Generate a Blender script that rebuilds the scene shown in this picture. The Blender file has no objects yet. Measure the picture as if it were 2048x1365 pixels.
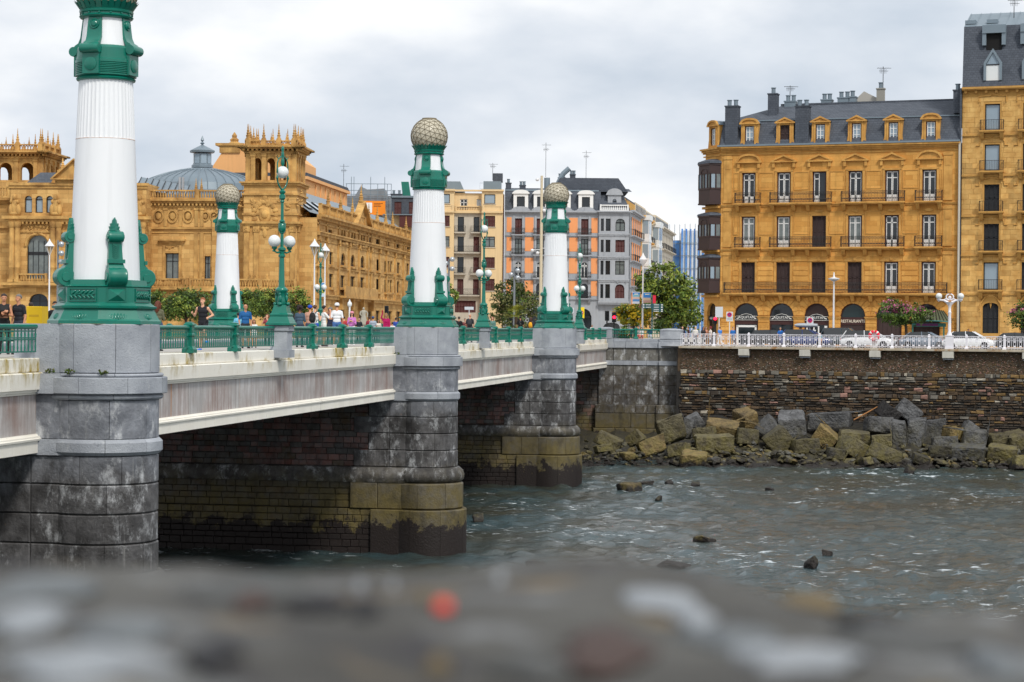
import bpy, math, random
import numpy as np
from mathutils import Vector, Matrix
random.seed(7); R = random.Random(11)
rad = math.radians
SC = bpy.context.scene
COL = SC.collection

# ------------------------------------------------------------------ camera
FPX, PIT, ROLL = 4000.0, math.atan(25.5/4000), rad(0.5)      # focal length in photo pixels, pitch down, roll
_f = Vector((0, math.cos(PIT), -math.sin(PIT))); _r = Vector((1, 0, 0)); _u = _r.cross(_f)
CR = _r*math.cos(ROLL) + _u*math.sin(ROLL); CU = -_r*math.sin(ROLL) + _u*math.cos(ROLL)
cam = bpy.data.cameras.new('camera'); camo = bpy.data.objects.new('camera', cam); COL.objects.link(camo)
M = Matrix.Identity(4)
for i in range(3): M[i][0], M[i][1], M[i][2] = CR[i], CU[i], -_f[i]
camo.matrix_world = M
cam.sensor_width = 36; cam.lens = FPX*36/2048; cam.clip_start = .1; cam.clip_end = 6000
cam.dof.use_dof = True; cam.dof.focus_distance = 100; cam.dof.aperture_fstop = 4.0
SC.camera = camo
def ray(px, py):
    return _f + CR*((px-1024)/FPX) + CU*(-(py-682.5)/FPX)
def at_depth(px, py, d):
    r = ray(px, py); return r*(d/r.y)
def at_z(px, py, z):
    r = ray(px, py); return r*(z/r.z)

# ------------------------------------------------------------------ sky and sun (bright overcast)
SUN_EL, SUN_AZ = rad(48), rad(155)          # azimuth clockwise from +Y: behind the camera, to the right
w = bpy.data.worlds.new('World'); SC.world = w; w.use_nodes = True
nt = w.node_tree; N = nt.nodes; L = nt.links; N.clear()
out = N.new('ShaderNodeOutputWorld'); bg = N.new('ShaderNodeBackground'); L.new(bg.outputs[0], out.inputs[0])
sky = N.new('ShaderNodeTexSky'); sky.sky_type = 'NISHITA'; sky.sun_disc = False
sky.sun_elevation = SUN_EL; sky.sun_rotation = SUN_AZ; sky.dust_density = 2.0
tc = N.new('ShaderNodeTexCoord'); mp = N.new('ShaderNodeMapping'); mp.inputs['Scale'].default_value = (1, 1, 2.3)
mp.inputs['Location'].default_value = (.35, .1, .2)
L.new(tc.outputs['Generated'], mp.inputs['Vector'])
n1 = N.new('ShaderNodeTexNoise'); n1.inputs['Scale'].default_value = 5.2; n1.inputs['Detail'].default_value = 7; n1.inputs['Roughness'].default_value = .5
n2 = N.new('ShaderNodeTexNoise'); n2.inputs['Scale'].default_value = 2.1; n2.inputs['Detail'].default_value = 3
L.new(mp.outputs[0], n1.inputs['Vector']); L.new(mp.outputs[0], n2.inputs['Vector'])
rp = N.new('ShaderNodeValToRGB'); cr = rp.color_ramp
cr.elements[0].position = .33; cr.elements[0].color = (4.7, 5.3, 6.05, 1)
cr.elements[1].position = .60; cr.elements[1].color = (8.3, 8.4, 8.5, 1)
e = cr.elements.new(.46); e.color = (6.2, 6.6, 7.15, 1)
L.new(n1.outputs['Fac'], rp.inputs['Fac'])
r2 = N.new('ShaderNodeMapRange'); r2.inputs[1].default_value = .22; r2.inputs[2].default_value = .46; r2.inputs[3].default_value = .75; r2.inputs[4].default_value = 1.0
L.new(n2.outputs['Fac'], r2.inputs[0])
mx = N.new('ShaderNodeMix'); mx.data_type = 'RGBA'
L.new(r2.outputs[0], mx.inputs['Factor']); L.new(sky.outputs[0], mx.inputs[6]); L.new(rp.outputs[0], mx.inputs[7])
L.new(mx.outputs[2], bg.inputs[0]); bg.inputs[1].default_value = .078
sl = bpy.data.lights.new('sun', 'SUN'); sl.energy = 1.5; sl.angle = rad(10); sl.color = (1, .95, .87)
so = bpy.data.objects.new('sun', sl); COL.objects.link(so)
sd = Vector((math.sin(SUN_AZ)*math.cos(SUN_EL), math.cos(SUN_AZ)*math.cos(SUN_EL), math.sin(SUN_EL)))
so.rotation_euler = sd.to_track_quat('Z', 'Y').to_euler(); so.location = (40, -40, 80)
vs = SC.view_settings; vs.view_transform = 'Standard'; vs.look = 'None'; vs.exposure = 0.70; vs.gamma = 1.0
SC.cycles.use_denoising = True
SC.cycles.max_bounces = 6; SC.cycles.diffuse_bounces = 3; SC.cycles.glossy_bounces = 3; SC.cycles.transmission_bounces = 2
SC.cycles.caustics_reflective = False; SC.cycles.caustics_refractive = False

# ------------------------------------------------------------------ helpers
def lin(c):
    return tuple((x/255/12.92 if x/255 <= .04045 else ((x/255+.055)/1.055)**2.4) for x in c)
class MB:
    """collects faces and links them as one mesh object"""
    def __init__(s): s.v = []; s.f = []; s.m = []; s.mi = 0; s.T = None
    def add(s, vs, fs, mi=None):
        b = len(s.v)
        s.v += [tuple(s.T @ Vector(p)) for p in vs] if s.T else [tuple(p) for p in vs]
        s.f += [tuple(i+b for i in f) for f in fs]; s.m += [s.mi if mi is None else mi]*len(fs); return s
    def box(s, x0, x1, y0, y1, z0, z1, mi=None):
        return s.add([(x0,y0,z0),(x1,y0,z0),(x1,y1,z0),(x0,y1,z0),(x0,y0,z1),(x1,y0,z1),(x1,y1,z1),(x0,y1,z1)],
              [(0,3,2,1),(4,5,6,7),(0,1,5,4),(1,2,6,5),(2,3,7,6),(3,0,4,7)], mi)
    def cbox(s, x0, x1, y0, y1, z0, z1, b=.02, mi=None, jit=0):
        """box whose front (-y) edges are chamfered, for proud stones"""
        j = lambda: R.uniform(-jit, jit)
        o = [(x0,z0),(x1,z0),(x1,z1),(x0,z1)]; i_ = [(x0+b,z0+b),(x1-b,z0+b),(x1-b,z1-b),(x0+b,z1-b)]
        vs = [(x,y1,z) for x,z in o] + [(x+j(),y0+b,z+j()) for x,z in o] + [(x,y0+j(),z) for x,z in i_]
        fs = []
        for k in range(4):
            l = (k+1) % 4; fs += [(k,l,4+l,4+k),(4+k,4+l,8+l,8+k)]
        return s.add(vs, fs + [(8,9,10,11)], mi)
    def lathe(s, pr, n=24, cx=0, cy=0, a0=0, a1=2*math.pi, mi=None, sx=1, sy=1, rot=0):
        full = abs(a1-a0-2*math.pi) < 1e-6; m = n if full else n+1
        vs = []; fs = []
        for r, z in pr:
            for k in range(m):
                a = a0+(a1-a0)*k/n; x, y = r*math.cos(a+rot)*sx, r*math.sin(a+rot)*sy; vs.append((cx+x, cy+y, z))
        for i in range(len(pr)-1):
            for k in range(n):
                l = (k+1) % m if full else k+1
                fs.append((i*m+k, i*m+l, (i+1)*m+l, (i+1)*m+k))
        if full:
            if pr[0][0] > 1e-6: fs.append(tuple(range(m-1, -1, -1)))
            if pr[-1][0] > 1e-6: fs.append(tuple((len(pr)-1)*m+k for k in range(m)))
        return s.add(vs, fs, mi)
    def cyl(s, cx, cy, z0, z1, r0, r1=None, n=12, mi=None):
        return s.lathe([(r0, z0), (r0 if r1 is None else r1, z1)], n, cx, cy, mi=mi)
    def prism(s, poly, y0, y1, mi=None):
        """poly of (x,z), counter-clockwise seen from -y, extruded from y0 to y1"""
        n = len(poly)
        vs = [(x,y0,z) for x,z in poly] + [(x,y1,z) for x,z in poly]
        fs = [tuple(range(n)), tuple(range(2*n-1, n-1, -1))] + [((k+1)%n, k, n+k, n+(k+1)%n) for k in range(n)]
        return s.add(vs, fs, mi)
    def slab(s, poly, z0, z1, mi=None):
        n = len(poly)
        vs = [(x,y,z0) for x,y in poly] + [(x,y,z1) for x,y in poly]
        fs = [tuple(range(n-1,-1,-1)), tuple(range(n,2*n))] + [(k,(k+1)%n,n+(k+1)%n,n+k) for k in range(n)]
        return s.add(vs, fs, mi)
    def tube(s, pts, r, n=8, mi=None, cap=True):
        pts = [Vector(p) for p in pts]; m = len(pts); rs = r if isinstance(r, (list, tuple)) else [r]*m
        vs = []; fs = []; ref = None
        for i, p in enumerate(pts):
            t = (pts[min(i+1, m-1)]-pts[max(i-1, 0)]).normalized()
            if ref is None: ref = Vector((0,0,1)) if abs(t.z) < .9 else Vector((1,0,0))
            a = t.cross(ref).normalized(); b = a.cross(t)
            for k in range(n):
                q = 2*math.pi*k/n; vs.append(tuple(p + a*(math.cos(q)*rs[i]) + b*(math.sin(q)*rs[i])))
        for i in range(m-1):
            for k in range(n): fs.append((i*n+k, i*n+(k+1)%n, (i+1)*n+(k+1)%n, (i+1)*n+k))
        if cap: fs += [tuple(range(n-1,-1,-1)), tuple((m-1)*n+k for k in range(n))]
        return s.add(vs, fs, mi)
    def sphere(s, c, r, nu=14, nv=9, mi=None):
        rx, ry, rz = r if isinstance(r, (list, tuple)) else (r, r, r)
        T = s.T; pr = [(max(1e-7, math.cos(-math.pi/2+math.pi*k/nv)), math.sin(-math.pi/2+math.pi*k/nv)) for k in range(nv+1)]
        s.T = (T or Matrix.Identity(4)) @ Matrix.Translation(c) @ Matrix.Diagonal((rx, ry, rz, 1))
        s.lathe(pr, nu, mi=mi); s.T = T; return s
    def mesh(s, name, mats, smooth=0):
        me = bpy.data.meshes.new(name); me.from_pydata(s.v, [], s.f)
        for m_ in (mats if isinstance(mats, (list, tuple)) else [mats]): me.materials.append(m_)
        if any(s.m): me.polygons.foreach_set('material_index', s.m)
        if smooth:
            me.polygons.foreach_set('use_smooth', [True]*len(me.polygons)); me.set_sharp_from_angle(angle=rad(smooth))
        me.update(); return me
    def build_each(s, name, mats, parent=None):
        """every box added becomes a part of its own"""
        for i in range(0, len(s.v), 8):
            q = MB(); q.v = s.v[i:i+8]; q.f = [tuple(k-i for k in f) for f in s.f if i <= f[0] < i+8]; q.m = [0]*len(q.f); q.build(name, mats, parent)
    def build(s, name, mats, parent=None, smooth=0, loc=(0,0,0), rz=0):
        return obj(name, s.mesh(name, mats, smooth), parent, loc, rz)
def obj(name, data, parent=None, loc=(0,0,0), rz=0):
    o = bpy.data.objects.new(name, data); COL.objects.link(o); o.parent = parent
    o.location = loc; o.rotation_euler = (0, 0, rz); return o
def tag(o, label=None, cat=None, group=None, kind=None):
    for k, v_ in (('label', label), ('category', cat), ('group', group), ('kind', kind)):
        if v_: o[k] = v_
    return o
def thing(name, label, cat, loc=(0,0,0), rz=0, group=None):
    return tag(obj(name, None, None, loc, rz), label, cat, group, 'thing')
def copy_tree(o, parent=None):
    c = o.copy(); COL.objects.link(c); c.parent = parent
    for ch in list(o.children): copy_tree(ch, c)
    return c
def text_mesh(body, size, mat, depth=.01, align='CENTER'):
    cu = bpy.data.curves.new('lettering', 'FONT'); cu.body = body; cu.size = size; cu.extrude = depth; cu.align_x = align; cu.resolution_u = 2
    o = bpy.data.objects.new('lettering', cu); COL.objects.link(o)
    dg = bpy.context.evaluated_depsgraph_get(); dg.update()
    me = bpy.data.meshes.new_from_object(o.evaluated_get(dg)); bpy.data.objects.remove(o); me.materials.clear(); me.materials.append(mat)
    return me
def lettering(body, size, mat, parent, loc, name='lettering', sx=1):
    o = obj(name, text_mesh(body, size, mat), parent, loc); o.rotation_euler = (rad(90), 0, 0); o.scale = (sx, 1, 1); return o

# ------------------------------------------------------------------ materials
MATS = {}
def mat(name, col, rough=.6, metal=0, var=.0, vscale=2.0, col2=None, bump=0, bscale=20, spec=.5, emit=0, rand=0, streak=0, coat=0, grime=None, gscale=1.2, gth=(.52, .68)):
    """procedural principled material: noise variation towards col2, per-object random brightness, vertical streaks, grime patches, bump"""
    if name in MATS: return MATS[name]
    m = bpy.data.materials.new(name); m.use_nodes = True; nt = m.node_tree; N = nt.nodes; L = nt.links
    p = N['Principled BSDF']; p.inputs['Roughness'].default_value = rough; p.inputs['Metallic'].default_value = metal
    p.inputs['Specular IOR Level'].default_value = spec
    if coat: p.inputs['Coat Weight'].default_value = coat
    c1 = tuple(lin(col))+(1,); geo = N.new('ShaderNodeNewGeometry'); pos = geo.outputs['Position']
    cur = None
    def rgbmix(fac, a, b, mode='MIX'):
        x = N.new('ShaderNodeMix'); x.data_type = 'RGBA'; x.blend_type = mode
        for sock, val in ((x.inputs['Factor'], fac), (x.inputs[6], a), (x.inputs[7], b)):
            if hasattr(val, 'node'): L.new(val, sock)
            else: sock.default_value = val
        return x.outputs[2]
    def noise(sc, det=4, vec=None, rough_=.55):
        n = N.new('ShaderNodeTexNoise'); n.inputs['Scale'].default_value = sc; n.inputs['Detail'].default_value = det; n.inputs['Roughness'].default_value = rough_
        L.new(vec or pos, n.inputs['Vector']); return n.outputs['Fac']
    def rng(x, a, b, c=0., d=1.):
        r = N.new('ShaderNodeMapRange'); L.new(x, r.inputs[0])
        for k, v_ in enumerate((a, b, c, d)): r.inputs[1+k].default_value = v_
        return r.outputs[0]
    cur = c1
    c2 = tuple(lin(col2))+(1,) if col2 else tuple(x*.62 for x in c1[:3])+(1,)
    if var: cur = rgbmix(rng(noise(vscale), .5-.25/max(var, .3), .5+.25/max(var, .3), 0, min(1, var)), cur, c2)
    if streak:
        mpn = N.new('ShaderNodeMapping'); mpn.inputs['Scale'].default_value = (1, 1, .06); L.new(pos, mpn.inputs['Vector'])
        cur = rgbmix(rng(noise(3.2, 5, mpn.outputs[0]), .5, .72, 0, streak), cur, tuple(x*.45 for x in c1[:3])+(1,))
    if grime:
        cur = rgbmix(rng(noise(gscale, 7, None, .65), gth[0], gth[1]), cur, tuple(lin(grime))+(1,))
    if rand:
        oi = N.new('ShaderNodeObjectInfo'); hs = N.new('ShaderNodeHueSaturation')
        L.new(rng(oi.outputs['Random'], 0, 1, 1-rand, 1+rand), hs.inputs['Value'])
        if hasattr(cur, 'node'): L.new(cur, hs.inputs['Color'])
        else: hs.inputs['Color'].default_value = cur
        cur = hs.outputs[0]
    if hasattr(cur, 'node'): L.new(cur, p.inputs['Base Color'])
    else: p.inputs['Base Color'].default_value = cur
    if bump:
        b = N.new('ShaderNodeBump'); b.inputs['Strength'].default_value = bump; b.inputs['Distance'].default_value = .05
        L.new(noise(bscale, 6), b.inputs['Height']); L.new(b.outputs[0], p.inputs['Normal'])
    if emit:
        p.inputs['Emission Color'].default_value = c1; p.inputs['Emission Strength'].default_value = emit
    MATS[name] = m; m['_p'] = 1
    return m
# ------------------------------------------------------------------ special materials
def nodes_mat(name):
    m = bpy.data.materials.new(name); m.use_nodes = True
    nt = m.node_tree; N = nt.nodes; L = nt.links; p = N['Principled BSDF']
    geo = N.new('ShaderNodeNewGeometry'); pos = geo.outputs['Position']
    class K: pass
    k = K(); k.m, k.N, k.L, k.p, k.pos = m, N, L, p, pos
    def mix(fac, a, b, mode='MIX'):
        x = N.new('ShaderNodeMix'); x.data_type = 'RGBA'; x.blend_type = mode
        for sock, val in ((x.inputs['Factor'], fac), (x.inputs[6], a), (x.inputs[7], b)):
            if hasattr(val, 'node'): L.new(val, sock)
            else: sock.default_value = val if not isinstance(val, tuple) or len(val) == 4 else val+(1,)
        return x.outputs[2]
    def noise(sc, det=4, rough=.55, scale3=None):
        n = N.new('ShaderNodeTexNoise'); n.inputs['Scale'].default_value = sc; n.inputs['Detail'].default_value = det; n.inputs['Roughness'].default_value = rough
        if scale3:
            q = N.new('ShaderNodeMapping'); q.inputs['Scale'].default_value = scale3; L.new(pos, q.inputs['Vector']); L.new(q.outputs[0], n.inputs['Vector'])
        else: L.new(pos, n.inputs['Vector'])
        return n.outputs['Fac']
    def rng(x, a, b, c=0., d=1.):
        r = N.new('ShaderNodeMapRange'); L.new(x, r.inputs[0])
        for i, v_ in enumerate((a, b, c, d)): r.inputs[1+i].default_value = v_
        return r.outputs[0]
    def math_(op, a, b):
        q = N.new('ShaderNodeMath'); q.operation = op
        for i, v_ in enumerate((a, b)):
            if hasattr(v_, 'node'): L.new(v_, q.inputs[i])
            else: q.inputs[i].default_value = v_
        return q.outputs[0]
    def zpos():
        s = N.new('ShaderNodeSeparateXYZ'); L.new(pos, s.inputs[0]); return s.outputs[2]
    def rnd(v_):
        oi = N.new('ShaderNodeObjectInfo'); return rng(oi.outputs['Random'], 0, 1, 1-v_, 1+v_)
    def finish(col, rough=.75, bump=.4, bsc=14, dist=.05, value=None):
        if value is not None:
            h = N.new('ShaderNodeHueSaturation'); L.new(value, h.inputs['Value']); L.new(col, h.inputs['Color']); col = h.outputs[0]
        L.new(col, p.inputs['Base Color'])
        if hasattr(rough, 'node'): L.new(rough, p.inputs['Roughness'])
        else: p.inputs['Roughness'].default_value = rough
        if bump:
            b = N.new('ShaderNodeBump'); b.inputs['Strength'].default_value = bump; b.inputs['Distance'].default_value = dist
            L.new(noise(bsc, 6), b.inputs['Height']); L.new(b.outputs[0], p.inputs['Normal'])
        return m
    k.mix, k.noise, k.rng, k.math, k.zpos, k.rnd, k.finish = mix, noise, rng, math_, zpos, rnd, finish
    return k
def tide_stone(name, c_hi, c_hi2, c_lo, value=.24, veins=True, upper=True):
    """grey river masonry: dry above, dark and streaked lower, algae olive near the tide line, brown weed at the water"""
    k = nodes_mat(name); z = k.zpos(); wob = k.math('MULTIPLY', k.math('SUBTRACT', k.noise(1.1, 5), .5), 2.2)
    zz = k.math('ADD', z, wob)
    c = k.mix(k.rng(k.noise(1.6, 6, .62), .36, .66), lin(c_hi)+(1,), lin(c_hi2)+(1,))
    c = k.mix(k.rng(k.noise(9, 5), .35, .75, 0, .5), c, tuple(x*.6 for x in lin(c_hi))+(1,))
    low = k.mix(k.rng(k.noise(2.3, 6, .65), .38, .7), lin(c_lo)+(1,), lin((104, 103, 104))+(1,))
    c = k.mix(k.rng(zz, -4.3, -3.1, 1, 0), c, low) if upper else low
    if veins:   # pale lime runs and scuffs
        c = k.mix(k.rng(k.noise(1.7, 10, .76, (1, 1, .6)), .52, .66, 0, .8), c, lin((208, 211, 214))+(1,))
        c = k.mix(k.rng(k.noise(5.0, 4, .6, (1.2, 1.2, .08)), .62, .8, 0, .35), c, lin((196, 196, 192))+(1,))
        c = k.mix(k.rng(k.noise(3.1, 8, .7), .68, .74, 0, .5), c, lin((150, 112, 70))+(1,))
    ol = k.mix(k.noise(4, 6), lin((66, 58, 34))+(1,), lin((122, 108, 58))+(1,))
    c = k.mix(k.math('MULTIPLY', k.rng(zz, -8.2, -6.2, .95, 0), k.rng(k.noise(.8, 7, .7), .34, .56, .25, 1)), c, ol)
    c = k.mix(k.rng(k.noise(1.1, 8, .7, (1, 1, .5)), .5, .66, 0, .55), c, lin((30, 27, 24))+(1,)) if name != 'pier_granite' else k.mix(k.math('MULTIPLY', k.rng(k.noise(1.1, 8, .7, (1, 1, .45)), .48, .64, 0, .75), k.rng(z, -3.6, -2.6, 1, .15)), c, lin((34, 31, 29))+(1,))
    z2 = k.math('ADD', z, k.math('MULTIPLY', k.math('SUBTRACT', k.noise(1.3, 8, .75), .5), 4.0))
    c = k.mix(k.rng(z2, -9.15, -9.0, 1, 0), c, lin((30, 21, 18))+(1,))
    return k.finish(c, .62, .5, 11, value=k.rnd(value))
M_PIER = tide_stone('pier_granite', (146, 150, 158), (92, 96, 104), (62, 61, 62))
M_ABUT = tide_stone('abutment_granite', (128, 126, 120), (84, 80, 74), (68, 60, 48), .25)
M_PED = None
def _ped():
    k = nodes_mat('pedestal_granite')
    c = k.mix(k.rng(k.noise(1.3, 6, .6), .3, .7), lin((172, 177, 184))+(1,), lin((136, 141, 150))+(1,))
    c = k.mix(k.rng(k.noise(14, 6, .7), .60, .7, 0, .6), c, lin((84, 88, 96))+(1,))
    c = k.mix(k.rng(k.noise(2.6, 8, .7, (1, 1, .4)), .60, .72, 0, .5), c, lin((205, 206, 205))+(1,))
    return k.finish(c, .7, .5, 22, .04, value=k.rnd(.07))
M_PED = _ped()
M_JOINT = mat('dark_joint', (48, 46, 44), .9)
M_WALLS = [tide_stone('river_stone_%s' % n, a, b, c, .22, veins=v_, upper=False) for n, a, b, c, v_ in (
    ('red', (120, 80, 72), (96, 66, 62), (112, 74, 66), False), ('rose', (140, 104, 96), (110, 84, 80), (134, 98, 92), False),
    ('grey', (108, 104, 100), (82, 80, 80), (84, 80, 76), False), ('brown', (98, 82, 62), (76, 64, 50), (86, 70, 52), False))]
M_BASE = tide_stone('tide_base_stone', (88, 80, 62), (70, 64, 50), (84, 76, 56), .12, veins=False, upper=False)
def _white(name, a, b, moss=.3):
    k = nodes_mat(name); z = k.zpos()
    c = k.mix(k.noise(1.5, 5), lin(a)+(1,), lin(b)+(1,))
    band = k.math('MULTIPLY', k.rng(z, -1.75, -1.1, 0, 1), k.rng(z, -1.1, -1.0, 1, .2))
    st = k.rng(k.noise(1.3, 8, .68, (1, 1, .18)), .48, .62)
    c = k.mix(k.math('MULTIPLY', k.math('MULTIPLY', st, band), k.rng(k.noise(.28, 5, .6), .46, .62)), c, lin((158, 134, 50))+(1,))
    c = k.mix(k.math('MULTIPLY', k.rng(k.noise(.35, 6, .7), .5, .6), k.math('MULTIPLY', k.rng(z, -1.65, -1.3, 0, 1), k.rng(k.noise(3, 7, .7, (1, 1, .3)), .42, .6))), c, lin((170, 146, 44))+(1,))
    c = k.mix(k.rng(k.noise(2.1, 9, .7, (1, 1, .12)), .60, .74, 0, moss), c, lin((132, 120, 96))+(1,))
    c = k.mix(k.rng(k.noise(.55, 7, .7, (1, 1, .25)), .66, .72, 0, .75), c, lin((70, 62, 50))+(1,))
    c = k.mix(k.rng(k.noise(.9, 6, .75, (1.6, 1.6, .2)), .72, .78, 0, .8), c, lin((168, 92, 36))+(1,))
    return k.finish(c, .6, .12, 12, value=k.rnd(.04))
M_WHITE = _white('pale_ledge_stone', (250, 247, 238), (234, 229, 216))
def _panel():
    k = nodes_mat('spandrel_slab')
    c = k.mix(k.rng(k.noise(.5, 4), .42, .62), lin((168, 163, 161))+(1,), lin((150, 132, 126))+(1,))
    c = k.mix(k.math('MULTIPLY', k.rng(k.noise(3.1, 8, .7, (1.5, 1.5, .1)), .42, .66, 0, .95), k.rng(k.noise(.8, 6, .65), .36, .62, .15, 1)), c, lin((212, 212, 213))+(1,))
    c = k.mix(k.rng(k.noise(1.6, 7, .72, (1.5, 1.5, .16)), .58, .78, 0, .4), c, lin((98, 82, 78))+(1,))
    c = k.mix(k.rng(k.noise(2.2, 5, .6, (2, 2, .04)), .69, .73, 0, .6), c, lin((190, 128, 70))+(1,))
    return k.finish(c, .7, .25, 9, value=k.rnd(.10))
M_PANEL = _panel()
M_SOFFIT = mat('soffit_concrete', (74, 72, 70), .9, var=.5, vscale=.6, streak=.4)
M_PAVE = mat('promenade_paving', (176, 172, 166), .8, var=.4, vscale=.8, bump=.15)
M_ASPH = mat('asphalt', (92, 92, 94), .85, var=.3, vscale=1.0, bump=.2, bscale=60)
M_GREEN = mat('sea_green_enamel', (0, 120, 101), .36, var=.6, vscale=1.4, col2=(0, 88, 76), streak=.25, coat=.25, grime=(104, 70, 44), gscale=2.6, gth=(.70, .73))
M_ENAM = mat('white_enamel', (240, 242, 245), .42, var=.4, vscale=.9, col2=(218, 222, 226), streak=.16, grime=(176, 140, 110), gscale=2.2, gth=(.74, .78))
M_IRON = mat('white_painted_iron', (238, 236, 242), .45, var=.2, vscale=3)

# ------------------------------------------------------------------ levels and frames
WATER, GND, DECK = -10.5, -1.42, -.86
BO = Vector((-10.81, 53, 0)); BT = -math.atan2(6.85, 40.76); S = 41.33; BW = 22.95
BM = Matrix.Translation(BO) @ Matrix.Rotation(BT, 4, 'Z'); BMI = BM.inverted()
def bw(x, y, z=0): return BM @ Vector((x, y, z))
class Fac:
    """a facade plane: local x runs along it to the right, local y goes into the building, z from the ground"""
    def __init__(s, px, d, ang, g=GND):
        s.o = at_depth(px, 640, d); s.o.z = g; s.a = rad(ang); s.g = g
        s.d = Vector((math.cos(s.a), math.sin(s.a), 0)); s.n = Vector((-math.sin(s.a), math.cos(s.a), 0))
    def __call__(s, px, py, back=0):
        r = ray(px, py); o = s.o + s.n*back
        t = (o.x*s.n.x + o.y*s.n.y)/(r.x*s.n.x + r.y*s.n.y); p = r*t
        return ((p-s.o).dot(s.d), p.z-s.g)
    def s(s, px, py=600): return Fac.__call__(s, px, py)[0]
    def z(s, px, py, back=0): return Fac.__call__(s, px, py, back)[1]

# ------------------------------------------------------------------ river, banks, ground
def river():
    x0, x1, y0, y1, st = -46, 62, 2.2, 176, .36
    nx, ny = int((x1-x0)/st), int((y1-y0)/st)
    X, Y = np.meshgrid(np.linspace(x0, x1, nx+1), np.linspace(y0, y1, ny+1))
    Z = np.zeros_like(X); rs = np.random.RandomState(3)
    for i in range(34):
        lam = 10**rs.uniform(-.02, .5); th = rs.uniform(0, 2*math.pi); k = 2*math.pi/lam
        wx = X + 1.1*np.sin(Y*.21+i)+.5*np.sin(Y*.7+2*i); wy = Y + 1.1*np.sin(X*.17+2*i)
        Z += .0085*lam**.45*np.sin(k*(math.cos(th)*wx+math.sin(th)*wy)+rs.uniform(0, 6.3))
    Z += np.abs(Z)*.45
    P = np.stack([X, Y, WATER+Z], -1).reshape(-1, 3)
    i = np.arange(nx*ny); a = (i//nx)*(nx+1)+i % nx
    me = bpy.data.meshes.new('river_water'); me.from_pydata(P.tolist(), [], np.stack([a, a+1, a+nx+2, a+nx+1], 1).tolist())
    me.polygons.foreach_set('use_smooth', [True]*len(me.polygons))
    k = nodes_mat('river_water'); N, L, p = k.N, k.L, k.p
    foam = k.math('MULTIPLY', k.rng(k.noise(.13, 4, .5), .44, .6), k.rng(k.noise(1.3, 9, .74, (.7, 1.7, 1)), .575, .645))
    c = k.mix(k.rng(k.noise(.16, 5), .4, .62), lin((54, 73, 77))+(1,), lin((54, 56, 47))+(1,))
    c = k.mix(foam, c, lin((225, 232, 236))+(1,)); L.new(c, p.inputs['Base Color'])
    L.new(k.rng(foam, 0, 1, .07, .7), p.inputs['Roughness']); p.inputs['IOR'].default_value = 1.33
    b = N.new('ShaderNodeBump'); b.inputs['Strength'].default_value = .72; b.inputs['Distance'].default_value = .17
    h = k.math('ADD', k.noise(2.0, 9, .72, (.5, 1.1, 1)), k.math('MULTIPLY', k.noise(.45, 4, .6, (.6, 1.2, 1)), .8)); L.new(h, b.inputs['Height']); L.new(b.outputs[0], p.inputs['Normal'])
    me.materials.append(k.m); tag(obj('river_water', me), kind='structure')
river()
QF = Fac(1360, 171.5, -20)                      # far quay line
def far_ground():
    # one sheet from the far quay line to the horizon
    a = QF.o; d = QF.d; n = QF.n
    bl = bw(1.0, 3*S+.6); m = MB()
    bl2 = bw(-70, 3*S+.6)
    r = a + d*110
    pts = [(bl2.x, bl2.y), (bl.x, bl.y), (a.x-.1, a.y+.3), (r.x, r.y), (2600, 1500), (2600, 5200), (-2600, 5200), (-2600, 1500), (bl2.x-60, bl2.y+10)]
    m.add([(x, y, GND) for x, y in pts], [tuple(range(len(pts)))])
    tag(m.build('ground', M_PAVE), kind='structure')
    # carriageway along the quay in front of the hotel
    m = MB(); o = a+n*4.5+d*6; q = a+n*13.5+d*6
    m.add([(o.x, o.y, GND+.004), ((o+d*80).x, (o+d*80).y, GND+.004), ((q+d*80).x, (q+d*80).y, GND+.004), (q.x, q.y, GND+.004)], [(0,1,2,3)])
    tag(m.build('road', M_ASPH), kind='structure')
far_ground()
m = MB(); m.box(-90, 90, -60, 2.0, -13, -1.55); tag(m.build('near_bank', M_PAVE), kind='structure')
m = MB(); m.box(-2500, 2500, -60, 6000, -13.6, -13.0); tag(m.build('riverbed', mat('riverbed_mud', (70, 62, 48), .9, var=.4)), kind='structure')

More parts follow.
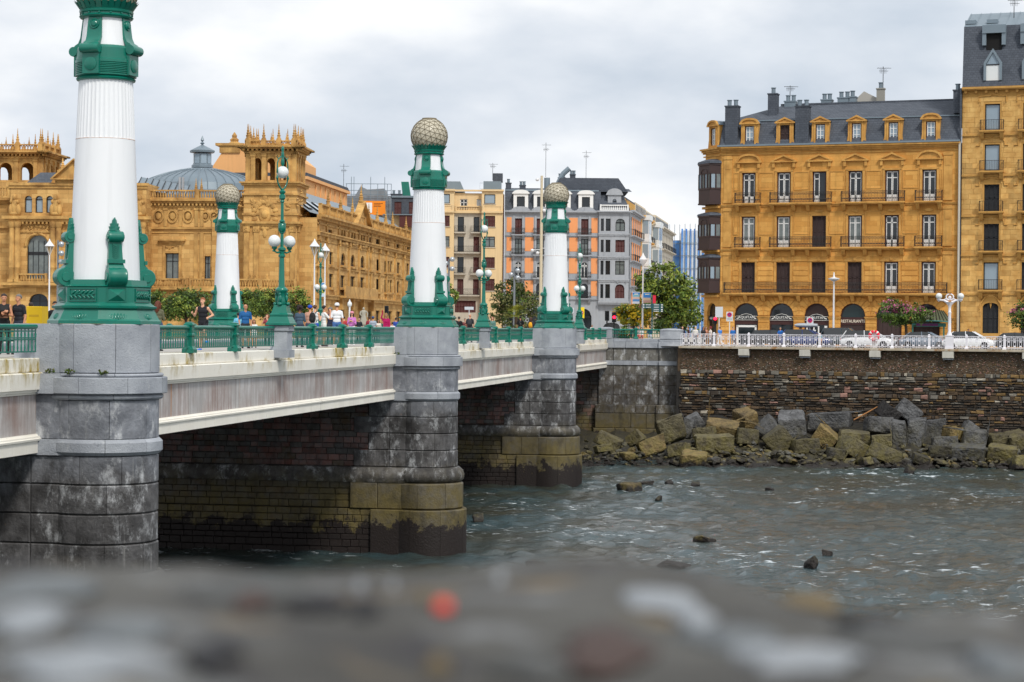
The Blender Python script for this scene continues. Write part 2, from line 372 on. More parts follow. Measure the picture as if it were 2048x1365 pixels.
# ------------------------------------------------------------------ foreground parapet (out of focus)
def parapet():
    t = thing('stone_parapet', 'blurred rough grey stone parapet with pale lichen, right in front of the river', 'parapet', (0, 1.35, -.208))
    nx, ny = 120, 40; vs = []; fs = []
    def zf(x, y):
        z = sum(.0045/(.4+k*.05)*math.sin(k*x+a+1.3*math.sin(k*.6*y+b)) for k, a, b in ph)*.35; e = max(0, (y-(.27+.045*math.sin(7*x+2)+.03*math.sin(17*x)+.015*math.sin(41*x)))/.15)
        return z - .11*e*e*(1+.3*math.sin(9*x)) - .06*max(0, x) + .012 + .006*math.sin(11*x+1)*math.sin(5*y)
    rr = random.Random(5); ph = [(rr.uniform(4, 26), rr.uniform(0, 6.3), rr.uniform(0, 6.3)) for _ in range(12)]
    for j in range(ny+1):
        for i in range(nx+1):
            x = -1.5+3*i/nx; y = -.45+.9*j/ny
            vs.append((x, y, zf(x, y)))
    for j in range(ny):
        for i in range(nx): a = j*(nx+1)+i; fs.append((a, a+1, a+nx+2, a+nx+1))
    k = nodes_mat('parapet_stone')
    c = k.mix(k.rng(k.noise(5, 4), .38, .62), lin((56, 54, 50))+(1,), lin((82, 81, 77))+(1,))
    c = k.mix(k.rng(k.noise(11, 4), .55, .66), c, lin((46, 44, 46))+(1,))
    c = k.mix(k.rng(k.noise(6.5, 6, .6), .55, .7, 0, .8), c, lin((148, 152, 156))+(1,))
    c = k.mix(k.rng(k.noise(9, 5, .6), .60, .70, 0, .7), c, lin((132, 112, 78))+(1,))
    c = k.mix(k.rng(k.noise(8, 5, .6, (1, .8, 1)), .58, .70, 0, .8), c, lin((40, 38, 40))+(1,))
    m = MB(); m.add(vs, fs); m.build('coping', k.finish(c, .85, .3, 40), t, 80)
    m = MB(); m.box(-1.5, 1.5, -.42, .34, -1.3, -.13); m.build('core', M_JOINT, t)
    pal = {'w': (146, 151, 156), 'l': (106, 111, 114), 'o': (112, 98, 72), 'b': (72, 56, 51), 'd': (38, 38, 41), 'g': (78, 79, 78)}
    def on_top(px, py):
        z = -.2
        for _ in range(8): p = at_z(px, py, z); z = .5*z+.5*(-.208+zf(p.x, p.y-1.35))
        return p
    for px, py, wx, wy, c in ((90, 1185, 200, 60, 'l'), (60, 1250, 130, 70, 'w'), (170, 1340, 300, 60, 'w'), (250, 1275, 160, 50, 'l'), (425, 1325, 90, 70, 'd'), (500, 1190, 260, 60, 'g'),
          (1320, 1212, 150, 50, 'w'), (1380, 1245, 80, 40, 'w'), (1470, 1290, 190, 44, 'l'), (1590, 1330, 230, 50, 'w'), (1620, 1212, 110, 34, 'o'), (1915, 1212, 90, 34, 'o'),
          (1215, 1310, 170, 100, 'b'), (720, 1186, 18, 8, 'w'), (787, 1186, 14, 8, 'w'), (1000, 1172, 20, 12, 'w'), (850, 1210, 16, 8, 'o'), (875, 1345, 40, 16, 'o'), (500, 1215, 70, 36, 'b'),
          (730, 1232, 50, 26, 'd'), (640, 1225, 110, 24, 'd'), (1800, 1290, 260, 60, 'g'), (1985, 1335, 100, 60, 'l'), (1060, 1345, 160, 50, 'g'), (1740, 1260, 120, 30, 'd')):
        p = on_top(px, py); sc = p.y/4000
        m = MB(); m.sphere((0, 0, 0), (wx*sc*.5, wy*sc*.5/.145*.8, .009), 16, 8)
        m.v = [(x*(1+.3*math.sin(3*math.atan2(y, x)+px)+.2*math.sin(7*math.atan2(y, x)+py)), y*(1+.25*math.sin(4*math.atan2(y, x)+py)), z) for x, y, z in m.v]
        m.build('lichen_patch' if c in 'wlo' else 'rubble_stone', mat('parapet_'+c, pal[c], .85, var=.5, vscale=18, bump=.3, bscale=60), t, 60, loc=(p.x, p.y-1.35, zf(p.x, p.y-1.35)+.002))
    p = on_top(886, 1233)
    m = MB(); m.lathe([(.0001, .002), (.005, .002), (.0056, 0), (.006, -.005), (.005, -.006)], 14)
    tag(m.build('bottle_cap', mat('red_cap', (232, 62, 34), .5), None, 40, loc=(p.x, p.y, p.z+.009)), 'tiny orange red bottle cap lying on the stone parapet', 'bottle cap')
parapet()

# ------------------------------------------------------------------ bridge
def sector(m, r0, r1, a0, a1, z0, z1, ch=.02, n=7):
    pr = [(r0, z0), (r1-ch, z0), (r1, z0+ch), (r1, z1-ch), (r1-ch, z1), (r0, z1)]
    vs = []; fs = []; k = len(pr)
    for i in range(n+1):
        a = a0+(a1-a0)*i/n
        for r, z in pr: vs.append((r*math.cos(a), r*math.sin(a), z))
    for i in range(n):
        for j in range(k): fs.append((i*k+j, (i+1)*k+j, (i+1)*k+(j+1)%k, i*k+(j+1)%k))
    fs += [tuple(range(k)), tuple(n*k+j for j in range(k-1, -1, -1))]
    return m.add(vs, fs)
BR = thing('bridge', 'long stone river bridge with white ledges, grey granite piers and pinkish side slabs', 'bridge', BO, BT)
HA = rad(132)
COURSES = [  # z0, z1, radius, number of stones, chamfer, material
    (-1.26, .02, 1.45, 6, .018, 1), (-1.36, -1.265, 1.57, 6, .03, 1), (-1.80, -1.36, 1.66, 6, .02, 1), (-1.955, -1.80, 1.56, 6, .05, 1),
    (-2.97, -1.96, 1.45, 6, .012, 0), (-3.40, -2.97, 1.55, 6, .09, 1),
    (-4.15, -3.41, 1.445, 6, .03, 0), (-4.92, -4.16, 1.455, 6, .035, 0), (-5.70, -4.93, 1.45, 6, .035, 0), (-6.48, -5.71, 1.455, 6, .035, 0),
    (-8.42, -7.2, 1.74, 6, .07, 2), (-11.2, -8.43, 1.90, 6, .05, 2)]
def block(x0, x1, z0, z1, y0, y1, mt, par, b=.015, jit=0, cache={}, name='stone'):
    key = (round(x1-x0, 2), round(z1-z0, 2), round(y1-y0, 2), mt.name, b, name)
    if key not in cache:
        m = MB(); w_, h_, d_ = key[:3]; m.cbox(-w_/2, w_/2, 0, d_, -h_/2, h_/2, b); cache[key] = m.mesh(name, mt)
    return obj(name, cache[key], par, ((x0+x1)/2, y0+jit, (z0+z1)/2))
def wall_stones(par, x0, x1, z0, z1, yf, rh, lw, mats, rr, limit, wts=None, pr=.02, first='right', depth=.25):
    """rubble or coursed wall face: individual stones up to the limit (taken from the visible end), the rest joined"""
    rows = []; z = z1
    while z > z0+.05:
        h = min(rr.uniform(*rh), z-z0); rows.append((z-h, z)); z -= h
    cells = []
    for za, zb in rows:
        x = x1 if first == 'right' else x0
        while (x > x0+.05) if first == 'right' else (x < x1-.05):
            w_ = rr.uniform(*lw); w_ = round(w_/.04)*.04
            if first == 'right': xa = max(x0, x-w_); cells.append((xa, x, za, zb)); x = xa
            else: xb = min(x1, x+w_); cells.append((x, xb, za, zb)); x = xb
    cells.sort(key=lambda c: (-c[1] if first == 'right' else c[0])-(c[3]*.3))
    g = .012; rest = MB(); n = 0
    for (xa, xb, za, zb) in cells:
        if xb-xa < .08: continue
        mi = rr.choices(range(len(mats)), wts)[0]; j = rr.uniform(-pr, pr)
        if n < limit: block(xa+g, xb-g, round(za, 2)+g, round(zb, 2)-g, yf, yf+depth, mats[mi], par, .02, j); n += 1
        else: rest.cbox(xa+g, xb-g, yf+j, yf+depth, za+g, zb-g, .02, mi)
    if rest.v: tag(rest.build('far_stones', mats, par), kind='stuff')
def pier(k):
    rr = random.Random(40+k)
    p = obj('pier', None, BR, (0, k*S, 0)); tag(p, ['granite bridge pier standing closest to the parapet', 'granite bridge pier with algae base in mid river', 'granite bridge pier closest to the tumbled boulders'][k])
    core = MB(); core.lathe([(1.38, -11.2), (1.38, -.05)], 40); core.box(-BW+.4, -.3, -1.02, 1.02, -11.2, -2.55)
    core.lathe([(1.38, -11.2), (1.38, -.05)], 40, -BW); core.build('core', M_JOINT, p)
    for ci, (z0, z1, r, n, ch, mt) in enumerate(COURSES):
        off = rr.uniform(-.22, .22) + (0 if ci % 2 else .22); ed = [-HA]+sorted(-HA+2*HA*(i+off+.5)/n for i in range(n))+[HA]
        ed = [e_ for e_ in ed if -HA <= e_ <= HA]
        for a, b in zip(ed[:-1], ed[1:]):
            if b-a < .06: continue
            m = MB(); g = .006/r; sector(m, 1.2, r+rr.uniform(-.006, .006), a+g, b-g, z0+.005, z1-.004, ch)
            m.build('stone', (M_PIER, M_PED, M_BASE)[mt], p, 35)
    m = MB(); m.lathe([(1.3, -7.2), (1.62, -7.2), (1.76, -7.06), (1.79, -6.86), (1.72, -6.66), (1.55, -6.5), (1.3, -6.48)], 36, a0=-HA, a1=HA)
    m.build('torus_moulding', M_PIER, p, 50)
    # shoulder between the round nose and the bridge flank, then the wall under the deck (near-bank face)
    for (z0, z1, hw, mt) in ((-1.26, .02, 1.25, M_PED), (-1.80, -1.27, 1.44, M_PED), (-2.97, -1.81, 1.25, M_PIER), (-3.40, -2.98, 1.34, M_PED)):
        for sg in (-1, 1):
            m = MB(); m.box(-1.98, -.55, min(sg*.6, sg*hw), max(sg*.6, sg*hw), z0+.004, z1-.004); m.build('shoulder_stone', mt, p)
    zs = [-3.41, -4.15, -4.92, -5.70, -6.48]
    for z1, z0, e_ in zip(zs[:-1], zs[1:], (0, 1, 0, 1)):
        for x0, x1 in ((-1.5, -.6), (-2.5-.7*e_, -1.51)): block(x0, x1, z0+.01, z1-.01, -1.25, -.95, M_PIER, p, .03, rr.uniform(-.015, .015))
    xe = -BW+1
    wall_stones(p, xe, -2.52, -6.48, -2.6, -1.2, (.24, .30), (.34, .66), M_WALLS, rr, 230 if k else 60, (4, 3, 3, 1.5), depth=.2)
    m = MB()
    pr = [(-1.1, -7.2), (-1.52, -7.2), (-1.62, -7.0), (-1.6, -6.75), (-1.45, -6.52), (-1.1, -6.48)]
    m.add([(x, y, z) for x in (xe, -.62) for y, z in pr], [(i, i+1, i+7, i+6) for i in range(5)]); m.build('torus_band', M_PIER, p, 50)
    for z1, z0, yf, off in ((-7.2, -8.42, -1.5, 0), (-8.43, -11.2, -1.66, .6)):
        x = -.7
        while x > -2.2:
            w_ = 1.3+off*.5; block(x-w_, x-.01, z0+.01, z1-.01, yf, yf+.5, M_BASE, p, .03, rr.uniform(-.02, .02)); x -= w_
        wall_stones(p, xe, x-.02, z0, z1, yf+.22, (.26, .34), (.4, .8), [M_BASE, M_WALLS[2], M_WALLS[3]], rr, 30, depth=.3)
for k in range(3): pier(k)
def span(k):
    y0, y1 = k*S+1.2, (k+1)*S-1.2
    if k < 0: y0 = -26
    if k == 2: y1 = 3*S-.9
    sp = obj('span', None, BR, (0, 0, 0)); n = round((y1-y0)/2.0); st = (y1-y0)/n
    def run(name, pr, mt, step, gap=.006):
        """pr: outline of (x,z); extruded in equal stones along the bridge"""
        c = round((y1-y0)/step); w_ = (y1-y0)/c; m = MB(); q = len(pr)
        m.add([(x, y, z) for y in (gap, w_-gap) for x, z in pr], [(i, (i+1) % q, q+(i+1) % q, q+i) for i in range(q)]+[tuple(range(q-1, -1, -1)), tuple(range(q, 2*q))])
        me = m.mesh(name, mt)
        for i in range(c): obj(name, me, sp, (R.uniform(-.003, .003), y0+i*w_, 0))
    run('ledge_stone', [(-2.0, -1.24), (-1.30, -1.24), (-1.28, -1.21), (-1.28, -.90), (-1.31, -.88), (-2.0, -.88)], M_WHITE, 2.07)
    run('cornice_stone', [(-1.9, -1.82), (-1.30, -1.82), (-1.30, -1.77), (-1.25, -1.76), (-1.25, -1.71), (-1.19, -1.69), (-1.17, -1.28), (-1.21, -1.25), (-1.9, -1.25)], M_WHITE, 2.07)
    run('side_slab', [(-1.7, -2.845), (-1.36, -2.845), (-1.36, -1.83), (-1.7, -1.83)], M_PANEL, 1.38)
    run('string_moulding', [(-1.8, -3.02), (-1.22, -3.02), (-1.21, -2.97), (-1.25, -2.95), (-1.25, -2.91), (-1.31, -2.90), (-1.33, -2.85), (-1.8, -2.85)], M_WHITE, 2.76)
    run('beam_tile', [(-1.8, -3.34), (-1.27, -3.34), (-1.265, -3.025), (-1.8, -3.025)], M_WHITE, .86, .004)
    m = MB(); m.box(-1.85, -1.45, y0, y1, -3.3, -.95); m.box(-BW+1.3, -BW+1.9, y0, y1, -3.3, -.9)
    for i in range(8): x = -3.6-2.25*i; m.box(x-.2, x+.2, y0, y1, -3.0, -2.45)
    m.build('girder', M_SOFFIT, sp)
for k in range(-1, 3): span(k)
m = MB(); m.box(-BW+1.5, -1.5, -46, 3*S+8, -2.5, -1.12); m.build('deck_slab', M_SOFFIT, BR)
m = MB(); m.box(-BW+5.6, -5.6, -46, 3*S+8, -1.12, -.98); m.build('carriageway', M_ASPH, BR)
for nm, x0, x1 in (('near', -5.6, -2.0), ('far', -BW+2.0, -BW+5.6)):
    m = MB(); m.box(x0, x1, -46, 3*S+8, -1.12, DECK); m.build('footway', M_PAVE, BR)
    m = MB()
    xk = -5.6 if nm == 'near' else -BW+5.6
    m.box(xk-.12, xk+.12, -46, 3*S+8, -1.1, DECK+.006); m.build('kerb', M_PED, BR)
m = MB(); m.box(-BW+1.28, -BW+2.0, -46, 3*S, -1.8, -.88); m.build('ledge_stone', M_WHITE, BR)
# lamp pedestals in the middle of each span, near and far side
def lamp_ped(x, y, sg):
    o = obj('lamp_pedestal', None, BR, (x, y, 0))
    m = MB(); m.box(-.32, .32, -.34, .34, -.88, -.22); m.build('shaft', M_PED, o)
    m = MB(); m.lathe([(.45, -.22), (.52, -.18), (.54, -.16), (.54, .0), (.50, .04)], 4, rot=math.pi/4); m.build('cap', M_PED, o)
    m = MB(); m.box(-.36, .40, -.39, .39, -1.15, -.86); m.build('foot', M_PED, o)
LP = [(-1.12, .5*S), (-1.12, 1.5*S), (-1.12, 2.5*S), (-BW+1.12, 2.5*S), (-BW+1.12, 1.5*S)]
for x, y in LP: lamp_ped(x, y, 1)
for k in range(2, 3): # pier top at the far side under the distant column
    m = MB(); m.lathe([(1.45, -1.3), (1.45, .02)], 32, -BW, k*S); m.build('far_pedestal', M_PED, BR, 40)

# ------------------------------------------------------------------ abutment at the far end
AB = thing('bridge_abutment', 'grey stone bridge abutment with pilasters beside the rubble quay wall', 'abutment', bw(-1.36, 3*S-1.0, GND), BT)
AL = BMI @ QF.o; AX = AL.x+1.36       # local width to the quay corner
def abutment():
    rr = random.Random(8)
    zs = [(-1.06, -.82, -.04, M_PED), (-1.62, -1.07, -.14, M_PED), (-2.72, -1.63, 0, M_ABUT), (-3.12, -2.73, -.08, M_PED), (-4.0, -3.13, 0, M_ABUT), (-4.85, -4.01, 0, M_ABUT), (-5.7, -4.86, 0, M_ABUT), (-6.55, -5.71, 0, M_ABUT),
          (-7.3, -6.56, -.42, M_ABUT), (-8.6, -7.31, -.40, M_BASE), (-9.6, -8.61, -.60, M_BASE), (-11.2, -9.61, -.62, M_BASE)]
    for z0, z1, pr, mt in zs:
        z0 -= GND; z1 -= GND
        for x0, x1, f in ((-.62, .62, -.22), (AX-1.9, AX+.05, -.22)):
            block(x0+pr*.6, x1-pr*.4, z0, z1, pr+f, 1.2, mt, AB, .05 if pr < -.3 else .02)
        x = .64; xe = AX-1.92
        c = 4 if mt is M_ABUT else 3; w_ = (xe-x)/c; of = rr.uniform(-.25, .25)*w_
        ed = [x]+[x+w_*i+of for i in range(1, c)]+[xe]
        for a, b in zip(ed[:-1], ed[1:]): block(a+.008, b-.008, z0, z1, pr, 1.2, mt, AB, .05 if pr < -.3 else .02, rr.uniform(-.012, .012))
    wall_stones(AB, -16, -.65, -8.0, -1.8, .05, (.3, .4), (.45, .9), M_WALLS, rr, 60, (1, 1, 4, 4), depth=.3)
    m = MB(); m.box(-22, AX-.1, .3, 14, -9.8, .28); m.build('core', M_JOINT, AB)
    for x0, x1, y0, h in ((-.5, .5, -.3, 1.5), (AX-1.85, AX+.05, -.32, 1.42)):   # end pedestals with domed tops
        m = MB(); m.box(x0, x1, y0, y0+1.3, .605, h-.1); m.build('end_pedestal', M_PED, AB)
        m = MB(); cx, cy = (x0+x1)/2, y0+.65; hx, hy = (x1-x0)/2+.03, .68
        vs = []
        for q, z in ((1, h-.1), (1, h-.02), (.75, h+.06), (.3, h+.1)): vs += [(cx-hx*q, cy-hy*q, z), (cx+hx*q, cy-hy*q, z), (cx+hx*q, cy+hy*q, z), (cx-hx*q, cy+hy*q, z)]
        m.add(vs, [(i*4+j, i*4+(j+1) % 4, i*4+4+(j+1) % 4, i*4+4+j) for i in range(3) for j in range(4)]+[(12, 13, 14, 15)]); m.build('pedestal_cap', M_PED, AB)
abutment()

# ------------------------------------------------------------------ quay wall with rubble masonry
QW = thing('quay_wall', 'dark rubble stone quay wall under the white railing, with pale corbels', 'wall', QF.o, QF.a)
M_RUB = []
for nm, a, b in (('ochre', (140, 112, 68), (100, 80, 50)), ('grey', (124, 119, 110), (88, 85, 78)), ('dark', (76, 66, 55), (50, 44, 39)), ('pink', (172, 134, 120), (140, 106, 96)), ('brown', (98, 79, 58), (68, 56, 43)), ('pale', (188, 180, 164), (160, 152, 138))):
    M_RUB.append(mat('rubble_'+nm, a, .85, var=.8, vscale=3.5, col2=b, bump=.5, bscale=18, rand=.18))
def quay():
    rr = random.Random(21); Lq = 62
    m = MB(); m.box(-.3, Lq, .16, 3.5, -9.9, -.34); m.build('core', M_JOINT, QW)
    x = 0
    while x < Lq: block(x, x+2.2-.01, -.16, .035, -.42, .8, mat('quay_cap', (196, 190, 176), .8, var=.8, vscale=1.2, col2=(150, 130, 96), grime=(150, 104, 50), gscale=1.6, rand=.08), QW, .02, rr.uniform(-.01, .01), name='cap_stone'); x += 2.2
    for px in (1490, 1612, 1752, 1898, 2058):
        s_ = QF.s(px); o = obj('corbel', None, QW, (s_, 0, 0))
        mm = MB(); mm.cbox(-.46, .46, -.42, .2, -.72, -.165, .03); mm.build('block', mat('corbel_stone', (206, 204, 196), .8, var=.6, vscale=2, col2=(172, 166, 150), streak=.4), o)
        mm = MB(); mm.cbox(-.4, .4, -.3, .2, -.86, -.725, .04); mm.build('foot', M_PED, o)
    # upper band: fine pinkish roughcast of small stones, then rubble courses
    m = MB()
    for i in range(4200):
        s_, z = rr.uniform(0, 38), -.2-1.75*rr.random()**.9; w_ = rr.uniform(.05, .13); h = rr.uniform(.03, .07)
        m.cbox(s_, s_+w_, .10+rr.uniform(-.025, .02), .2, z-h, z, .015, rr.choices(range(6), (1, 5, 4, 4, 4, 1.5))[0])
    m.box(-.2, Lq, .135, .3, -2.15, -.2, 4)
    tag(m.build('roughcast_band', M_RUB, QW), kind='stuff')
    rows = []; z = -1.95
    while z > -8.4: h = rr.uniform(.16, .40); rows.append((z-h, z)); z -= h
    rest = MB(); n = 0; big = []
    for za, zb in rows:
        s_ = rr.uniform(-.1, .2); up = za > -3.1
        while s_ < 39:
            w_ = rr.uniform(.2, .78); wt = (4, 5, 2, .6, 4, 1.2) if up else ((1.6, 3.5, 6, .7, 6, .4) if za > -4.6 else (.6, 1, 6, .5, 5, .15))
            mi = rr.choices(range(6), wt)[0]; h0 = rr.uniform(0, .18); j = rr.uniform(-.08, .05)
            big.append((w_*(zb-za), (s_+.012, s_+w_-.012, za+.012+h0*.3, zb-.012-h0*.3, j, mi))); s_ += w_
    big.sort(key=lambda t: -t[0])
    for i, (ar, (a, b, c, d, j, mi)) in enumerate(big):
        mm = MB() if i < 290 else rest
        mm.cbox(a, b, .06+j, .3, c, d, .04, mi, .045)
        if i < 290:
            cx, cz = (a+b)/2, (c+d)/2; mm.v = [(x_-cx, y_, z_-cz) for x_, y_, z_ in mm.v]; mm.m = [0]*len(mm.f)
            mm.build('stone', M_RUB[mi], QW, loc=(cx, 0, cz))
    tag(rest.build('rubble_stones', M_RUB, QW), kind='stuff')
    p = QF(1413, 749); m = MB(); T = Matrix.Translation((p[0], -.02, p[1])) @ Matrix.Rotation(rad(90), 4, 'X'); m.T = T
    m.lathe([(.12, -.3), (.12, .1), (.20, .1), (.20, -.3)], 18); m.build('drain_pipe', M_RUB[2], QW, 40)
    m = MB(); m.T = T; m.cyl(0, 0, -.3, .04, .119, n=18); m.build('drain_mouth', mat('black_hole', (8, 8, 8), .9), QW)
quay()

# ------------------------------------------------------------------ boulders
def rock_mat(nm, a, b, moss, wet):
    k = nodes_mat('boulder_'+nm); z = k.zpos()
    c = k.mix(k.rng(k.noise(1.2, 6, .6), .35, .65), lin(a)+(1,), lin(b)+(1,))
    c = k.mix(k.rng(k.noise(7, 5, .6), .5, .75, 0, .6), c, tuple(x*.45 for x in lin(a))+(1,))
    zz = k.math('ADD', z, k.math('MULTIPLY', k.math('SUBTRACT', k.noise(.9, 5, .65), .5), 3.0))
    c = k.mix(k.rng(k.noise(2.6, 8, .72), .5, .62, 0, .6), c, tuple(x*.3 for x in lin(b))+(1,))
    c = k.mix(k.math('MULTIPLY', k.rng(zz, -9.2, -7.0, moss, 0), k.rng(k.noise(1.7, 7, .7), .38, .6)), c, k.mix(k.noise(3, 6), lin((124, 114, 52))+(1,), lin((82, 76, 42))+(1,)))
    c = k.mix(k.rng(zz, -10.3, -9.9, wet, 0), c, lin((34, 28, 24))+(1,))
    return k.finish(c, .7, .9, 4.5, .2, value=k.rnd(.25))
M_ROCK = [rock_mat('slate', (106, 107, 109), (70, 70, 71), .5, 1), rock_mat('mossy', (104, 97, 74), (68, 62, 48), .8, 1), rock_mat('ochre', (134, 113, 70), (88, 74, 48), .7, 1), rock_mat('dark', (48, 46, 46), (34, 32, 32), .35, 1)]
import bmesh
def boulder_mesh(w_, h_, d_, rr, mt, blocky=.8):
    bm = bmesh.new()
    for sx in (-1, 1):
        for sy in (-1, 1):
            for sz in (-1, 1):
                for _ in range(2): bm.verts.new((sx*w_/2*rr.uniform(blocky-.14, 1), sy*d_/2*rr.uniform(blocky-.14, 1), sz*h_/2*rr.uniform(blocky-.12, 1)))
    bmesh.ops.convex_hull(bm, input=bm.verts[:])
    for v_ in [v_ for v_ in bm.verts if not v_.link_faces]: bm.verts.remove(v_)
    bmesh.ops.dissolve_limit(bm, angle_limit=rad(12), verts=bm.verts[:], edges=bm.edges[:])
    bmesh.ops.bevel(bm, geom=bm.edges[:], offset=.06*min(w_, h_), segments=2, profile=.6, affect='EDGES')
    bmesh.ops.triangulate(bm, faces=bm.faces[:])
    bmesh.ops.subdivide_edges(bm, edges=[e_ for e_ in bm.edges if e_.calc_length() > .3*max(w_, h_)], cuts=2, use_grid_fill=True)
    for v_ in bm.verts:
        p = v_.co; q = .022*max(w_, h_)
        v_.co += Vector((math.sin(p.y*5.1+p.z*3.7+w_*9), math.sin(p.x*4.3+p.z*6.1+h_*7), math.sin(p.x*5.7+p.y*4.9)))*q*.7 + Vector((rr.uniform(-1, 1), rr.uniform(-1, 1), rr.uniform(-1, 1)))*q*.25
    me = bpy.data.meshes.new('boulder'); bm.to_mesh(me); bm.free(); me.materials.append(mt)
    me.polygons.foreach_set('use_smooth', [True]*len(me.polygons)); me.set_sharp_from_angle(angle=rad(28)); return me
def slope_pt(px, py):
    r = ray(px, py); r = r/r.y; d = 60.9/(.33-r.z); return r*d
BOULD = [(0,810,885,230,205,18,1),(0,935,880,90,160,-8,0),(0,1000,815,120,120,30,0),(0,1078,922,190,125,5,1),(0,1215,880,250,140,-10,2),(0,1410,800,140,150,12,2),(0,1425,935,190,130,-4,1),(0,1165,1000,350,150,4,1),
 (0,655,1015,220,135,22,2),(0,310,975,210,120,-28,1),(0,520,950,130,100,35,1),(0,880,1050,160,115,10,1),(0,990,1140,230,170,-6,2),(0,1590,872,150,165,-42,0),(0,1790,845,230,190,3,0),(0,1675,970,200,190,38,1),(0,460,1092,110,56,4,2),(0,260,1032,130,60,8,1),(0,1890,1015,240,115,2,1),
 (1,450,805,380,120,4,0),(1,415,950,190,150,-38,2),(1,640,945,260,110,-5,1),(1,640,1040,240,150,-30,1),(1,870,985,160,125,4,1),(1,840,850,210,135,-4,0),(1,915,748,150,130,-35,3),(1,1075,730,190,150,-38,0),(1,1005,940,112,260,2,0),(1,1140,930,150,285,-4,0),
 (1,1290,870,180,140,6,0),(1,1430,905,140,100,-12,2),(1,1370,985,200,95,2,0),(1,1340,1062,190,95,0,3),(1,1610,955,180,155,-8,0),(1,1570,885,120,110,-30,0),(1,1560,1062,290,110,2,0),(1,1795,968,190,110,2,1),(1,1945,968,150,140,10,1),(1,1830,1072,240,125,-6,1),(1,1962,1160,140,120,0,1),
 (1,890,1092,290,140,-20,1),(1,490,1075,140,85,-8,3),(1,730,1142,110,66,10,1),(1,1180,1122,140,76,-14,3)]
LB = {0: 'grey slate boulder', 1: 'moss covered boulder', 2: 'ochre topped boulder', 3: 'dark wet boulder'}
def boulders():
    rr = random.Random(77); names = {}
    for zi, zx, zy, w_, h_, rot, mi in BOULD:
        px, py = (1140 if zi == 0 else 1548)+zx*.249, 640+zy*.249; p = slope_pt(px, py); sc = p.y/4000*.249
        w2, h2 = w_*sc*1.07, h_*sc*1.07; me = boulder_mesh(w2, h2, min(w2, h2)*rr.uniform(.9, 1.3)+.4, rr, M_ROCK[mi])
        o = obj('boulder', me, None, p); o.rotation_euler = (rr.uniform(-.25, .25), rad(-rot), rr.uniform(-.4, .4))
        sh = 'long slab' if w_ > 2.2*h_ else ('upright' if h_ > 1.5*w_ else ('large' if w_*h_ > 28000 else 'medium' if w_*h_ > 15000 else 'small'))
        s_ = (px-1190)/860; place = 'beside the bridge abutment' if s_ < .17 else ('below the drain pipe' if s_ < .3 else 'below the arched shop fronts' if s_ < .5 else ('under the red lifebuoy' if s_ < .68 else 'under the white globe lamp') if s_ < .85 else 'below the tall stone house')
        row = 'atop the pile' if zy < 845 else ('at the water edge' if zy > 1030 else 'mid pile')
        tag(o, '%s %s %s %s, %s' % ('leaning' if abs(rot) > 15 else ('tilted' if abs(rot) > 5 else 'level'), sh, LB[mi], row, place), 'boulder', 'boulders at the foot of the quay wall')
    from collections import defaultdict
    same = defaultdict(list)
    for o in COL.objects:
        if o.name.startswith('boulder') and 'label' in o: same[o['label']].append(o)
    for lb, os_ in same.items():
        if len(os_) == 2:
            os_.sort(key=lambda o: o.dimensions.x if o.dimensions.x else max(v_.co.x for v_ in o.data.vertices))
            for o, w_ in zip(os_, ('narrower', 'wider')): o['label'] = w_+' '+lb
    # loose cobbles of the shore, too many to count
    m = MB()
    for i in range(1000):
        px = rr.uniform(1165, 2060); py = 640+.249*rr.triangular(930, 1240, 1130); p = slope_pt(px, py-3+rr.uniform(0, 4)); q = rr.uniform(.09, .5)*(1 if rr.random() < .8 else 1.5)
        T = Matrix.Translation((p.x, p.y+rr.uniform(0, .8), p.z-.15)) @ Matrix.Rotation(rr.uniform(0, 3), 4, 'Z') @ Matrix.Rotation(rr.uniform(-.6, .6), 4, 'X') @ Matrix.Rotation(rr.uniform(-.5, .5), 4, 'Y')
        m.T = T; a, b, c = q, q*rr.uniform(.5, .95), q*rr.uniform(.35, .6); mi = rr.choices(range(4), (3, 4, 2, 5))[0]
        vs = [(a*x*rr.uniform(.7, 1), b*y*rr.uniform(.7, 1), c*z*rr.uniform(.7, 1)) for x, y, z in ((-.8,-.6,-.6),(.8,-.6,-.6),(.8,.6,-.6),(-.8,.6,-.6),(-.6,-.5,.6),(.6,-.5,.6),(.6,.5,.6),(-.6,.5,.6),(0,-1,0),(1,0,0),(0,1,0),(-1,0,0))]
        m.add(vs, [(0,3,2,1),(4,5,6,7),(0,1,8),(1,5,8),(5,4,8),(4,0,8),(1,2,9),(2,6,9),(6,5,9),(5,1,9),(2,3,10),(3,7,10),(7,6,10),(6,2,10),(3,0,11),(0,4,11),(4,7,11),(7,3,11)], mi)
    m.T = None; tag(m.build('shore_cobbles', M_ROCK), 'loose wet cobbles and stones along the water edge', 'stones', kind='stuff')
    # bank of earth and rubble the boulders lie on
    a, b = slope_pt(1150, 945), slope_pt(2150, 952); m = MB(); n = 60; vs = []
    for i in range(n+1):
        for j, (dd, zz) in enumerate(((-1.5, -11.2), (1, -10.55), (5, -9.5), (9, -8.3), (14, -7.6), (24, -7.0))):
            x = a.x-3+(b.x-a.x+12)*i/n; y0 = 152.5; vs.append((x, y0+dd+rr.uniform(-.5, .5), zz+rr.uniform(-.25, .25)-(1.7*max(0, min(1, (17-x)/3)) if dd > 4 else 0)))
    m.add(vs, [(i*6+j, (i+1)*6+j, (i+1)*6+j+1, i*6+j+1) for i in range(n) for j in range(5)]); tag(m.build('shore', M_ROCK[3]), kind='structure')
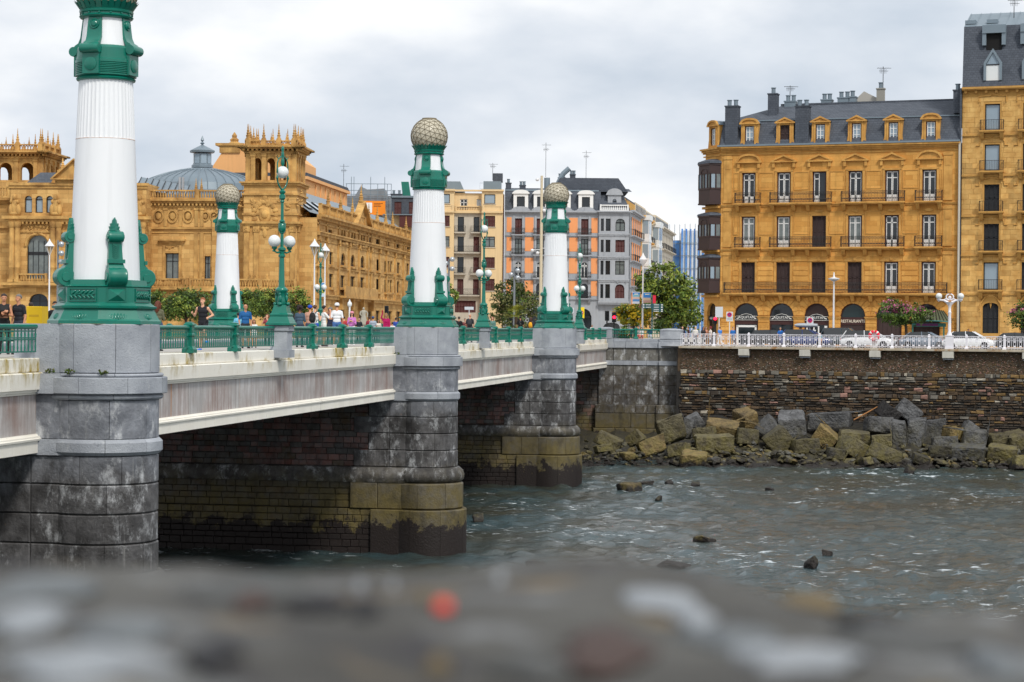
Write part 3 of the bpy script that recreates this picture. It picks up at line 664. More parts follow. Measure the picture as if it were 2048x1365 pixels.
    for px, py, w_, h_, mi, lb in ((1257,978,54,20,2,'flat mossy yellow rock breaking the river surface near the pier'),(1290,969,34,8,3,'low black rock beside the flat mossy yellow rock'),(1315,1000,20,13,3,'small pointed dark rock out in the river'),(1340,968,20,8,3,'small low black rock upstream of the mossy yellow rock'),(1392,971,26,10,3,'dark ridge shaped rock in the river before the shore'),
          (1407,1081,46,15,2,'brown topped rock in the middle of the river'),(1350,1131,66,11,3,'long flat black rock awash close to the parapet'),(1072,1131,34,18,1,'rounded mossy rock near the parapet and the algae pier'),(1622,1131,34,26,3,'pointed black rock standing in white water'),(1656,1109,26,13,3,'low black rock behind the pointed black rock'),(955,1042,36,14,3,'submerged dark rock beside the algae covered pier'),(1540,981,18,8,3,'tiny dark rock alone in open water'),(1817,945,20,18,3,'dark stump like rock just off the shore')):
        p = at_z(px, py+h_*.2, WATER); sc = p.y/4000
        o = obj('river_rock', boulder_mesh(w_*sc*1.15, h_*sc*1.7, w_*sc*.8, rr, M_ROCK[mi], .5 if 'pointed' not in lb else .2), None, (p.x, p.y, WATER+h_*sc*.1)); o.rotation_euler = (rr.uniform(-.3, .3), rr.uniform(-.35, .35), rr.uniform(0, 3)); tag(o, lb, 'rock', 'rocks out in the river')
    a, b = slope_pt(1706, 845), slope_pt(1757, 820); m = MB(); m.tube([a+Vector((0, -.3, .2)), (a+b)/2+Vector((0, -.2, .25)), b+Vector((0, 0, .3))], [.05, .06, .04], 6)
    tag(m.build('driftwood_pole', mat('driftwood', (158, 110, 64), .8, var=.5)), 'thin brown driftwood pole leaning on the boulders', 'driftwood')
boulders()
# ------------------------------------------------------------------ lighthouse-like columns
M_LATT = mat('globe_lattice', (124, 113, 90), .6, var=.4)
M_PANE = mat('globe_glass', (198, 191, 172), .35, var=.6, vscale=3, col2=(166, 158, 138))
M_SEAM = mat('rust_seam', (196, 150, 120), .7, var=1, vscale=7, col2=(226, 226, 226))
def sq(v_): return v_
def column():
    t = thing('lighthouse_column', '', 'column'); OC = rad(22.5)
    m = MB(); m.lathe([(1.49, 0), (1.49, .08), (1.44, .12), (1.32, .34), (1.30, .38)], 8, rot=OC); m.lathe([(1.30, .381), (1.37, .41), (1.38, .46), (1.31, .48), (1.27, .52)], 8, rot=OC); pl = m.build('plinth', M_GREEN, t)
    for k in range(8):     # cast leaf on each plinth face
        m = MB(); a = k*math.pi/4
        for j in range(7):
            q = (j-3)*.42; m.T = Matrix.Rotation(a, 4, 'Z') @ Matrix.Translation((1.30-.03*abs(j-3)*.3, .075*(j-3), .2)) @ Matrix.Rotation(-q*.5, 4, 'X') @ Matrix.Rotation(-.5, 4, 'Y')
            m.sphere((0, 0, 0), (.02, .032, .09), 8, 5)
        m.build('leaf_relief', M_GREEN, pl, 60)
    m = MB(); m.lathe([(1.255, .521), (1.215, .56), (1.215, .95), (1.25, .98), (1.20, 1.0), (1.12, 1.02), (1.10, 1.15), (.9, 1.16)], 8, rot=OC); base = m.build('base', M_GREEN, t)
    for k in range(4):
        # raised frame with acanthus branch on the axis faces
        m = MB(); m.T = Matrix.Rotation(k*math.pi/2, 4, 'Z') @ Matrix.Translation((1.128, 0, .755))
        for y0, y1, z0, z1 in ((-.40, .40, .15, .175), (-.40, .40, -.175, -.15), (-.40, -.375, -.15, .15), (.375, .40, -.15, .15)): m.box(0, .02, y0, y1, z0, z1)
        B0 = m.T
        for j in range(11):
            y = -.33+.062*j; sg = 1 if j % 2 else -1
            m.T = B0 @ Matrix.Translation((.012, y, sg*.055)) @ Matrix.Rotation(sg*.75, 4, 'X'); m.sphere((0, 0, 0), (.035, .085, .028), 8, 5)
        m.T = B0; m.tube([(.012, -.36, -.04), (.02, -.1, .03), (.02, .12, -.03), (.012, .36, .03)], .018, 6)
        m.build('acanthus_relief', M_GREEN, base, 50)
        # pyramid boss on the diagonal faces
        m = MB(); m.T = Matrix.Rotation(k*math.pi/2+math.pi/4, 4, 'Z') @ Matrix.Translation((1.126, 0, .755))
        m.add([(0, -.23, -.16), (0, .23, -.16), (0, .23, .16), (0, -.23, .16), (.12, 0, 0)], [(0, 1, 4), (1, 2, 4), (2, 3, 4), (3, 0, 4)])
        m.box(-.01, .012, -.27, .27, .165, .185); m.box(-.01, .012, -.27, .27, -.185, -.165); m.box(-.01, .012, -.27, -.25, -.165, .165); m.box(-.01, .012, .25, .27, -.165, .165)
        m.build('pyramid_boss', M_GREEN, base)
    rs = lambda z: .93-.225*(z-1.15)/5.28
    m = MB(); m.lathe([(.93, 1.15), (rs(4.86), 4.86)], 64); sh = m.build('shaft', M_ENAM, t, 30)
    m = MB(); m.lathe([(rs(4.86)+.004, 4.855), (rs(4.87)+.004, 4.875)], 64); m.build('seam', M_SEAM, sh, 30)
    # fluted upper length
    m = MB(); n = 40; vs = []; fs = []
    prof = [0, .25, .5, .75]
    for z in (4.877, 6.45):
        for k in range(n*4):
            ph = k % 4; r = rs(z) - (.0 if ph == 0 else (.018 if ph in (1, 3) else .024)); a = 2*math.pi*k/(n*4); vs.append((r*math.cos(a), r*math.sin(a), z))
    q = n*4; m.add(vs, [(k, (k+1) % q, q+(k+1) % q, q+k) for k in range(q)]); m.build('fluted_shaft', M_ENAM, t)
    # green band with grooves
    pr = [(.70, 6.40), (.76, 6.42), (.78, 6.46), (.74, 6.50), (.80, 6.53), (.80, 6.56)]
    for i in range(7): z = 6.575+.045*i; pr += [(.775, z), (.80, z+.012), (.80, z+.032)]
    pr += [(.80, 6.93), (.775, 6.95), (.76, 7.24), (.72, 7.30), (.66, 7.32)]
    m = MB(); m.lathe(pr, 48); band = m.build('head_band', M_GREEN, t, 30)
    m = MB(); m.lathe([(.66, 7.30), (.585, 8.05)], 48); m.build('neck', M_ENAM, t, 30)
    for k in range(4):
        Rk = Matrix.Rotation(k*math.pi/2, 4, 'Z')
        m = MB(); m.T = Rk; pts = [(.60, 8.06), (.63, 7.75), (.66, 7.55), (.72, 7.42), (.82, 7.36), (.86, 7.30), (.70, 7.28), (.60, 7.5), (.56, 8.06)]
        w0 = .21; q = len(pts); vs = [(r, s_*(w0 if i not in (0, 8) else .19), z) for s_ in (-1, 1) for i, (r, z) in enumerate(pts)]
        m.add(vs, [tuple(range(q)), tuple(range(2*q-1, q-1, -1))]+[((i+1) % q, i, q+i, q+(i+1) % q) for i in range(q)]); st = m.build('strap', M_GREEN, t, 40)
        m = MB(); m.T = Rk @ Matrix.Translation((.84, 0, 7.2)) @ Matrix.Rotation(rad(90), 4, 'X'); m.lathe([(.05, -.27), (.125, -.27), (.13, -.25), (.13, .25), (.125, .27), (.05, .27)], 18); m.build('roll', M_GREEN, st, 40)
        m = MB(); m.T = Rk @ Matrix.Translation((.615, 0, 7.86)) @ Matrix.Rotation(rad(90), 4, 'Y'); m.lathe([(.135, 0), (.135, .03), (.12, .05), (.095, .04), (.06, .07), (.0001, .075)], 16); m.build('rosette', M_GREEN, st, 30)
        m = MB(); m.T = Rk; m.box(.70, .825, -.24, .24, 6.54, 7.08); m.T = Rk @ Matrix.Translation((.825, 0, 6.79)) @ Matrix.Rotation(rad(90), 4, 'Y'); m.lathe([(.175, 0), (.175, .015), (.12, .035), (.0001, .045)], 20); m.build('disc', M_GREEN, band, 30)
    m = MB(); m.lathe([(.58, 8.03), (.68, 8.06), (.71, 8.10), (.66, 8.14), (.66, 8.18), (.70, 8.20), (.71, 8.25), (.68, 8.27), (.70, 8.36), (.78, 8.44), (.5, 8.45)], 48); cap = m.build('capital', M_GREEN, t, 35)
    m = MB()
    for k in range(28):
        m.T = Matrix.Rotation(2*math.pi*k/28, 4, 'Z'); m.add([(.69, -.075, 8.28), (.69, .075, 8.28), (.79, .07, 8.44), (.86, 0, 8.52), (.79, -.07, 8.44)], [(0, 1, 2, 3, 4)]); m.add([(.67, -.075, 8.28), (.67, .075, 8.28), (.77, .07, 8.44), (.84, 0, 8.50), (.77, -.07, 8.44)], [(4, 3, 2, 1, 0)])
        if k % 2 == 0: m.sphere((.665, 0, 8.16), .035, 8, 5)
    m.build('leaf_crown', M_GREEN, cap, 30)
    bm = bmesh.new(); bmesh.ops.create_icosphere(bm, subdivisions=3, radius=.86); bm.normal_update()
    for v_ in bm.verts: v_.co = Matrix.Rotation(.3, 3, 'Y') @ v_.co; v_.co.z += 8.93
    ed = [(e_.verts[0].co.copy(), e_.verts[1].co.copy()) for e_ in bm.edges]; me = bpy.data.meshes.new('globe'); bm.to_mesh(me); bm.free(); me.materials.append(M_PANE)
    gl = obj('globe', me, t); m = MB(); c = Vector((0, 0, 8.93))
    for a, b in ed:
        if a.z < 8.4 and b.z < 8.4: continue
        m.tube([a+(a-c)*.012, b+(b-c)*.012], .0095, 4, cap=False)
    m.build('lattice', M_LATT, gl); m = MB(); m.lathe([(.36, 9.70), (.34, 9.78), (.0001, 9.80)], 20); m.build('globe_cap', M_LATT, gl, 40)
    # four scroll consoles on the diagonals
    m = MB(); pts = [(.9, 1.02), (1.02, .96), (1.2, 1.0)]
    body = [(.80, 1.0), (1.15, .98), (1.18, 1.3), (1.12, 1.48), (1.05, 1.56), (1.03, 1.75), (1.0, 2.1), (1.02, 2.2), (.98, 2.42), (.80, 2.42)]
    for i in range(len(body)-1): pass
    w_ = [.225, .225, .225, .215, .20, .185, .165, .165, .15, .15]
    q = len(body); vs = [(r, s_*w_[i], z) for s_ in (-1, 1) for i, (r, z) in enumerate(body)]
    m.add(vs, [tuple(range(q)), tuple(range(2*q-1, q-1, -1))]+[((i+1) % q, i, q+i, q+(i+1) % q) for i in range(q)])
    m.box(1.03, 1.10, -.235, .235, 1.58, 1.68); bme = m.mesh('console_body', M_GREEN, 30)
    vme = []
    for z, r, rr_, hw in ((1.22, 1.09, .245, .25), (2.27, .98, .15, .2)):
        m = MB(); m.T = Matrix.Translation((r, 0, z)) @ Matrix.Rotation(rad(90), 4, 'X')
        m.lathe([(.03, -hw-.03), (rr_*.45, -hw-.03), (rr_*.5, -hw), (rr_*.92, -hw), (rr_, -hw+.03), (rr_*.95, -hw+.09), (rr_, -hw+.15), (rr_*.96, 0), (rr_, hw-.15), (rr_*.95, hw-.09), (rr_, hw-.03), (rr_*.92, hw), (rr_*.5, hw), (rr_*.45, hw+.03), (.03, hw+.03)], 22); vme.append(m.mesh('volute', M_GREEN, 40))
    m = MB(); out_ = [(-.11, 2.34), (-.16, 2.44), (-.13, 2.46), (-.15, 2.54), (-.11, 2.55), (-.12, 2.62), (-.07, 2.63), (-.06, 2.70), (0, 2.78), (.06, 2.70), (.07, 2.63), (.12, 2.62), (.11, 2.55), (.15, 2.54), (.13, 2.46), (.16, 2.44), (.11, 2.34)]
    q = len(out_); m.add([(.86, y, z) for y, z in out_]+[(.93-.04*(z-2.34), y*.9, z) for y, z in out_]+[(1.03-.16*(z-2.34), 0, z) for y, z in out_], [(i, (i+1) % q, q+(i+1) % q, q+i) for i in range(q)]+[(q+i, q+(i+1) % q, 2*q+(i+1) % q, 2*q+i) for i in range(q)]); lme = m.mesh('palmette', M_GREEN)
    m = MB()
    for i in range(7):
        z = 1.74+.052*i
        for s_ in (-1, 1): m.T = Matrix.Translation((1.025-.05*(z-1.75), s_*.045, z)) @ Matrix.Rotation(s_*.7, 4, 'X'); m.box(0, .022, -.05, .05, -.012, .012)
    sme = m.mesh('chevron_relief', M_GREEN)
    for k in range(4):
        a = math.pi/4+k*math.pi/2; o = obj('scroll_console', bme, t, (0, 0, 0), a)
        for nm, me in (('volute', vme[0]), ('volute', vme[1]), ('palmette', lme), ('chevron_relief', sme)): obj(nm, me, o)
    return t
c0 = column()
for i, (x, y, rz, lb) in enumerate(((0, 0, -.14, 'white and green lighthouse column above the pier closest to the parapet, globe cut off'), (0, S, 0, 'white and green lighthouse column on the mid river pier with algae base'), (0, 2*S, 0, 'white and green lighthouse column on the pier closest to the quay boulders'), (-BW, 2*S, 0, 'white and green lighthouse column on the far side of the roadway, before clipped trees'))):
    o = c0 if i == 0 else copy_tree(c0); o.location = bw(x, y, .022); o.rotation_euler = (0, 0, BT+rz); o['label'] = lb; o['group'] = 'lighthouse columns on the bridge'

# ------------------------------------------------------------------ green globe lamps
M_GLOBE = mat('opal_globe', (226, 230, 230), .25, var=.3, vscale=5, col2=(200, 206, 206))
def lamp_post():
    t = thing('globe_lamp_post', '', 'lamp post')
    m = MB(); q = math.pi/4; r2 = math.sqrt(2)
    m.lathe([(r*r2, z) for r, z in ((.46, 0), (.46, .07), (.43, .10), (.36, .26), (.33, .32), (.35, .35), (.35, .40), (.30, .44), (.25, .62), (.22, .74))], 4, rot=q); m.build('foot', M_GREEN, t)
    m = MB(); m.lathe([(.16, .74), (.19, .80), (.17, .95), (.15, 1.12), (.20, 1.22), (.23, 1.26), (.23, 1.32), (.15, 1.40)], 8, rot=q/2)
    for k in range(4):
        m.T = Matrix.Rotation(k*math.pi/2, 4, 'Z'); m.sphere((.19, 0, .98), (.06, .07, .15), 8, 6); m.sphere((.21, 0, 1.14), (.05, .05, .06), 8, 5); m.sphere((.24, 0, .78), (.08, .10, .07), 8, 5)
    m.build('figure_drum', M_GREEN, t, 50)
    m = MB(); m.lathe([(.13, 1.40), (.115, 1.5), (.088, 2.48), (.13, 2.52), (.13, 2.58), (.09, 2.62), (.10, 2.72), (.15, 2.76), (.15, 2.82), (.07, 2.88), (.06, 3.35), (.10, 3.40), (.07, 3.44)], 12); m.build('shaft', M_GREEN, t, 35)
    m = MB(); ang = 1.05
    for s_ in (-1, 1):
        m.T = Matrix.Rotation(ang, 4, 'Z'); m.tube([(s_*.08, 0, 2.70), (s_*.22, 0, 2.66), (s_*.36, 0, 2.70), (s_*.38, 0, 2.80)], [.04, .035, .03, .06], 8); m.sphere((s_*.44, 0, 2.72), .035, 8, 5)
        m.lathe([(.03, 2.76), (.09, 2.80), (.11, 2.86), (.06, 2.88)], 12, s_*.38, 0)
    m.build('arms', M_GREEN, t, 50)
    for s_ in (-1, 1):
        m = MB(); m.sphere((s_*.38*math.cos(ang), s_*.38*math.sin(ang), 3.08), .225, 20, 14); m.build('globe', M_GLOBE, t, 80)
    m = MB(); m.lathe([(.05, 3.40), (.12, 3.46), (.14, 3.58), (.12, 3.70), (.05, 3.78), (.11, 3.80), (.11, 3.84), (.06, 3.88), (.055, 4.5), (.09, 4.54), (.06, 4.60), (.115, 4.66), (.115, 4.78), (.07, 4.82), (.12, 4.88), (.12, 4.92), (.05, 4.98)], 12)
    for k in range(4):
        m.T = Matrix.Rotation(k*math.pi/2+ang, 4, 'Z'); m.tube([(.06, 0, 3.42), (.16, 0, 3.46), (.2, 0, 3.6), (.16, 0, 3.74), (.06, 0, 3.78)], .018, 6)
    m.build('urn_shaft', M_GREEN, t, 40)
    m = MB(); m.T = Matrix.Rotation(ang, 4, 'Z')
    for s_ in (-1, 1):
        m.tube([(0, 0, 4.97), (s_*.12, 0, 5.05), (s_*.22, 0, 5.2), (s_*.26, 0, 5.36), (s_*.27, 0, 5.40), (s_*.27, 0, 5.55), (s_*.27, 0, 5.60), (s_*.26, 0, 5.95), (s_*.2, 0, 6.1), (s_*.06, 0, 6.2)], [.04, .032, .028, .03, .055, .055, .03, .025, .025, .03], 8)
        m.tube([(s_*.2, 0, 6.1), (s_*.28, 0, 6.16), (s_*.26, 0, 6.22)], .02, 6)
    m.lathe([(.03, 5.84), (.07, 5.95), (.06, 6.1), (.03, 6.15), (.06, 6.25), (.05, 6.35), (.035, 6.38), (.055, 6.45), (.05, 6.54), (.0001, 6.6)], 10); m.build('lyre', M_GREEN, t, 50)
    m = MB(); m.sphere((0, 0, 5.62), .225, 20, 14); m.build('globe', M_GLOBE, t, 80)
    return t
l0 = lamp_post()
for i, ((x, y), lb) in enumerate(zip(LP, ('green three globe lamp post on the railing beside the crowd with cameras', 'green three globe lamp post between the second and third lighthouse columns', 'green three globe lamp post past the last column by the yellow sign', 'small green three globe lamp post on the far footway before the theatre side', 'green three globe lamp post on the far footway hidden beyond the first column'))):
    if i == 4: continue
    o = l0 if i == 0 else copy_tree(l0); o.location = bw(x, y, .04); o.rotation_euler = (0, 0, BT); o['label'] = lb; o['group'] = 'green globe lamps on the bridge'

# ------------------------------------------------------------------ green cast iron railings
def railing(L_, npost):
    t = thing('iron_railing', '', 'railing')
    m = MB(); m.tube([(0, 0, -.065), (0, L_, -.065)], .07, 10); m.build('top_rail', M_GREEN, t, 40)
    for z in (-.18, -.355, -.40, -.71): 
        m = MB(); m.box(-.022, .022, 0, L_, z-.018, z+.018); m.build('rail', M_GREEN, t)
    m = MB(); n = int(L_/.225)
    for i in range(n+1):
        y = L_*i/n
        m.lathe([(.016, -.70), (.024, -.6), (.015, -.5), (.022, -.44), (.012, -.40), (.03, -.27), (.012, -.18), (.02, -.14), (.012, -.1)], 5, 0, y)
    tag(m.build('balusters', M_GREEN, t, 60), kind='stuff')
    r2 = math.sqrt(2); m = MB()
    m.lathe([(r*r2, z) for r, z in ((.19, -.88), (.19, -.76), (.15, -.70), (.115, -.66), (.115, -.36), (.14, -.33), (.14, -.28), (.115, -.25), (.12, -.02), (.155, .0), (.155, .04), (.11, .07), (.11, .10), (.03, .12))], 4, rot=math.pi/4); pme = m.mesh('post', M_GREEN)
    for k in range(npost): obj('post', pme, t, (0, L_*(k+1)/(npost+1), 0))
    return t
RY0 = []
def rails():
    L_ = S/2-1.42-.34; r0 = railing(L_, 3); first = True
    for side in (0, 1):
        x = -1.62+.3 if side == 0 else -BW+1.62-.3
        for k in range(-1, 3):
            for h in (0, 1):
                if side == 1 and k < 1: continue
                if k == -1 and h == 0: continue
                o = r0 if first else copy_tree(r0); first = False
                y = k*S + (1.42 if h == 0 else S/2+.34)
                o.location = bw(x, y, 0); o.rotation_euler = (0, 0, BT); o['group'] = 'green railings along the bridge'
                pc = ['closest to the parapet', 'with algae base in mid river', 'nearest the boulders', '']
                if side == 1: o['label'] = {(1, 0): 'far footway green railing seen behind the first lighthouse column', (1, 1): 'far footway green railing behind the running man', (2, 0): 'far footway green railing right of the far lighthouse column', (2, 1): 'far footway green railing past the small far lamp post'}[(k, h)]
                else: o['label'] = {(-1, 1): 'green cast iron railing in front of the yellow delivery bag', (0, 0): 'green cast iron railing in front of the running man', (0, 1): 'green cast iron railing in front of the crowd with cameras', (1, 0): 'green cast iron railing in front of the men in black shirts',
                     (1, 1): 'green cast iron railing in front of the yellow backpack', (2, 0): 'green cast iron railing between last column and its following lamp post', (2, 1): 'green cast iron railing short of the abutment pillar'}[(k, h)]
    t = railing(AX-2.4, 1); t.location = AB.matrix_basis @ Vector((.5, .15, -GND+.03)); t.rotation_euler = (0, 0, BT-math.pi/2)
    tag(t, 'green railing on top of the grey stone abutment', group='green railings along the bridge')
rails()

# ------------------------------------------------------------------ white quay railing
def quay_rail():
    t = thing('white_railing', 'ornate white iron railing along the quay above the rubble wall', 'railing', QF.o+Vector((0, 0, .036)), QF.a)
    mw = .47; m = MB()
    m.box(0, mw, -.03, .03, 1.02, 1.07); m.box(0, mw, -.02, .02, .72, .745); m.box(0, mw, -.02, .02, .14, .165)
    m.box(-.014, .014, -.014, .014, .02, 1.02)
    for x in (.15, .32): m.box(x-.014, x+.014, -.014, .014, .16, .74)
    m.tube([(mw/2+.105*math.cos(a), 0, .86+.105*math.sin(a)) for a in [2*math.pi*i/12 for i in range(13)]], .02, 5)
    m.sphere((mw/2, 0, .86), (.045, .03, .045), 8, 5); m.sphere((mw/2, 0, .62), (.09, .025, .06), 8, 5); m.sphere((mw/2, 0, .25), (.09, .025, .07), 8, 5)
    m.tube([(.02, 0, .99), (.07, 0, .95), (.11, 0, 1.0)], .013, 4); m.tube([(mw-.02, 0, .99), (mw-.07, 0, .95), (mw-.11, 0, 1.0)], .013, 4)
    m.tube([(mw*(.02+.96*i/6), 0, .06+.07*abs(math.cos(math.pi*i/6))) for i in range(7)], .02, 4)
    me = m.mesh('rail_module', M_IRON)
    m = MB(); r2 = math.sqrt(2)
    m.lathe([(r*r2, z) for r, z in ((.15, 0), (.15, .12), (.11, .16), (.085, .2), (.085, .9), (.11, .93), (.11, 1.0), (.085, 1.03), (.085, 1.09), (.11, 1.11), (.06, 1.15), (.02, 1.2))], 4, rot=math.pi/4); pm = m.mesh('post', M_IRON)
    x = .12; i = 0
    while x < 40:
        obj('rail_module', me, t, (x, -.12, 0)); x += mw; i += 1
        if i % 6 == 0: obj('post', pm, t, (x+.1, -.12, 0)); x += .2
quay_rail()
def quay_lamp():
    s_ = QF.s(1900); o = QF.o+QF.d*s_-QF.n*.12
    t = thing('white_globe_lamp', 'white iron lamp post with two round globes on the quay railing', 'lamp post', (o.x, o.y, GND+.036), QF.a)
    m = MB(); m.box(-.3, .3, -.2, .2, 0, 1.05); m.box(-.34, .34, -.24, .24, 0, .15); m.box(-.33, .33, -.23, .23, 1.05, 1.12); m.build('pedestal', M_IRON, t)
    m = MB(); m.lathe([(.22, 1.12), (.2, 1.2), (.13, 1.4), (.12, 2.9), (.15, 3.0), (.11, 3.05), (.11, 3.4), (.16, 3.6), (.3, 3.85)], 14); m.build('shaft', M_IRON, t, 40)
    m = MB()
    for s2 in (-1, 1):
        m.tube([(0, 0, 3.6), (s2*.25, 0, 3.85), (s2*.5, 0, 3.98), (s2*1.0, 0, 4.0)], [.14, .12, .08, .06], 8); m.lathe([(.03, 3.86), (.1, 3.96), (.16, 4.02), (.17, 4.1)], 12, s2*.88, 0)
        m.tube([(s2*.5, 0, 3.98), (s2*.35, 0, 4.1), (s2*.2, 0, 4.05)], .05, 6)
    m.tube([(.3*math.cos(a), 0, 4.25+.25*math.sin(a)) for a in [2*math.pi*i/16 for i in range(17)]], .06, 6); m.sphere((0, 0, 4.2), (.14, .06, .16), 10, 6); m.build('arms', M_IRON, t, 50)
    for s2 in (-1, 1): m = MB(); m.sphere((s2*.88, 0, 4.32), .26, 18, 12); m.build('globe', M_GLOBE, t, 80)
quay_lamp()
# ------------------------------------------------------------------ building kit
def ashlar(name, a, b, joint, bw_=1.1, bh=.42, js=.012, dirt=.45, streak=.5, coord=None):
    """dressed stone: courses in object space, block to block colour change, recessed joints, soot below ledges and rain streaks"""
    k = nodes_mat(name); N, L, p = k.N, k.L, k.p
    tc = N.new('ShaderNodeTexCoord'); sx = N.new('ShaderNodeSeparateXYZ'); L.new(tc.outputs['Object'], sx.inputs[0])
    cb = N.new('ShaderNodeCombineXYZ'); L.new(k.math('ADD', sx.outputs[0], k.math('MULTIPLY', sx.outputs[1], .73)), cb.inputs[0]); L.new(sx.outputs[2], cb.inputs[1])
    bt = N.new('ShaderNodeTexBrick'); L.new(cb.outputs[0], bt.inputs['Vector'])
    bt.inputs['Scale'].default_value = 1; bt.inputs['Brick Width'].default_value = bw_; bt.inputs['Row Height'].default_value = bh; bt.inputs['Mortar Size'].default_value = js; bt.inputs['Mortar Smooth'].default_value = .3
    bt.inputs['Color1'].default_value = lin(a)+(1,); bt.inputs['Color2'].default_value = lin(b)+(1,); bt.inputs['Mortar'].default_value = lin(joint)+(1,)
    c = bt.outputs['Color']
    c = k.mix(k.rng(k.noise(.35, 6, .6), .4, .75, 0, dirt), c, tuple(x*.68 for x in lin(b))+(1,))
    c = k.mix(k.rng(k.noise(1.4, 6, .65, (1, 1, .1)), .52, .78, 0, streak), c, tuple(x*.36 for x in lin(b))+(1,))
    c = k.mix(k.rng(k.noise(2.2, 5, .6), .56, .75, 0, .35), c, tuple(min(1, x*1.3) for x in lin(a))+(1,))
    L.new(c, p.inputs['Base Color']); p.inputs['Roughness'].default_value = .85
    b_ = N.new('ShaderNodeBump'); b_.inputs['Strength'].default_value = .5; b_.inputs['Distance'].default_value = .04
    L.new(k.math('SUBTRACT', k.noise(9, 5), k.math('MULTIPLY', bt.outputs['Fac'], 1.5)), b_.inputs['Height']); L.new(b_.outputs[0], p.inputs['Normal'])
    return k.m
M_HOT = ashlar('hotel_stone', (228, 172, 90), (202, 142, 64), (156, 106, 48), 1.3, .47, .006)
M_HTR = mat('hotel_trim_stone', (224, 172, 92), .8, var=.9, vscale=1.1, col2=(166, 114, 48), streak=.55, bump=.2)
M_TAL = mat('tall_house_stone', (226, 184, 112), .85, var=1, vscale=1.3, col2=(186, 136, 68), bump=.35, bscale=8, rand=.2, streak=.3, grime=(120, 92, 52), gscale=.8, gth=(.6, .75))
M_TTR = mat('tall_house_trim', (206, 158, 84), .85, var=.6, vscale=1.5, col2=(164, 120, 60), streak=.4)
M_THE = ashlar('theatre_stone', (222, 180, 112), (186, 140, 78), (142, 102, 54), 1.2, .5, .008, .5, .5)
M_THT = mat('theatre_trim', (226, 180, 106), .85, var=1, vscale=.8, col2=(138, 98, 52), streak=.7, bump=.4, bscale=6)
M_SLATE = ashlar('slate_roof', (84, 90, 100), (72, 78, 88), (52, 56, 64), .34, .22, .012, .3, .2)
M_ZINC = mat('zinc_sheet', (128, 142, 152), .45, metal=.2, var=.5, vscale=.6, col2=(100, 114, 124))
M_GLS = mat('window_glass', (20, 25, 30), .06, spec=.6, var=.6, vscale=.5, col2=(46, 53, 58))
M_GLL = mat('bright_window_glass', (150, 168, 182), .08, spec=.9, var=.6, vscale=.4, col2=(110, 128, 140))
M_CUR = mat('curtained_glass', (126, 134, 132), .15, spec=.7, var=.8, vscale=1.6, col2=(64, 72, 74))
M_MAR = mat('maroon_joinery', (62, 30, 28), .6)
M_SHUT = mat('brown_shutter', (62, 44, 42), .65, var=.3)
M_RSHUT = mat('red_brown_shutter', (86, 36, 32), .6, var=.3)
M_WFR = mat('white_joinery', (232, 232, 230), .5)
M_DFR = mat('dark_joinery', (28, 30, 34), .5)
M_BLK = mat('black_ironwork', (30, 29, 29), .5)
M_DARK = mat('dark_interior', (16, 15, 15), .9)
def skin(m, x0, x1, z0, z1, ops, y=0, rev=.3, mi=None, mir=None, seg=10):
    """front wall face with real openings and their reveals; ops: (x0,x1,z0,z1,rise)"""
    ops = [tuple(o)+(0,)*(5-len(o)) for o in ops]
    xs = sorted({x0, x1, *[max(x0, min(x1, v_)) for o in ops for v_ in o[:2]]}); zs = sorted({z0, z1, *[max(z0, min(z1, v_)) for o in ops for v_ in o[2:4]]})
    for i in range(len(xs)-1):
        for j in range(len(zs)-1):
            cx, cz = (xs[i]+xs[i+1])/2, (zs[j]+zs[j+1])/2
            if xs[i+1]-xs[i] < 1e-5 or zs[j+1]-zs[j] < 1e-5: continue
            if any(o[0] < cx < o[1] and o[2] < cz < o[3] for o in ops): continue
            m.add([(xs[i], y, zs[j]), (xs[i+1], y, zs[j]), (xs[i+1], y, zs[j+1]), (xs[i], y, zs[j+1])], [(0, 1, 2, 3)], mi)
    for a, b, c, d, rise in ops:
        y2 = y+rev
        if rise:
            pts = [(a+(b-a)*i/seg, d-rise+rise*math.sqrt(max(0, 1-(2*i/seg-1)**2))) for i in range(seg+1)]
            for (xa, za), (xb, zb) in zip(pts[:-1], pts[1:]):
                m.add([(xa, y, za), (xb, y, zb), (xb, y, d), (xa, y, d)], [(0, 1, 2, 3)], mi); m.add([(xa, y, za), (xa, y2, za), (xb, y2, zb), (xb, y, zb)], [(0, 1, 2, 3)], mir)
            ring = [(a, c), (b, c)]; top = d-rise
        else: top = d; m.add([(a, y, d), (a, y2, d), (b, y2, d), (b, y, d)], [(0, 1, 2, 3)], mir)
        m.add([(a, y, c), (b, y, c), (b, y2, c), (a, y2, c)], [(0, 1, 2, 3)], mir)
        m.add([(a, y, c), (a, y2, c), (a, y2, top), (a, y, top)], [(0, 1, 2, 3)], mir); m.add([(b, y2, c), (b, y, c), (b, y, top), (b, y2, top)], [(0, 1, 2, 3)], mir)
def hull(m, x0, x1, y0, y1, z0, z1):   # the other sides of a block, without its front
    m.add([(x0,y0,z0),(x1,y0,z0),(x1,y1,z0),(x0,y1,z0),(x0,y0,z1),(x1,y0,z1),(x1,y1,z1),(x0,y1,z1)], [(4,5,6,7),(1,2,6,5),(2,3,7,6),(3,0,4,7)])
WC = {}
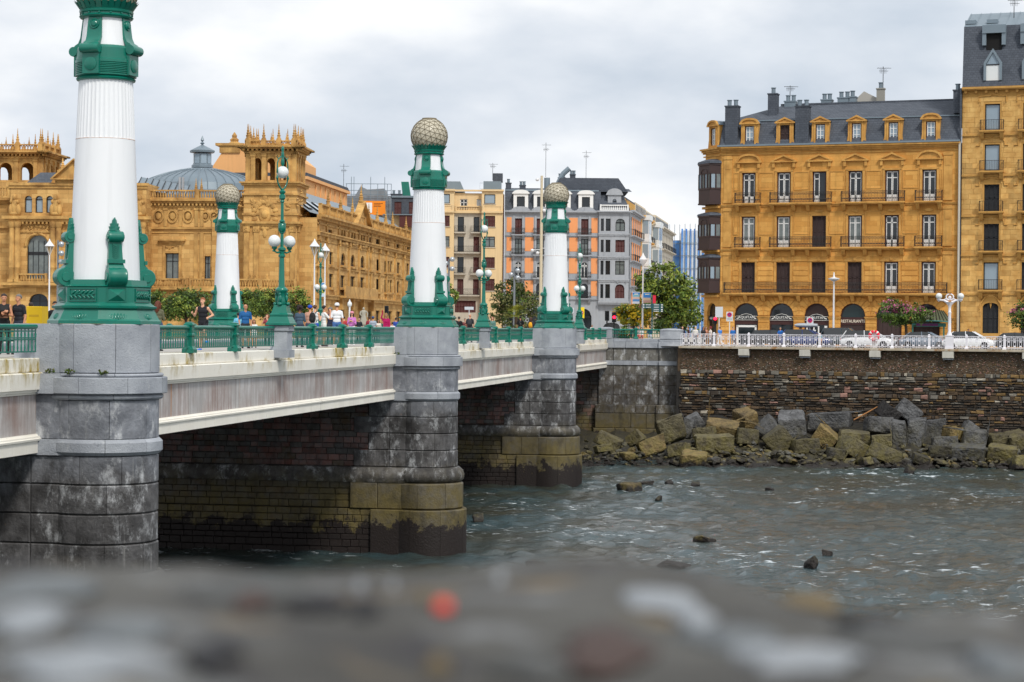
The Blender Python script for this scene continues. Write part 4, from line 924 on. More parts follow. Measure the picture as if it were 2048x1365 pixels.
def win_mesh(w_, h_, st, rise):
    key = (round(w_, 1), round(h_, 1), st, rise > 0)
    if key in WC: return WC[key]
    w_, h_ = key[0], key[1]; f = MB(); g = MB(); rise = min(w_/2, rise)
    def bar(x0, x1, z0, z1, y0=0, y1=.08, mi=0): f.box(x0, x1, y0, y1, z0, z1, mi)
    a = w_/2; gm = [M_GLS]; fm = [M_WFR, M_MAR]
    def glass(x0, x1, z0, z1):
        if rise:
            top = z1-rise; pts = [(x0, z0), (x1, z0)]+[(x1+(x0-x1)*i/10, top+rise*math.sqrt(max(0, 1-(2*i/10-1)**2))) for i in range(11)]; g.prism(pts, .05, .07)
        else: g.box(x0, x1, .05, .07, z0, z1)
    if st in ('french', 'french_c', 'french_o'):
        for x0, x1 in ((-a, -a+.13), (a-.13, a)): bar(x0, x1, 0, h_, -.05, .08, 1)
        bar(-a+.13, a-.13, h_-.1, h_, -.03, .08, 1)
        i0, i1, t = -a+.13, a-.13, h_-.1; glass(i0, i1, 0, t)
        for s_ in (0, 1):
            if st == 'french_o' and s_: continue
            x0, x1 = (i0, -.02) if s_ == 0 else (.02, i1)
            bar(x0, x0+.065, 0, t); bar(x1-.065, x1, 0, t); bar(x0, x1, t-.08, t); bar(x0, x1, t-.62, t-.54); bar(x0, x1, 0, h_*.22, .0, .05); bar(x0+.09, x1-.09, .1, h_*.2, -.015, 0)
        gm = [M_CUR if st == 'french_c' else M_GLS]
    elif st in ('shutter', 'rshutter', 'dshutter'):
        fm = [{'shutter': M_SHUT, 'rshutter': M_RSHUT, 'dshutter': M_DFR}[st]]
        n = max(2, round(w_/.45)); g.box(-a, a, .09, .1, 0, h_)
        for i in range(n):
            x0, x1 = -a+w_*i/n+.012, -a+w_*(i+1)/n-.012; bar(x0, x0+.06, 0, h_); bar(x1-.06, x1, 0, h_)
            for z in (0, h_*.5-.05, h_-.1): bar(x0, x1, z, z+.1)
            q = int(h_/.11)
            for j in range(q): z = h_*j/q; f.add([(x0+.05, .02, z), (x1-.05, .02, z), (x1-.05, .07, z+.1), (x0+.05, .07, z+.1)], [(0, 1, 2, 3)])
        gm = [M_DARK]
    elif st == 'sash':
        for x0, x1 in ((-a, -a+.09), (a-.09, a)): bar(x0, x1, 0, h_, -.06, .08, 1)
        bar(-a, a, h_-.07, h_, -.06, .08, 1); glass(-a+.09, a-.09, 0, h_-.07); bar(-a+.09, a-.09, 0, .1, 0, .08)
        for x in (-a+.09, -.05, a-.17): bar(x, x+.08, 0, h_-.07)
        for z in (h_*.34, h_*.64, h_-.14): bar(-a+.09, a-.09, z, z+.05, .01, .07)
        gm = [M_GLL]
    elif st in ('plain', 'plain_l', 'plain_c', 'white2', 'white_l'):
        fm = [M_WFR if st.startswith('white') else M_DFR]; t = .1; glass(-a+.02, a-.02, .02, h_-.02)
        bar(-a, -a+t, 0, h_-rise*.9); bar(a-t, a, 0, h_-rise*.9); bar(-a, a, 0, t)
        if not rise: bar(-a, a, h_-t, h_)
        else:
            bar(-a, a, h_-rise-.05, h_-rise+.05); f.tube([(a*.97*math.cos(q), .03, h_-rise+rise*.97*math.sin(q)) for q in [math.pi*i/10 for i in range(11)]], .06, 4)
        if st in ('white2', 'plain_c', 'white_l') or w_ > 1.6: bar(-.05, .05, 0, h_-rise*.2); bar(-a, a, h_*.7, h_*.7+.07)
        gm = [{'plain': M_GLS, 'plain_l': M_GLL, 'plain_c': M_CUR, 'white2': M_GLS, 'white_l': M_GLL}[st]]
    elif st == 'grille':
        fm = [M_DFR]; glass(-a, a, 0, h_)
        for i in range(1, 4): x = -a+w_*i/4; bar(x-.03, x+.03, 0, h_-rise*.5)
        bar(-a, a, h_*.55, h_*.55+.35); bar(-a, -a+.1, 0, h_-rise); bar(a-.1, a, 0, h_-rise); gm = [M_CUR]
    WC[key] = (f.mesh('window', fm), g.mesh('pane', gm)); return WC[key]
def window(par, x0, x1, z0, z1, y, st, rise=0):
    fm, gm = win_mesh(x1-x0, z1-z0, st, rise); k = (round(x1-x0, 1), round(z1-z0, 1))
    o = obj('window', fm, par, ((x0+x1)/2, y, z0)); o.scale = ((x1-x0)/k[0], 1, (z1-z0)/k[1])
    obj('shutter_board' if 'shutter' in st else 'pane', gm, o); return o
def ironwork(m, x0, x1, y, z, h, step=.14, orn=True, side=.0):
    m.box(x0, x1, y-.02, y+.02, z+h-.04, z+h); m.box(x0, x1, y-.015, y+.015, z+.08, z+.11); n = max(2, int((x1-x0)/step))
    if orn: m.box(x0, x1, y-.012, y+.012, z+h*.72, z+h*.72+.025)
    for i in range(n+1):
        x = x0+(x1-x0)*i/n; m.box(x-.011, x+.011, y-.011, y+.011, z, z+h)
        if orn and i < n: xm = x+(x1-x0)/n/2; m.sphere((xm, y, z+h*.84), (.04, .012, .05), 6, 4); m.sphere((xm, y, z+h*.3), (.045, .012, .09), 6, 4)
    if side:
        for x in (x0, x1):
            m.box(x-.02, x+.02, y, y+side, z+h-.04, z+h); k = max(1, int(side/step))
            for i in range(k): m.box(x-.011, x+.011, y+side*i/k-.011, y+side*i/k+.011, z, z+h)
def balcony(par, x0, x1, z, pr, mt, h=1.0, br=(), orn=True, y=0):
    b = obj('balcony', None, par, (0, y, 0)); m = MB(); m.box(x0, x1, -pr, .0, z-.16, z-.02); m.box(x0+.08, x1-.08, -pr+.08, .0, z-.26, z-.16); m.build('slab', mt, b)
    m = MB(); ironwork(m, x0+.06, x1-.06, -pr+.06, z-.02, h, orn=orn, side=pr-.06); m.build('railing', M_BLK, b)
    for x in br:
        m = MB(); m.prism([(-.0, z-.95), (.0, z-.95), (.0, z-.95)], 0, 0) if False else None
        m.add([(x-.16, -.001, z-.9), (x+.16, -.001, z-.9), (x+.16, -pr*.35, z-.75), (x-.16, -pr*.35, z-.75), (x-.18, -pr*.85, z-.27), (x+.18, -pr*.85, z-.27), (x-.18, -.001, z-.27), (x+.18, -.001, z-.27)], [(0, 1, 2, 3), (3, 2, 5, 4), (4, 5, 7, 6), (0, 3, 4, 6), (1, 7, 5, 2)])
        m.build('bracket', mt, b)
    return b
def courses(par, name, mt, x0, x1, rows, y=0, ret=0):
    """horizontal mouldings: rows of (z0,z1,projection)"""
    m = MB()
    for z0, z1, pr in rows: m.box(x0-ret*pr, x1+ret*pr, y-pr, y+.02, z0, z1)
    m.build_each(name, mt, par)
def arc_pts(x0, x1, z, rise, n=8): return [(x1+(x0-x1)*i/n, z+rise*math.sqrt(max(0, 1-(2*i/n-1)**2))) for i in range(n+1)]
def pediment(m, x0, x1, z, rise, pr, kind, y=0, th=.14):
    m.box(x0, x1, y-pr, y+.02, z-.12, z)
    if kind == 'tri':
        c = (x0+x1)/2; m.prism([(x0, z), (x0+.25, z), (c, z+rise-.18), (x1-.25, z), (x1, z), (c, z+rise)], y-pr, y+.02); m.prism([(x0+.25, z), (x1-.25, z), (c, z+rise-.18)], y-pr*.4, y+.02)
    else:
        o = arc_pts(x0, x1, z, rise); i_ = arc_pts(x0+.22, x1-.22, z, rise-.18)
        m.prism([(x1, z)]+o[1:-1]+[(x0, z), (x0+.22, z)]+i_[::-1][1:-1]+[(x1-.22, z)], y-pr, y+.02); m.prism([(x0+.22, z), (x1-.22, z)]+i_[1:-1], y-pr*.4, y+.02)
def chimney(par, x0, x1, y0, y1, z0, z1, mt, pots=2, name='chimney'):
    m = MB(); m.box(x0, x1, y0, y1, z0, z1-.12); m.box(x0-.06, x1+.06, y0-.06, y1+.06, z1-.12, z1); o = m.build(name, mt, par); m = MB()
    for i in range(pots): x = x0+(x1-x0)*(i+.5)/pots; m.lathe([(.2, z1), (.2, z1+.5), (.26, z1+.52), (.26, z1+.58)], 10, x, (y0+y1)/2)
    m.build('flue_cap', M_ZINC, o, 40); return o
def aerial(loc, h, label, n=5):
    t = thing('roof_aerial', label, 'aerial', loc, group='aerials on the roofs'); m = MB(); m.tube([(0, 0, 0), (0, 0, h)], .035, 6); m.build('mast', M_BLK, t)
    m = MB(); m.tube([(-.6, 0, h*.93), (.8, 0, h*.93)], .02, 4)
    for i in range(n): x = -.5+1.2*i/n; m.tube([(x, -.3, h*.93), (x, .3, h*.93)], .015, 4); m.tube([(x*.6, 0, h*.8-.25), (x*.6, 0, h*.8+.25)], .015, 4)
    m.tube([(-.4, 0, h*.8), (.5, 0, h*.8)], .02, 4); m.build('array', M_BLK, t); return t

# ------------------------------------------------------------------ yellow hotel with mansard roof
HF = Fac(1440, 192, -20)
def hotel():
    t = thing('corner_hotel', 'golden stone corner building with grey mansard roof, iron balconies and shop arches', 'building', HF.o, HF.a); F = HF
    XE = F(1919, 500)[0]; zc = F.z(1440, 296); zr = [F.z(1500, 407), F.z(1500, 495.5), F.z(1500, 586)]
    cols = [(1483, 1510.3), (1553, 1580.3), (1623.5, 1652), (1695.5, 1724), (1768.5, 1797.5), (1843, 1872.5)]
    cx = [(F(a, 470)[0], F(b, 470)[0]) for a, b in cols]; ops = []; W = 1.32
    cx = [((a+b)/2-W/2, (a+b)/2+W/2) for a, b in cx]
    st = [['french', 'french', 'french_o', 'french', 'french', 'french'], ['french_c', 'french_c', 'shutter', 'french_c', 'french', 'french'], ['shutter', 'shutter', 'shutter', 'shutter', 'french', 'french']]
    wins = []
    for r in range(3):
        h_ = 2.9 if r != 1 else 2.95
        for (a, b), s_ in zip(cx, st[r]): ops.append((a, b, zr[r]+.02, zr[r]+h_)); wins.append((a, b, zr[r]+.02, zr[r]+h_, s_))
    arches = [F(a, 650)[0] for a in (1468.5, 1516, 1538.6, 1586.8, 1608.5, 1657.6, 1680.4, 1730.5, 1752.8, 1803, 1826.7, 1879)]
    za = F.z(1492, 606.5); aw = [(arches[i], arches[i+1]) for i in range(0, 12, 2)]
    for a, b in aw: ops.append((a, b, 0.02, za, (b-a)/2))
    m = MB(); skin(m, 0, XE, 0, zc, ops, 0, .35, seg=16); hull(m, 0, XE, 0, 13, 0, zc); m.build('wall', M_HOT, t)
    for w_ in wins: window(t, *w_[:4], .2, w_[4])
    # string courses, cornice, gutter
    courses(t, 'cornice', M_HTR, 0, XE, [(zc-.75, zc-.62, .08), (zc-.45, zc-.3, .14), (zc-.3, zc-.12, .3), (zc-.12, zc+.04, .5)], ret=0)
    m = MB(); m.box(-.3, XE, -.56, -.3, zc+.045, zc+.2); m.build('gutter', M_ZINC, t)
    for z in zr: courses(t, 'string_course', M_HTR, 0, XE, [(z-.34, z-.2, .09), (z-.2, z-.12, .16)])
    # corner and end pilasters
    for x0, x1 in ((.25, 1.05), (XE-1.5, XE-.7)):
        m = MB()
        for r, (za_, zb_) in enumerate(((zr[2]+.05, zr[1]-.4), (zr[1]+.05, zr[0]-.4), (zr[0]+.05, zc-.8))):
            m.box(x0, x1, -.07, .02, za_, zb_); m.box(x0+.15, x1-.15, -.1, -.07, zb_-1.3, zb_-.5); m.box(x0-.06, x1+.06, -.13, .02, zb_-.35, zb_-.1); m.box(x0-.04, x1+.04, -.12, .02, za_, za_+.2)
        m.build('pilaster', M_HTR, t)
    # window surrounds: pediments on the top floor, panels between
    for i, (a, b) in enumerate(cx):
        m = MB(); zt = zr[0]+2.9; pediment(m, a-.6, b+.6, zt+1.05, .62 if i not in (0, 5) else .75, .28, 'arc' if i in (0, 5) else 'tri')
        m.box(a-.22, a-.02, -.07, .02, zr[0], zt+.1); m.box(b+.02, b+.22, -.07, .02, zr[0], zt+.1); m.box(a-.22, b+.22, -.07, .02, zt+.02, zt+.2)
        for x in (a-.45, b+.2): m.box(x, x+.25, -.2, .02, zt+.45, zt+.93)
        m.build('window_hood', M_HTR, t)
        for r in (1, 2):
            m = MB(); z1 = zr[r]+2.95; m.box(a-.2, a-.02, -.06, .02, zr[r], z1+.1); m.box(b+.02, b+.2, -.06, .02, zr[r], z1+.1)
            if r == 2: m.prism([(a-.35, z1+.02), (b+.35, z1+.02)]+arc_pts(a-.35, b+.35, z1+.1, .32), -.09, .02); m.sphere(((a+b)/2, -.1, z1+.22), (.16, .08, .2), 8, 6)
            else: m.box(a-.2, b+.2, -.06, .02, z1+.02, z1+.14); m.sphere(((a+b)/2, -.05, z1+.45), (.4, .06, .16), 10, 6)
            m.build('window_surround', M_HTR, t)
    gaps = [(cx[i][1]+.32, cx[i+1][0]-.32) for i in range(5)]+[(1.2, cx[0][0]-.32), (cx[5][1]+.32, XE-1.6)]
    for a, b in gaps:
        for r in range(3):
            m = MB(); z0 = zr[r]
            if r == 2:
                for j in range(5): m.box(a, b, -.05, .02, z0+.08+.52*j, z0+.08+.52*j+.46)
                m.box(a+.1, b-.1, -.06, .02, z0+3.0, z0+3.55)
            else:
                for x0, x1, q0, q1 in ((a, b, 1.2, 1.27), (a, b, 2.85 if r == 0 else 3.3, 2.92 if r == 0 else 3.37), (a, a+.07, 1.27, 2.85 if r == 0 else 3.3), (b-.07, b, 1.27, 2.85 if r == 0 else 3.3)): m.box(x0, x1, -.045, .02, z0+q0, z0+q1)
            m.build('wall_panel', M_HOT if r == 2 else M_HTR, t)
    # balconies
    prs = [(0, 0), (1, 2), (3, 4), (5, 5)]
    for r in (0, 1):
        for a, b in prs:
            x0, x1 = cx[a][0]-.62, cx[b][1]+.62; br = [cx[a][0]-.35, cx[a][1]+.35]+([cx[b][0]-.35, cx[b][1]+.35] if b != a else []); balcony(t, x0, x1, zr[r], .75, M_HTR, br=br)
    pill = [(aw[i][1]+aw[i+1][0])/2 for i in range(5)]+[aw[0][0]-.55, aw[5][1]+.6]
    balcony(t, .45, XE-1.0, zr[2], .85, M_HTR, br=sorted(pill+[(a+b)/2 for a, b in aw]))
    # rusticated ground floor with voussoirs, shop fronts
    zi = F.z(1520, 633)
    for xa, xb in [(0.1, aw[0][0])]+[(aw[i][1], aw[i+1][0]) for i in range(5)]+[(aw[5][1], XE-.1)]:
        o = obj('rusticated_pier', None, t); z = .02; c = 0
        while z < zi-.25:
            m = MB(); m.cbox(xa+.02, xb-.02, -.08, .02, z, z+.40, .025); m.build('stone', M_HOT, o); z += .43
        m = MB(); m.box(xa-.03, xb+.03, -.14, .02, zi-.22, zi-.02); m.box(xa-.08, xb+.08, -.2, .02, zi-.08, zi); m.build('impost', M_HTR, o)
    for a, b in aw:
        o = obj('arch', None, t); c = (a+b)/2; r0 = (b-a)/2+.01; zs = za-r0
        for i in range(11):
            q0, q1 = math.pi*i/11+.012, math.pi*(i+1)/11-.012; r1 = 2.05 if abs(i-5) < 4 else 1.7
            def P(r, q): x = c+r*math.cos(q); z = zs+r*math.sin(q); return (x, min(z, zr[2]-.42))
            m = MB(); lim = (b-a)/2+.5
            pts = [P(r0, q0), P(r1, q0), P(r1, q1), P(r0, q1)]; pts = [(max(c-lim-.05, min(c+lim+.05, x)), max(zi+.01, z)) for x, z in pts]
            m.prism(pts, -.08, .02); m.build('voussoir', M_HOT, o)
    shop = ['AQUITAN', 'AQUITAN', 'AQUITAN', None, None, None]
    M_SIGN = mat('sign_black', (24, 28, 34), .5); M_LET = mat('sign_white', (232, 232, 228), .5); M_GOLD = mat('cream_lettering', (250, 238, 218), .5)
    for i, (a, b) in enumerate(aw):
        o = obj('shop_front', None, t, ((a+b)/2, .22, 0)); w_ = (b-a)/2; r = w_
        up = M_SHUT if i == 2 else (M_GLS if i != 3 else mat('green_glass', (36, 52, 54), .15))
        m = MB(); m.prism([(-w_, zi-.05), (w_, zi-.05)]+arc_pts(-w_, w_, za-r, r, 14)[1:-1], .05, .08); m.build('fanlight', up, o)
        m = MB(); m.tube([((r-.06)*math.cos(q), .02, za-r+(r-.06)*math.sin(q)) for q in [math.pi*k/16 for k in range(17)]], .07, 5)
        m.box(-w_, -w_+.14, -.02, .1, 0, zi); m.box(w_-.14, w_, -.02, .1, 0, zi); m.build('frame', M_MAR, o)
        if shop[i]:
            m = MB(); m.box(-w_, w_, -.05, .03, zi-.78, zi-.36); m.build('fascia', M_MAR, o)
            q = [(-w_+.02, zi-.36), (w_-.02, zi-.36), (w_-.1, zi), (w_*.55, zi), (w_*.4, zi+.14), (0, zi+.24), (-w_*.4, zi+.14), (-w_*.55, zi), (-w_+.1, zi)]
            m = MB(); m.prism(q, -.12, -.06); sg = m.build('sign_board', M_SIGN, o); tag(sg, 'shop sign with white lettering')
            m = MB(); m.tube([(x, -.125, z) for x, z in q[2:]+q[:3]], .02, 4); m.build('sign_edge', M_LET, o)
            lettering(shop[i], .36, M_LET, o, (0, -.13, zi-.22))
            for sg_ in (-1, 1): m = MB(); m.sphere((sg_*w_*.72, -.13, zi-.2), (.1, .015, .045), 8, 5); m.sphere((sg_*w_*.8, -.13, zi-.24), (.05, .015, .04), 8, 5); m.build('scroll_mark', M_LET, o)
            m = MB(); m.box(-w_+.14, w_-.14, .06, .08, 0, zi-.78); m.build('shop_glass', M_GLS, o)
            if i != 1:
                m = MB(); fr = .13
                if i == 0: m.box(-w_+.16, -w_+.36, -.03, .05, 0, zi-.85); m.box(w_-.36, w_-.16, -.03, .05, 0, zi-.85); m.box(-w_+.16, w_-.16, -.03, .05, zi-1.05, zi-.86)
                else:
                    for x in (-w_+.16, -w_*.3, .1, w_*.62, w_-.3): m.box(x, x+.12, -.03, .05, 0, zi-.9)
                    for z in (zi-.98, 1.4): m.box(-w_+.16, -.1, -.029, .049, z, z+.12); m.box(w_*.62, w_-.18, -.029, .049, z, z+.12)
                m.build('shop_door_frame', M_WFR, o)
        elif i == 3:
            m = MB(); m.box(-w_+.1, w_-.1, -.04, .06, zi-.75, zi-.05); m.build('fascia', M_MAR, o); lettering('RESTAURANTE', .40, M_GOLD, o, (0, -.07, zi-.54), sx=.86)
            m = MB()
            for j in range(24): m.box(-w_+.14, w_-.14, .0, .05, zi-.8-.115*j-.1, zi-.8-.115*j)
            m.build('roller_shutter', M_SHUT, o)
        else:
            m = MB(); m.box(-w_+.14, w_-.14, .03, .06, 0, zi-.05)
            for j in range(5): x = -w_+.14+(2*w_-.28)*j/5; m.box(x+.02, x+(2*w_-.28)/5-.02, .0, .03, .1, zi-.2)
            m.build('shutter', M_SHUT, o)
    # fan shaped glazed canopy over the last arch
    a, b = aw[5]; c = (a+b)/2+.35; o = obj('glass_canopy', None, t, (c, 0, 0)); zc0, zc1 = F.z(1880, 645), F.z(1850, 622)
    M_CAN = mat('canopy_glass', (96, 104, 84), .25, var=.5); M_TEAL = mat('teal_iron', (40, 104, 96), .5); n = 12
    rim = lambda i: (-1.75+3.9*i/n, -1.5-.35*math.sin(math.pi*i/n), zc0+.12*math.sin(math.pi*i/n)); top = lambda i: (-1.0+2.2*i/n, -.1, zc1+.12*math.sin(math.pi*i/n))
    for i in range(n): m = MB(); m.add([rim(i), rim(i+1), top(i+1), top(i)], [(0, 1, 2, 3)]); m.build('pane', M_CAN, o)
    m = MB()
    for i in range(n+1): m.tube([Vector(rim(i))+Vector((0, 0, .03)), Vector(top(i))+Vector((0, 0, .03))], .035, 4)
    m.build('ribs', M_BLK, o); m = MB(); m.tube([rim(i) for i in range(n+1)], .07, 6); m.box(-1.5, 1.6, -1.3, -1.15, zc0-.42, zc0-.08); m.build('rim', M_TEAL, o)
    for x in (-1.42, 1.42): m = MB(); m.box(x-.07, x+.07, -1.28, -1.17, 0, zc0-.42); m.build('post', M_TEAL, o)
    m = MB(); m.box(-1.1, .9, -1.33, -1.3, zc0-.36, zc0-.12); m.build('sign', mat('purple_sign', (88, 26, 84), .5), o)
    # mansard: scalloped lower slope, flatter upper slope
    zm, zt = F.z(1560, 239), F.z(1720, 208, 7); m = MB()
    m.add([(-.1, -.2, zc+.06), (XE, -.2, zc+.06), (XE, 1.0, zm), (-.1, 1.0, zm)], [(0, 1, 2, 3)])
    m.add([(-1.6, 3.2, zc+.06), (-.1, -.2, zc+.06), (-.1, 1.0, zm), (-.9, 3.6, zm)], [(0, 1, 2, 3)])
    m.add([(-1.6, 3.2, zc+.06), (-.9, 3.6, zm), (-.9, 12, zm), (-1.6, 12, zc+.06)], [(0, 1, 2, 3)])
    sx = F(1530, 212)[0]
    m.add([(-.1, 1.0, zm), (XE, 1.0, zm), (XE, 7, zt+.1), (sx, 7, zt)], [(0, 1, 2, 3)]); m.add([(-.1, 1, zm), (sx, 7, zt), (-.9, 12, zm), (-.9, 3.6, zm)], [(0, 1, 2, 3)])
    m.add([(sx, 7, zt), (XE, 7, zt+.1), (XE, 13, zm), (-.9, 13, zm)], [(0, 1, 2, 3)]); rf = m.build('roof', M_SLATE, t)
    m = MB(); m.box(-.1, XE, .9, 1.06, zm-.04, zm+.06); m.build('ridge_flashing', M_ZINC, t)
    m = MB(); m.box(sx, XE, 6.9, 7.1, zt+.02, zt+.2); m.build('ridge', M_SLATE, t)
    def dormer(par, x, kind, st_='sash', y=-.05):
        o = obj('dormer', None, par, (x, y, zc+.06)); h_ = zm-zc-.35; w_ = .82; m = MB()
        skin(m, -w_, w_, 0, h_, [(-.46, .46, .28, h_-.28)], 0, .2); hull(m, -w_, w_, 0, 1.6, 0, h_)
        m.prism([(-w_-.12, 0), (-w_, 0), (-w_, .75), (-w_-.0, .75)], -.02, .4); m.prism([(w_, 0), (w_+.12, 0), (w_, .75)], -.02, .4)
        m.box(-.62, -.46, -.05, .0, .2, h_-.1); m.box(.46, .62, -.05, .0, .2, h_-.1); m.build('surround', M_HTR, o)
        m = MB(); pediment(m, -w_-.15, w_+.15, h_, .48, .2, kind); m.build('pediment', M_HTR, o)
        m = MB(); pts = arc_pts(-w_-.1, w_+.1, h_, .45) if kind == 'arc' else [(w_+.1, h_), (0, h_+.45), (-w_-.1, h_)]
        q = len(pts); m.add([(x_, -.1, z_) for x_, z_ in pts]+[(x_, 2.2, z_) for x_, z_ in pts], [(i, i+1, q+i+1, q+i) for i in range(q-1)]); m.build('dormer_roof', M_ZINC, o)
        window(o, -.46, .46, .28, h_-.28, .12, st_)
    for i, px in enumerate((1499.5, 1570, 1641, 1713.5, 1787, 1862)): dormer(t, F(px, 260)[0], 'arc' if i in (0, 5) else 'tri', 'shutter' if i == 1 else 'sash')
    for px0, px1, y0, y1, yb, bk, n in ((1452, 1477.5, 212, 292, .9, .3, 2), (1592, 1619, 212, 292, .9, .3, 2), (1537, 1555, 188, 232, 4, 3.5, 1), (1570, 1592, 203, 216, 8, 7, 2), (1643, 1664, 200, 215, 9, 8, 2), (1676, 1700, 196, 215, 9, 8, 2), (1697, 1712, 194, 215, 9, 8, 1)):
        a = F(px0, 250, bk)[0]; b = F(px1, 250, bk)[0]; z1 = F.z(px0, y0) if bk < 1 else F(px0, y0, bk)[1]; z0 = zc if bk < 1 else zm-.5
        chimney(t, a, b, bk-.4, bk+.6, z0, z1, M_SLATE if bk < 5 else M_ZINC, n)
    # attic gable behind the ridge
    a, b = F(1706, 200, 12)[0], F(1762, 200, 12)[0]; z0, z1 = F(1730, 210, 12)[1]-1, F(1730, 183, 12)[1]; m = MB(); m.prism([(a, z0), (b, z0), (b, z1-.9), ((a+b)/2-.3, z1), (a, z1-1.0)], 12, 16); m.build('attic_gable', mat('grey_render', (176, 172, 164), .8), t)
    a = F(1755, 190, 12)[0]; chimney(t, a, a+.75, 11.4, 12.0, z0, z1+.2, mat('grey_stucco', (150, 148, 140), .8), 1)
    # chamfered corner with three stacked oriels
    cw = 3.0; co = obj('corner_bay', None, t, (0, 0, 0), rad(-45)); co.location = (-cw*math.cos(rad(-45)), -cw*math.sin(rad(-45)), 0)
    m = MB(); skin(m, 0, cw, 0, zc, [(.55, 2.35, .02, za, .9)], 0, .4, seg=12); hull(m, 0, cw, 0, 6, 0, zc); m.build('wall', M_HOT, co)
    m = MB()
    for z0, z1, p_ in [(zc-.75, zc-.62, .08), (zc-.45, zc-.3, .14), (zc-.3, zc-.12, .3), (zc-.12, zc+.04, .5)]: m.box(-.3, cw-.05, -p_, .02, z0, z1)
    for z in zr: m.box(-.1, cw-.05, -.3, .02, z-.42, z-.2)
    m.build_each('cornice', M_HTR, co)
    M_ORI = mat('oriel_wood', (58, 38, 36), .5, var=.3)
    tops = [F.z(1425, 318), F.z(1425, 424), F.z(1425, 508)]; bots = [F.z(1425, 407), F.z(1425, 498), F.z(1425, 584)]
    for zt_, zb_ in zip(tops, bots):
        o = obj('oriel', None, co); pl = [(.1, 0), (.35, -.95), (2.5, -.95), (2.9, 0)]; hh = zt_-zb_
        def ring(z0, z1, g, m):
            q = [(x+(.0 if .3 < x < 2.6 else (g if x > 1 else -g)), y-g if y < 0 else y) for x, y in pl]; m.slab(q[::-1] if False else q, z0, z1)
        m = MB(); ring(zb_, zb_+.32*hh, .0, m); ring(zb_+.31*hh, zb_+.35*hh, .06, m); ring(zb_+.66*hh, zb_+.86*hh, 0, m); ring(zb_+.86*hh, zb_+.9*hh, .1, m); ring(zb_-.1, zb_+.04, .08, m); m.build('body', M_ORI, o)
        m = MB(); vs = []
        for q, z in ((1.12, .9), (1.05, .95), (.55, 1.0)): vs += [(1.5+(x-1.5)*q, y*q, zb_+z*hh) for x, y in pl]
        m.add(vs, [(i*4+j, i*4+j+1, i*4+5+j, i*4+4+j) for i in range(2) for j in range(3)]+[(8, 9, 10, 11)]); m.build('oriel_roof', M_SLATE, o)
        for (xa, ya), (xb, yb) in zip(pl[:-1], pl[1:]):
            n = 4 if abs(xb-xa) > 1 else 2; m = MB()
            for i in range(n+1): x, y = xa+(xb-xa)*i/n, ya+(yb-ya)*i/n; m.box(x-.06, x+.06, y-.02, y+.1, zb_+.32*hh, zb_+.67*hh)
            m.build('mullions', M_ORI, o)
            for i in range(n):
                m = MB(); p0 = (xa+(xb-xa)*i/n, ya+(yb-ya)*i/n+.05); p1 = (xa+(xb-xa)*(i+1)/n, ya+(yb-ya)*(i+1)/n+.05)
                m.add([(*p0, zb_+.33*hh), (*p1, zb_+.33*hh), (*p1, zb_+.67*hh), (*p0, zb_+.67*hh)], [(0, 1, 2, 3)]); m.build('pane', M_CUR if i % 2 else M_GLL, o)
        m = MB(); m.tube([(1.42+.55*math.cos(q), -.97, zb_+.68*hh+.42*math.sin(q)) for q in [math.pi*k/8 for k in range(9)]], .05, 4); m.prism([(.9, zb_+.68*hh), (1.95, zb_+.68*hh)]+arc_pts(.9, 1.95, zb_+.68*hh, .4)[1:-1], -.965, -.955, 0); m.build('arch_light', M_ORI, o)
    dormer(co, 1.5, 'arc')
    o = obj('corner_shop', None, co, (1.45, .25, 0)); m = MB(); m.box(-.9, .9, .05, .08, 0, za); m.build('shop_glass', M_GLS, o); m = MB(); m.box(-.9, .9, -.1, .02, zi-.4, zi); m.build('sign_board', M_SIGN, o); lettering('AQUITAN', .26, M_LET, o, (0, -.12, zi-.3))
    # drain pipe where it meets the taller house
    m = MB(); m.tube([(XE-.05, -.3, 0), (XE-.05, -.3, zc)], .1, 8); m.build('drain_pipe', mat('pale_pipe', (196, 190, 176), .5), t)
    return XE, zc
HXE, HZC = hotel()
aerial(HF.o+HF.d*HF(1766, 180, 12)[0]+HF.n*12+Vector((0, 0, HF(1766, 178, 12)[1])), 2.2, 'thin roof aerial beside the attic gable behind the mansard'); aerial(HF.o+HF.d*HF(1580, 200, 8)[0]+HF.n*8+Vector((0, 0, HF(1580, 204, 8)[1])), 1.6, 'greenish roof aerial by the chimneys of the golden corner building')

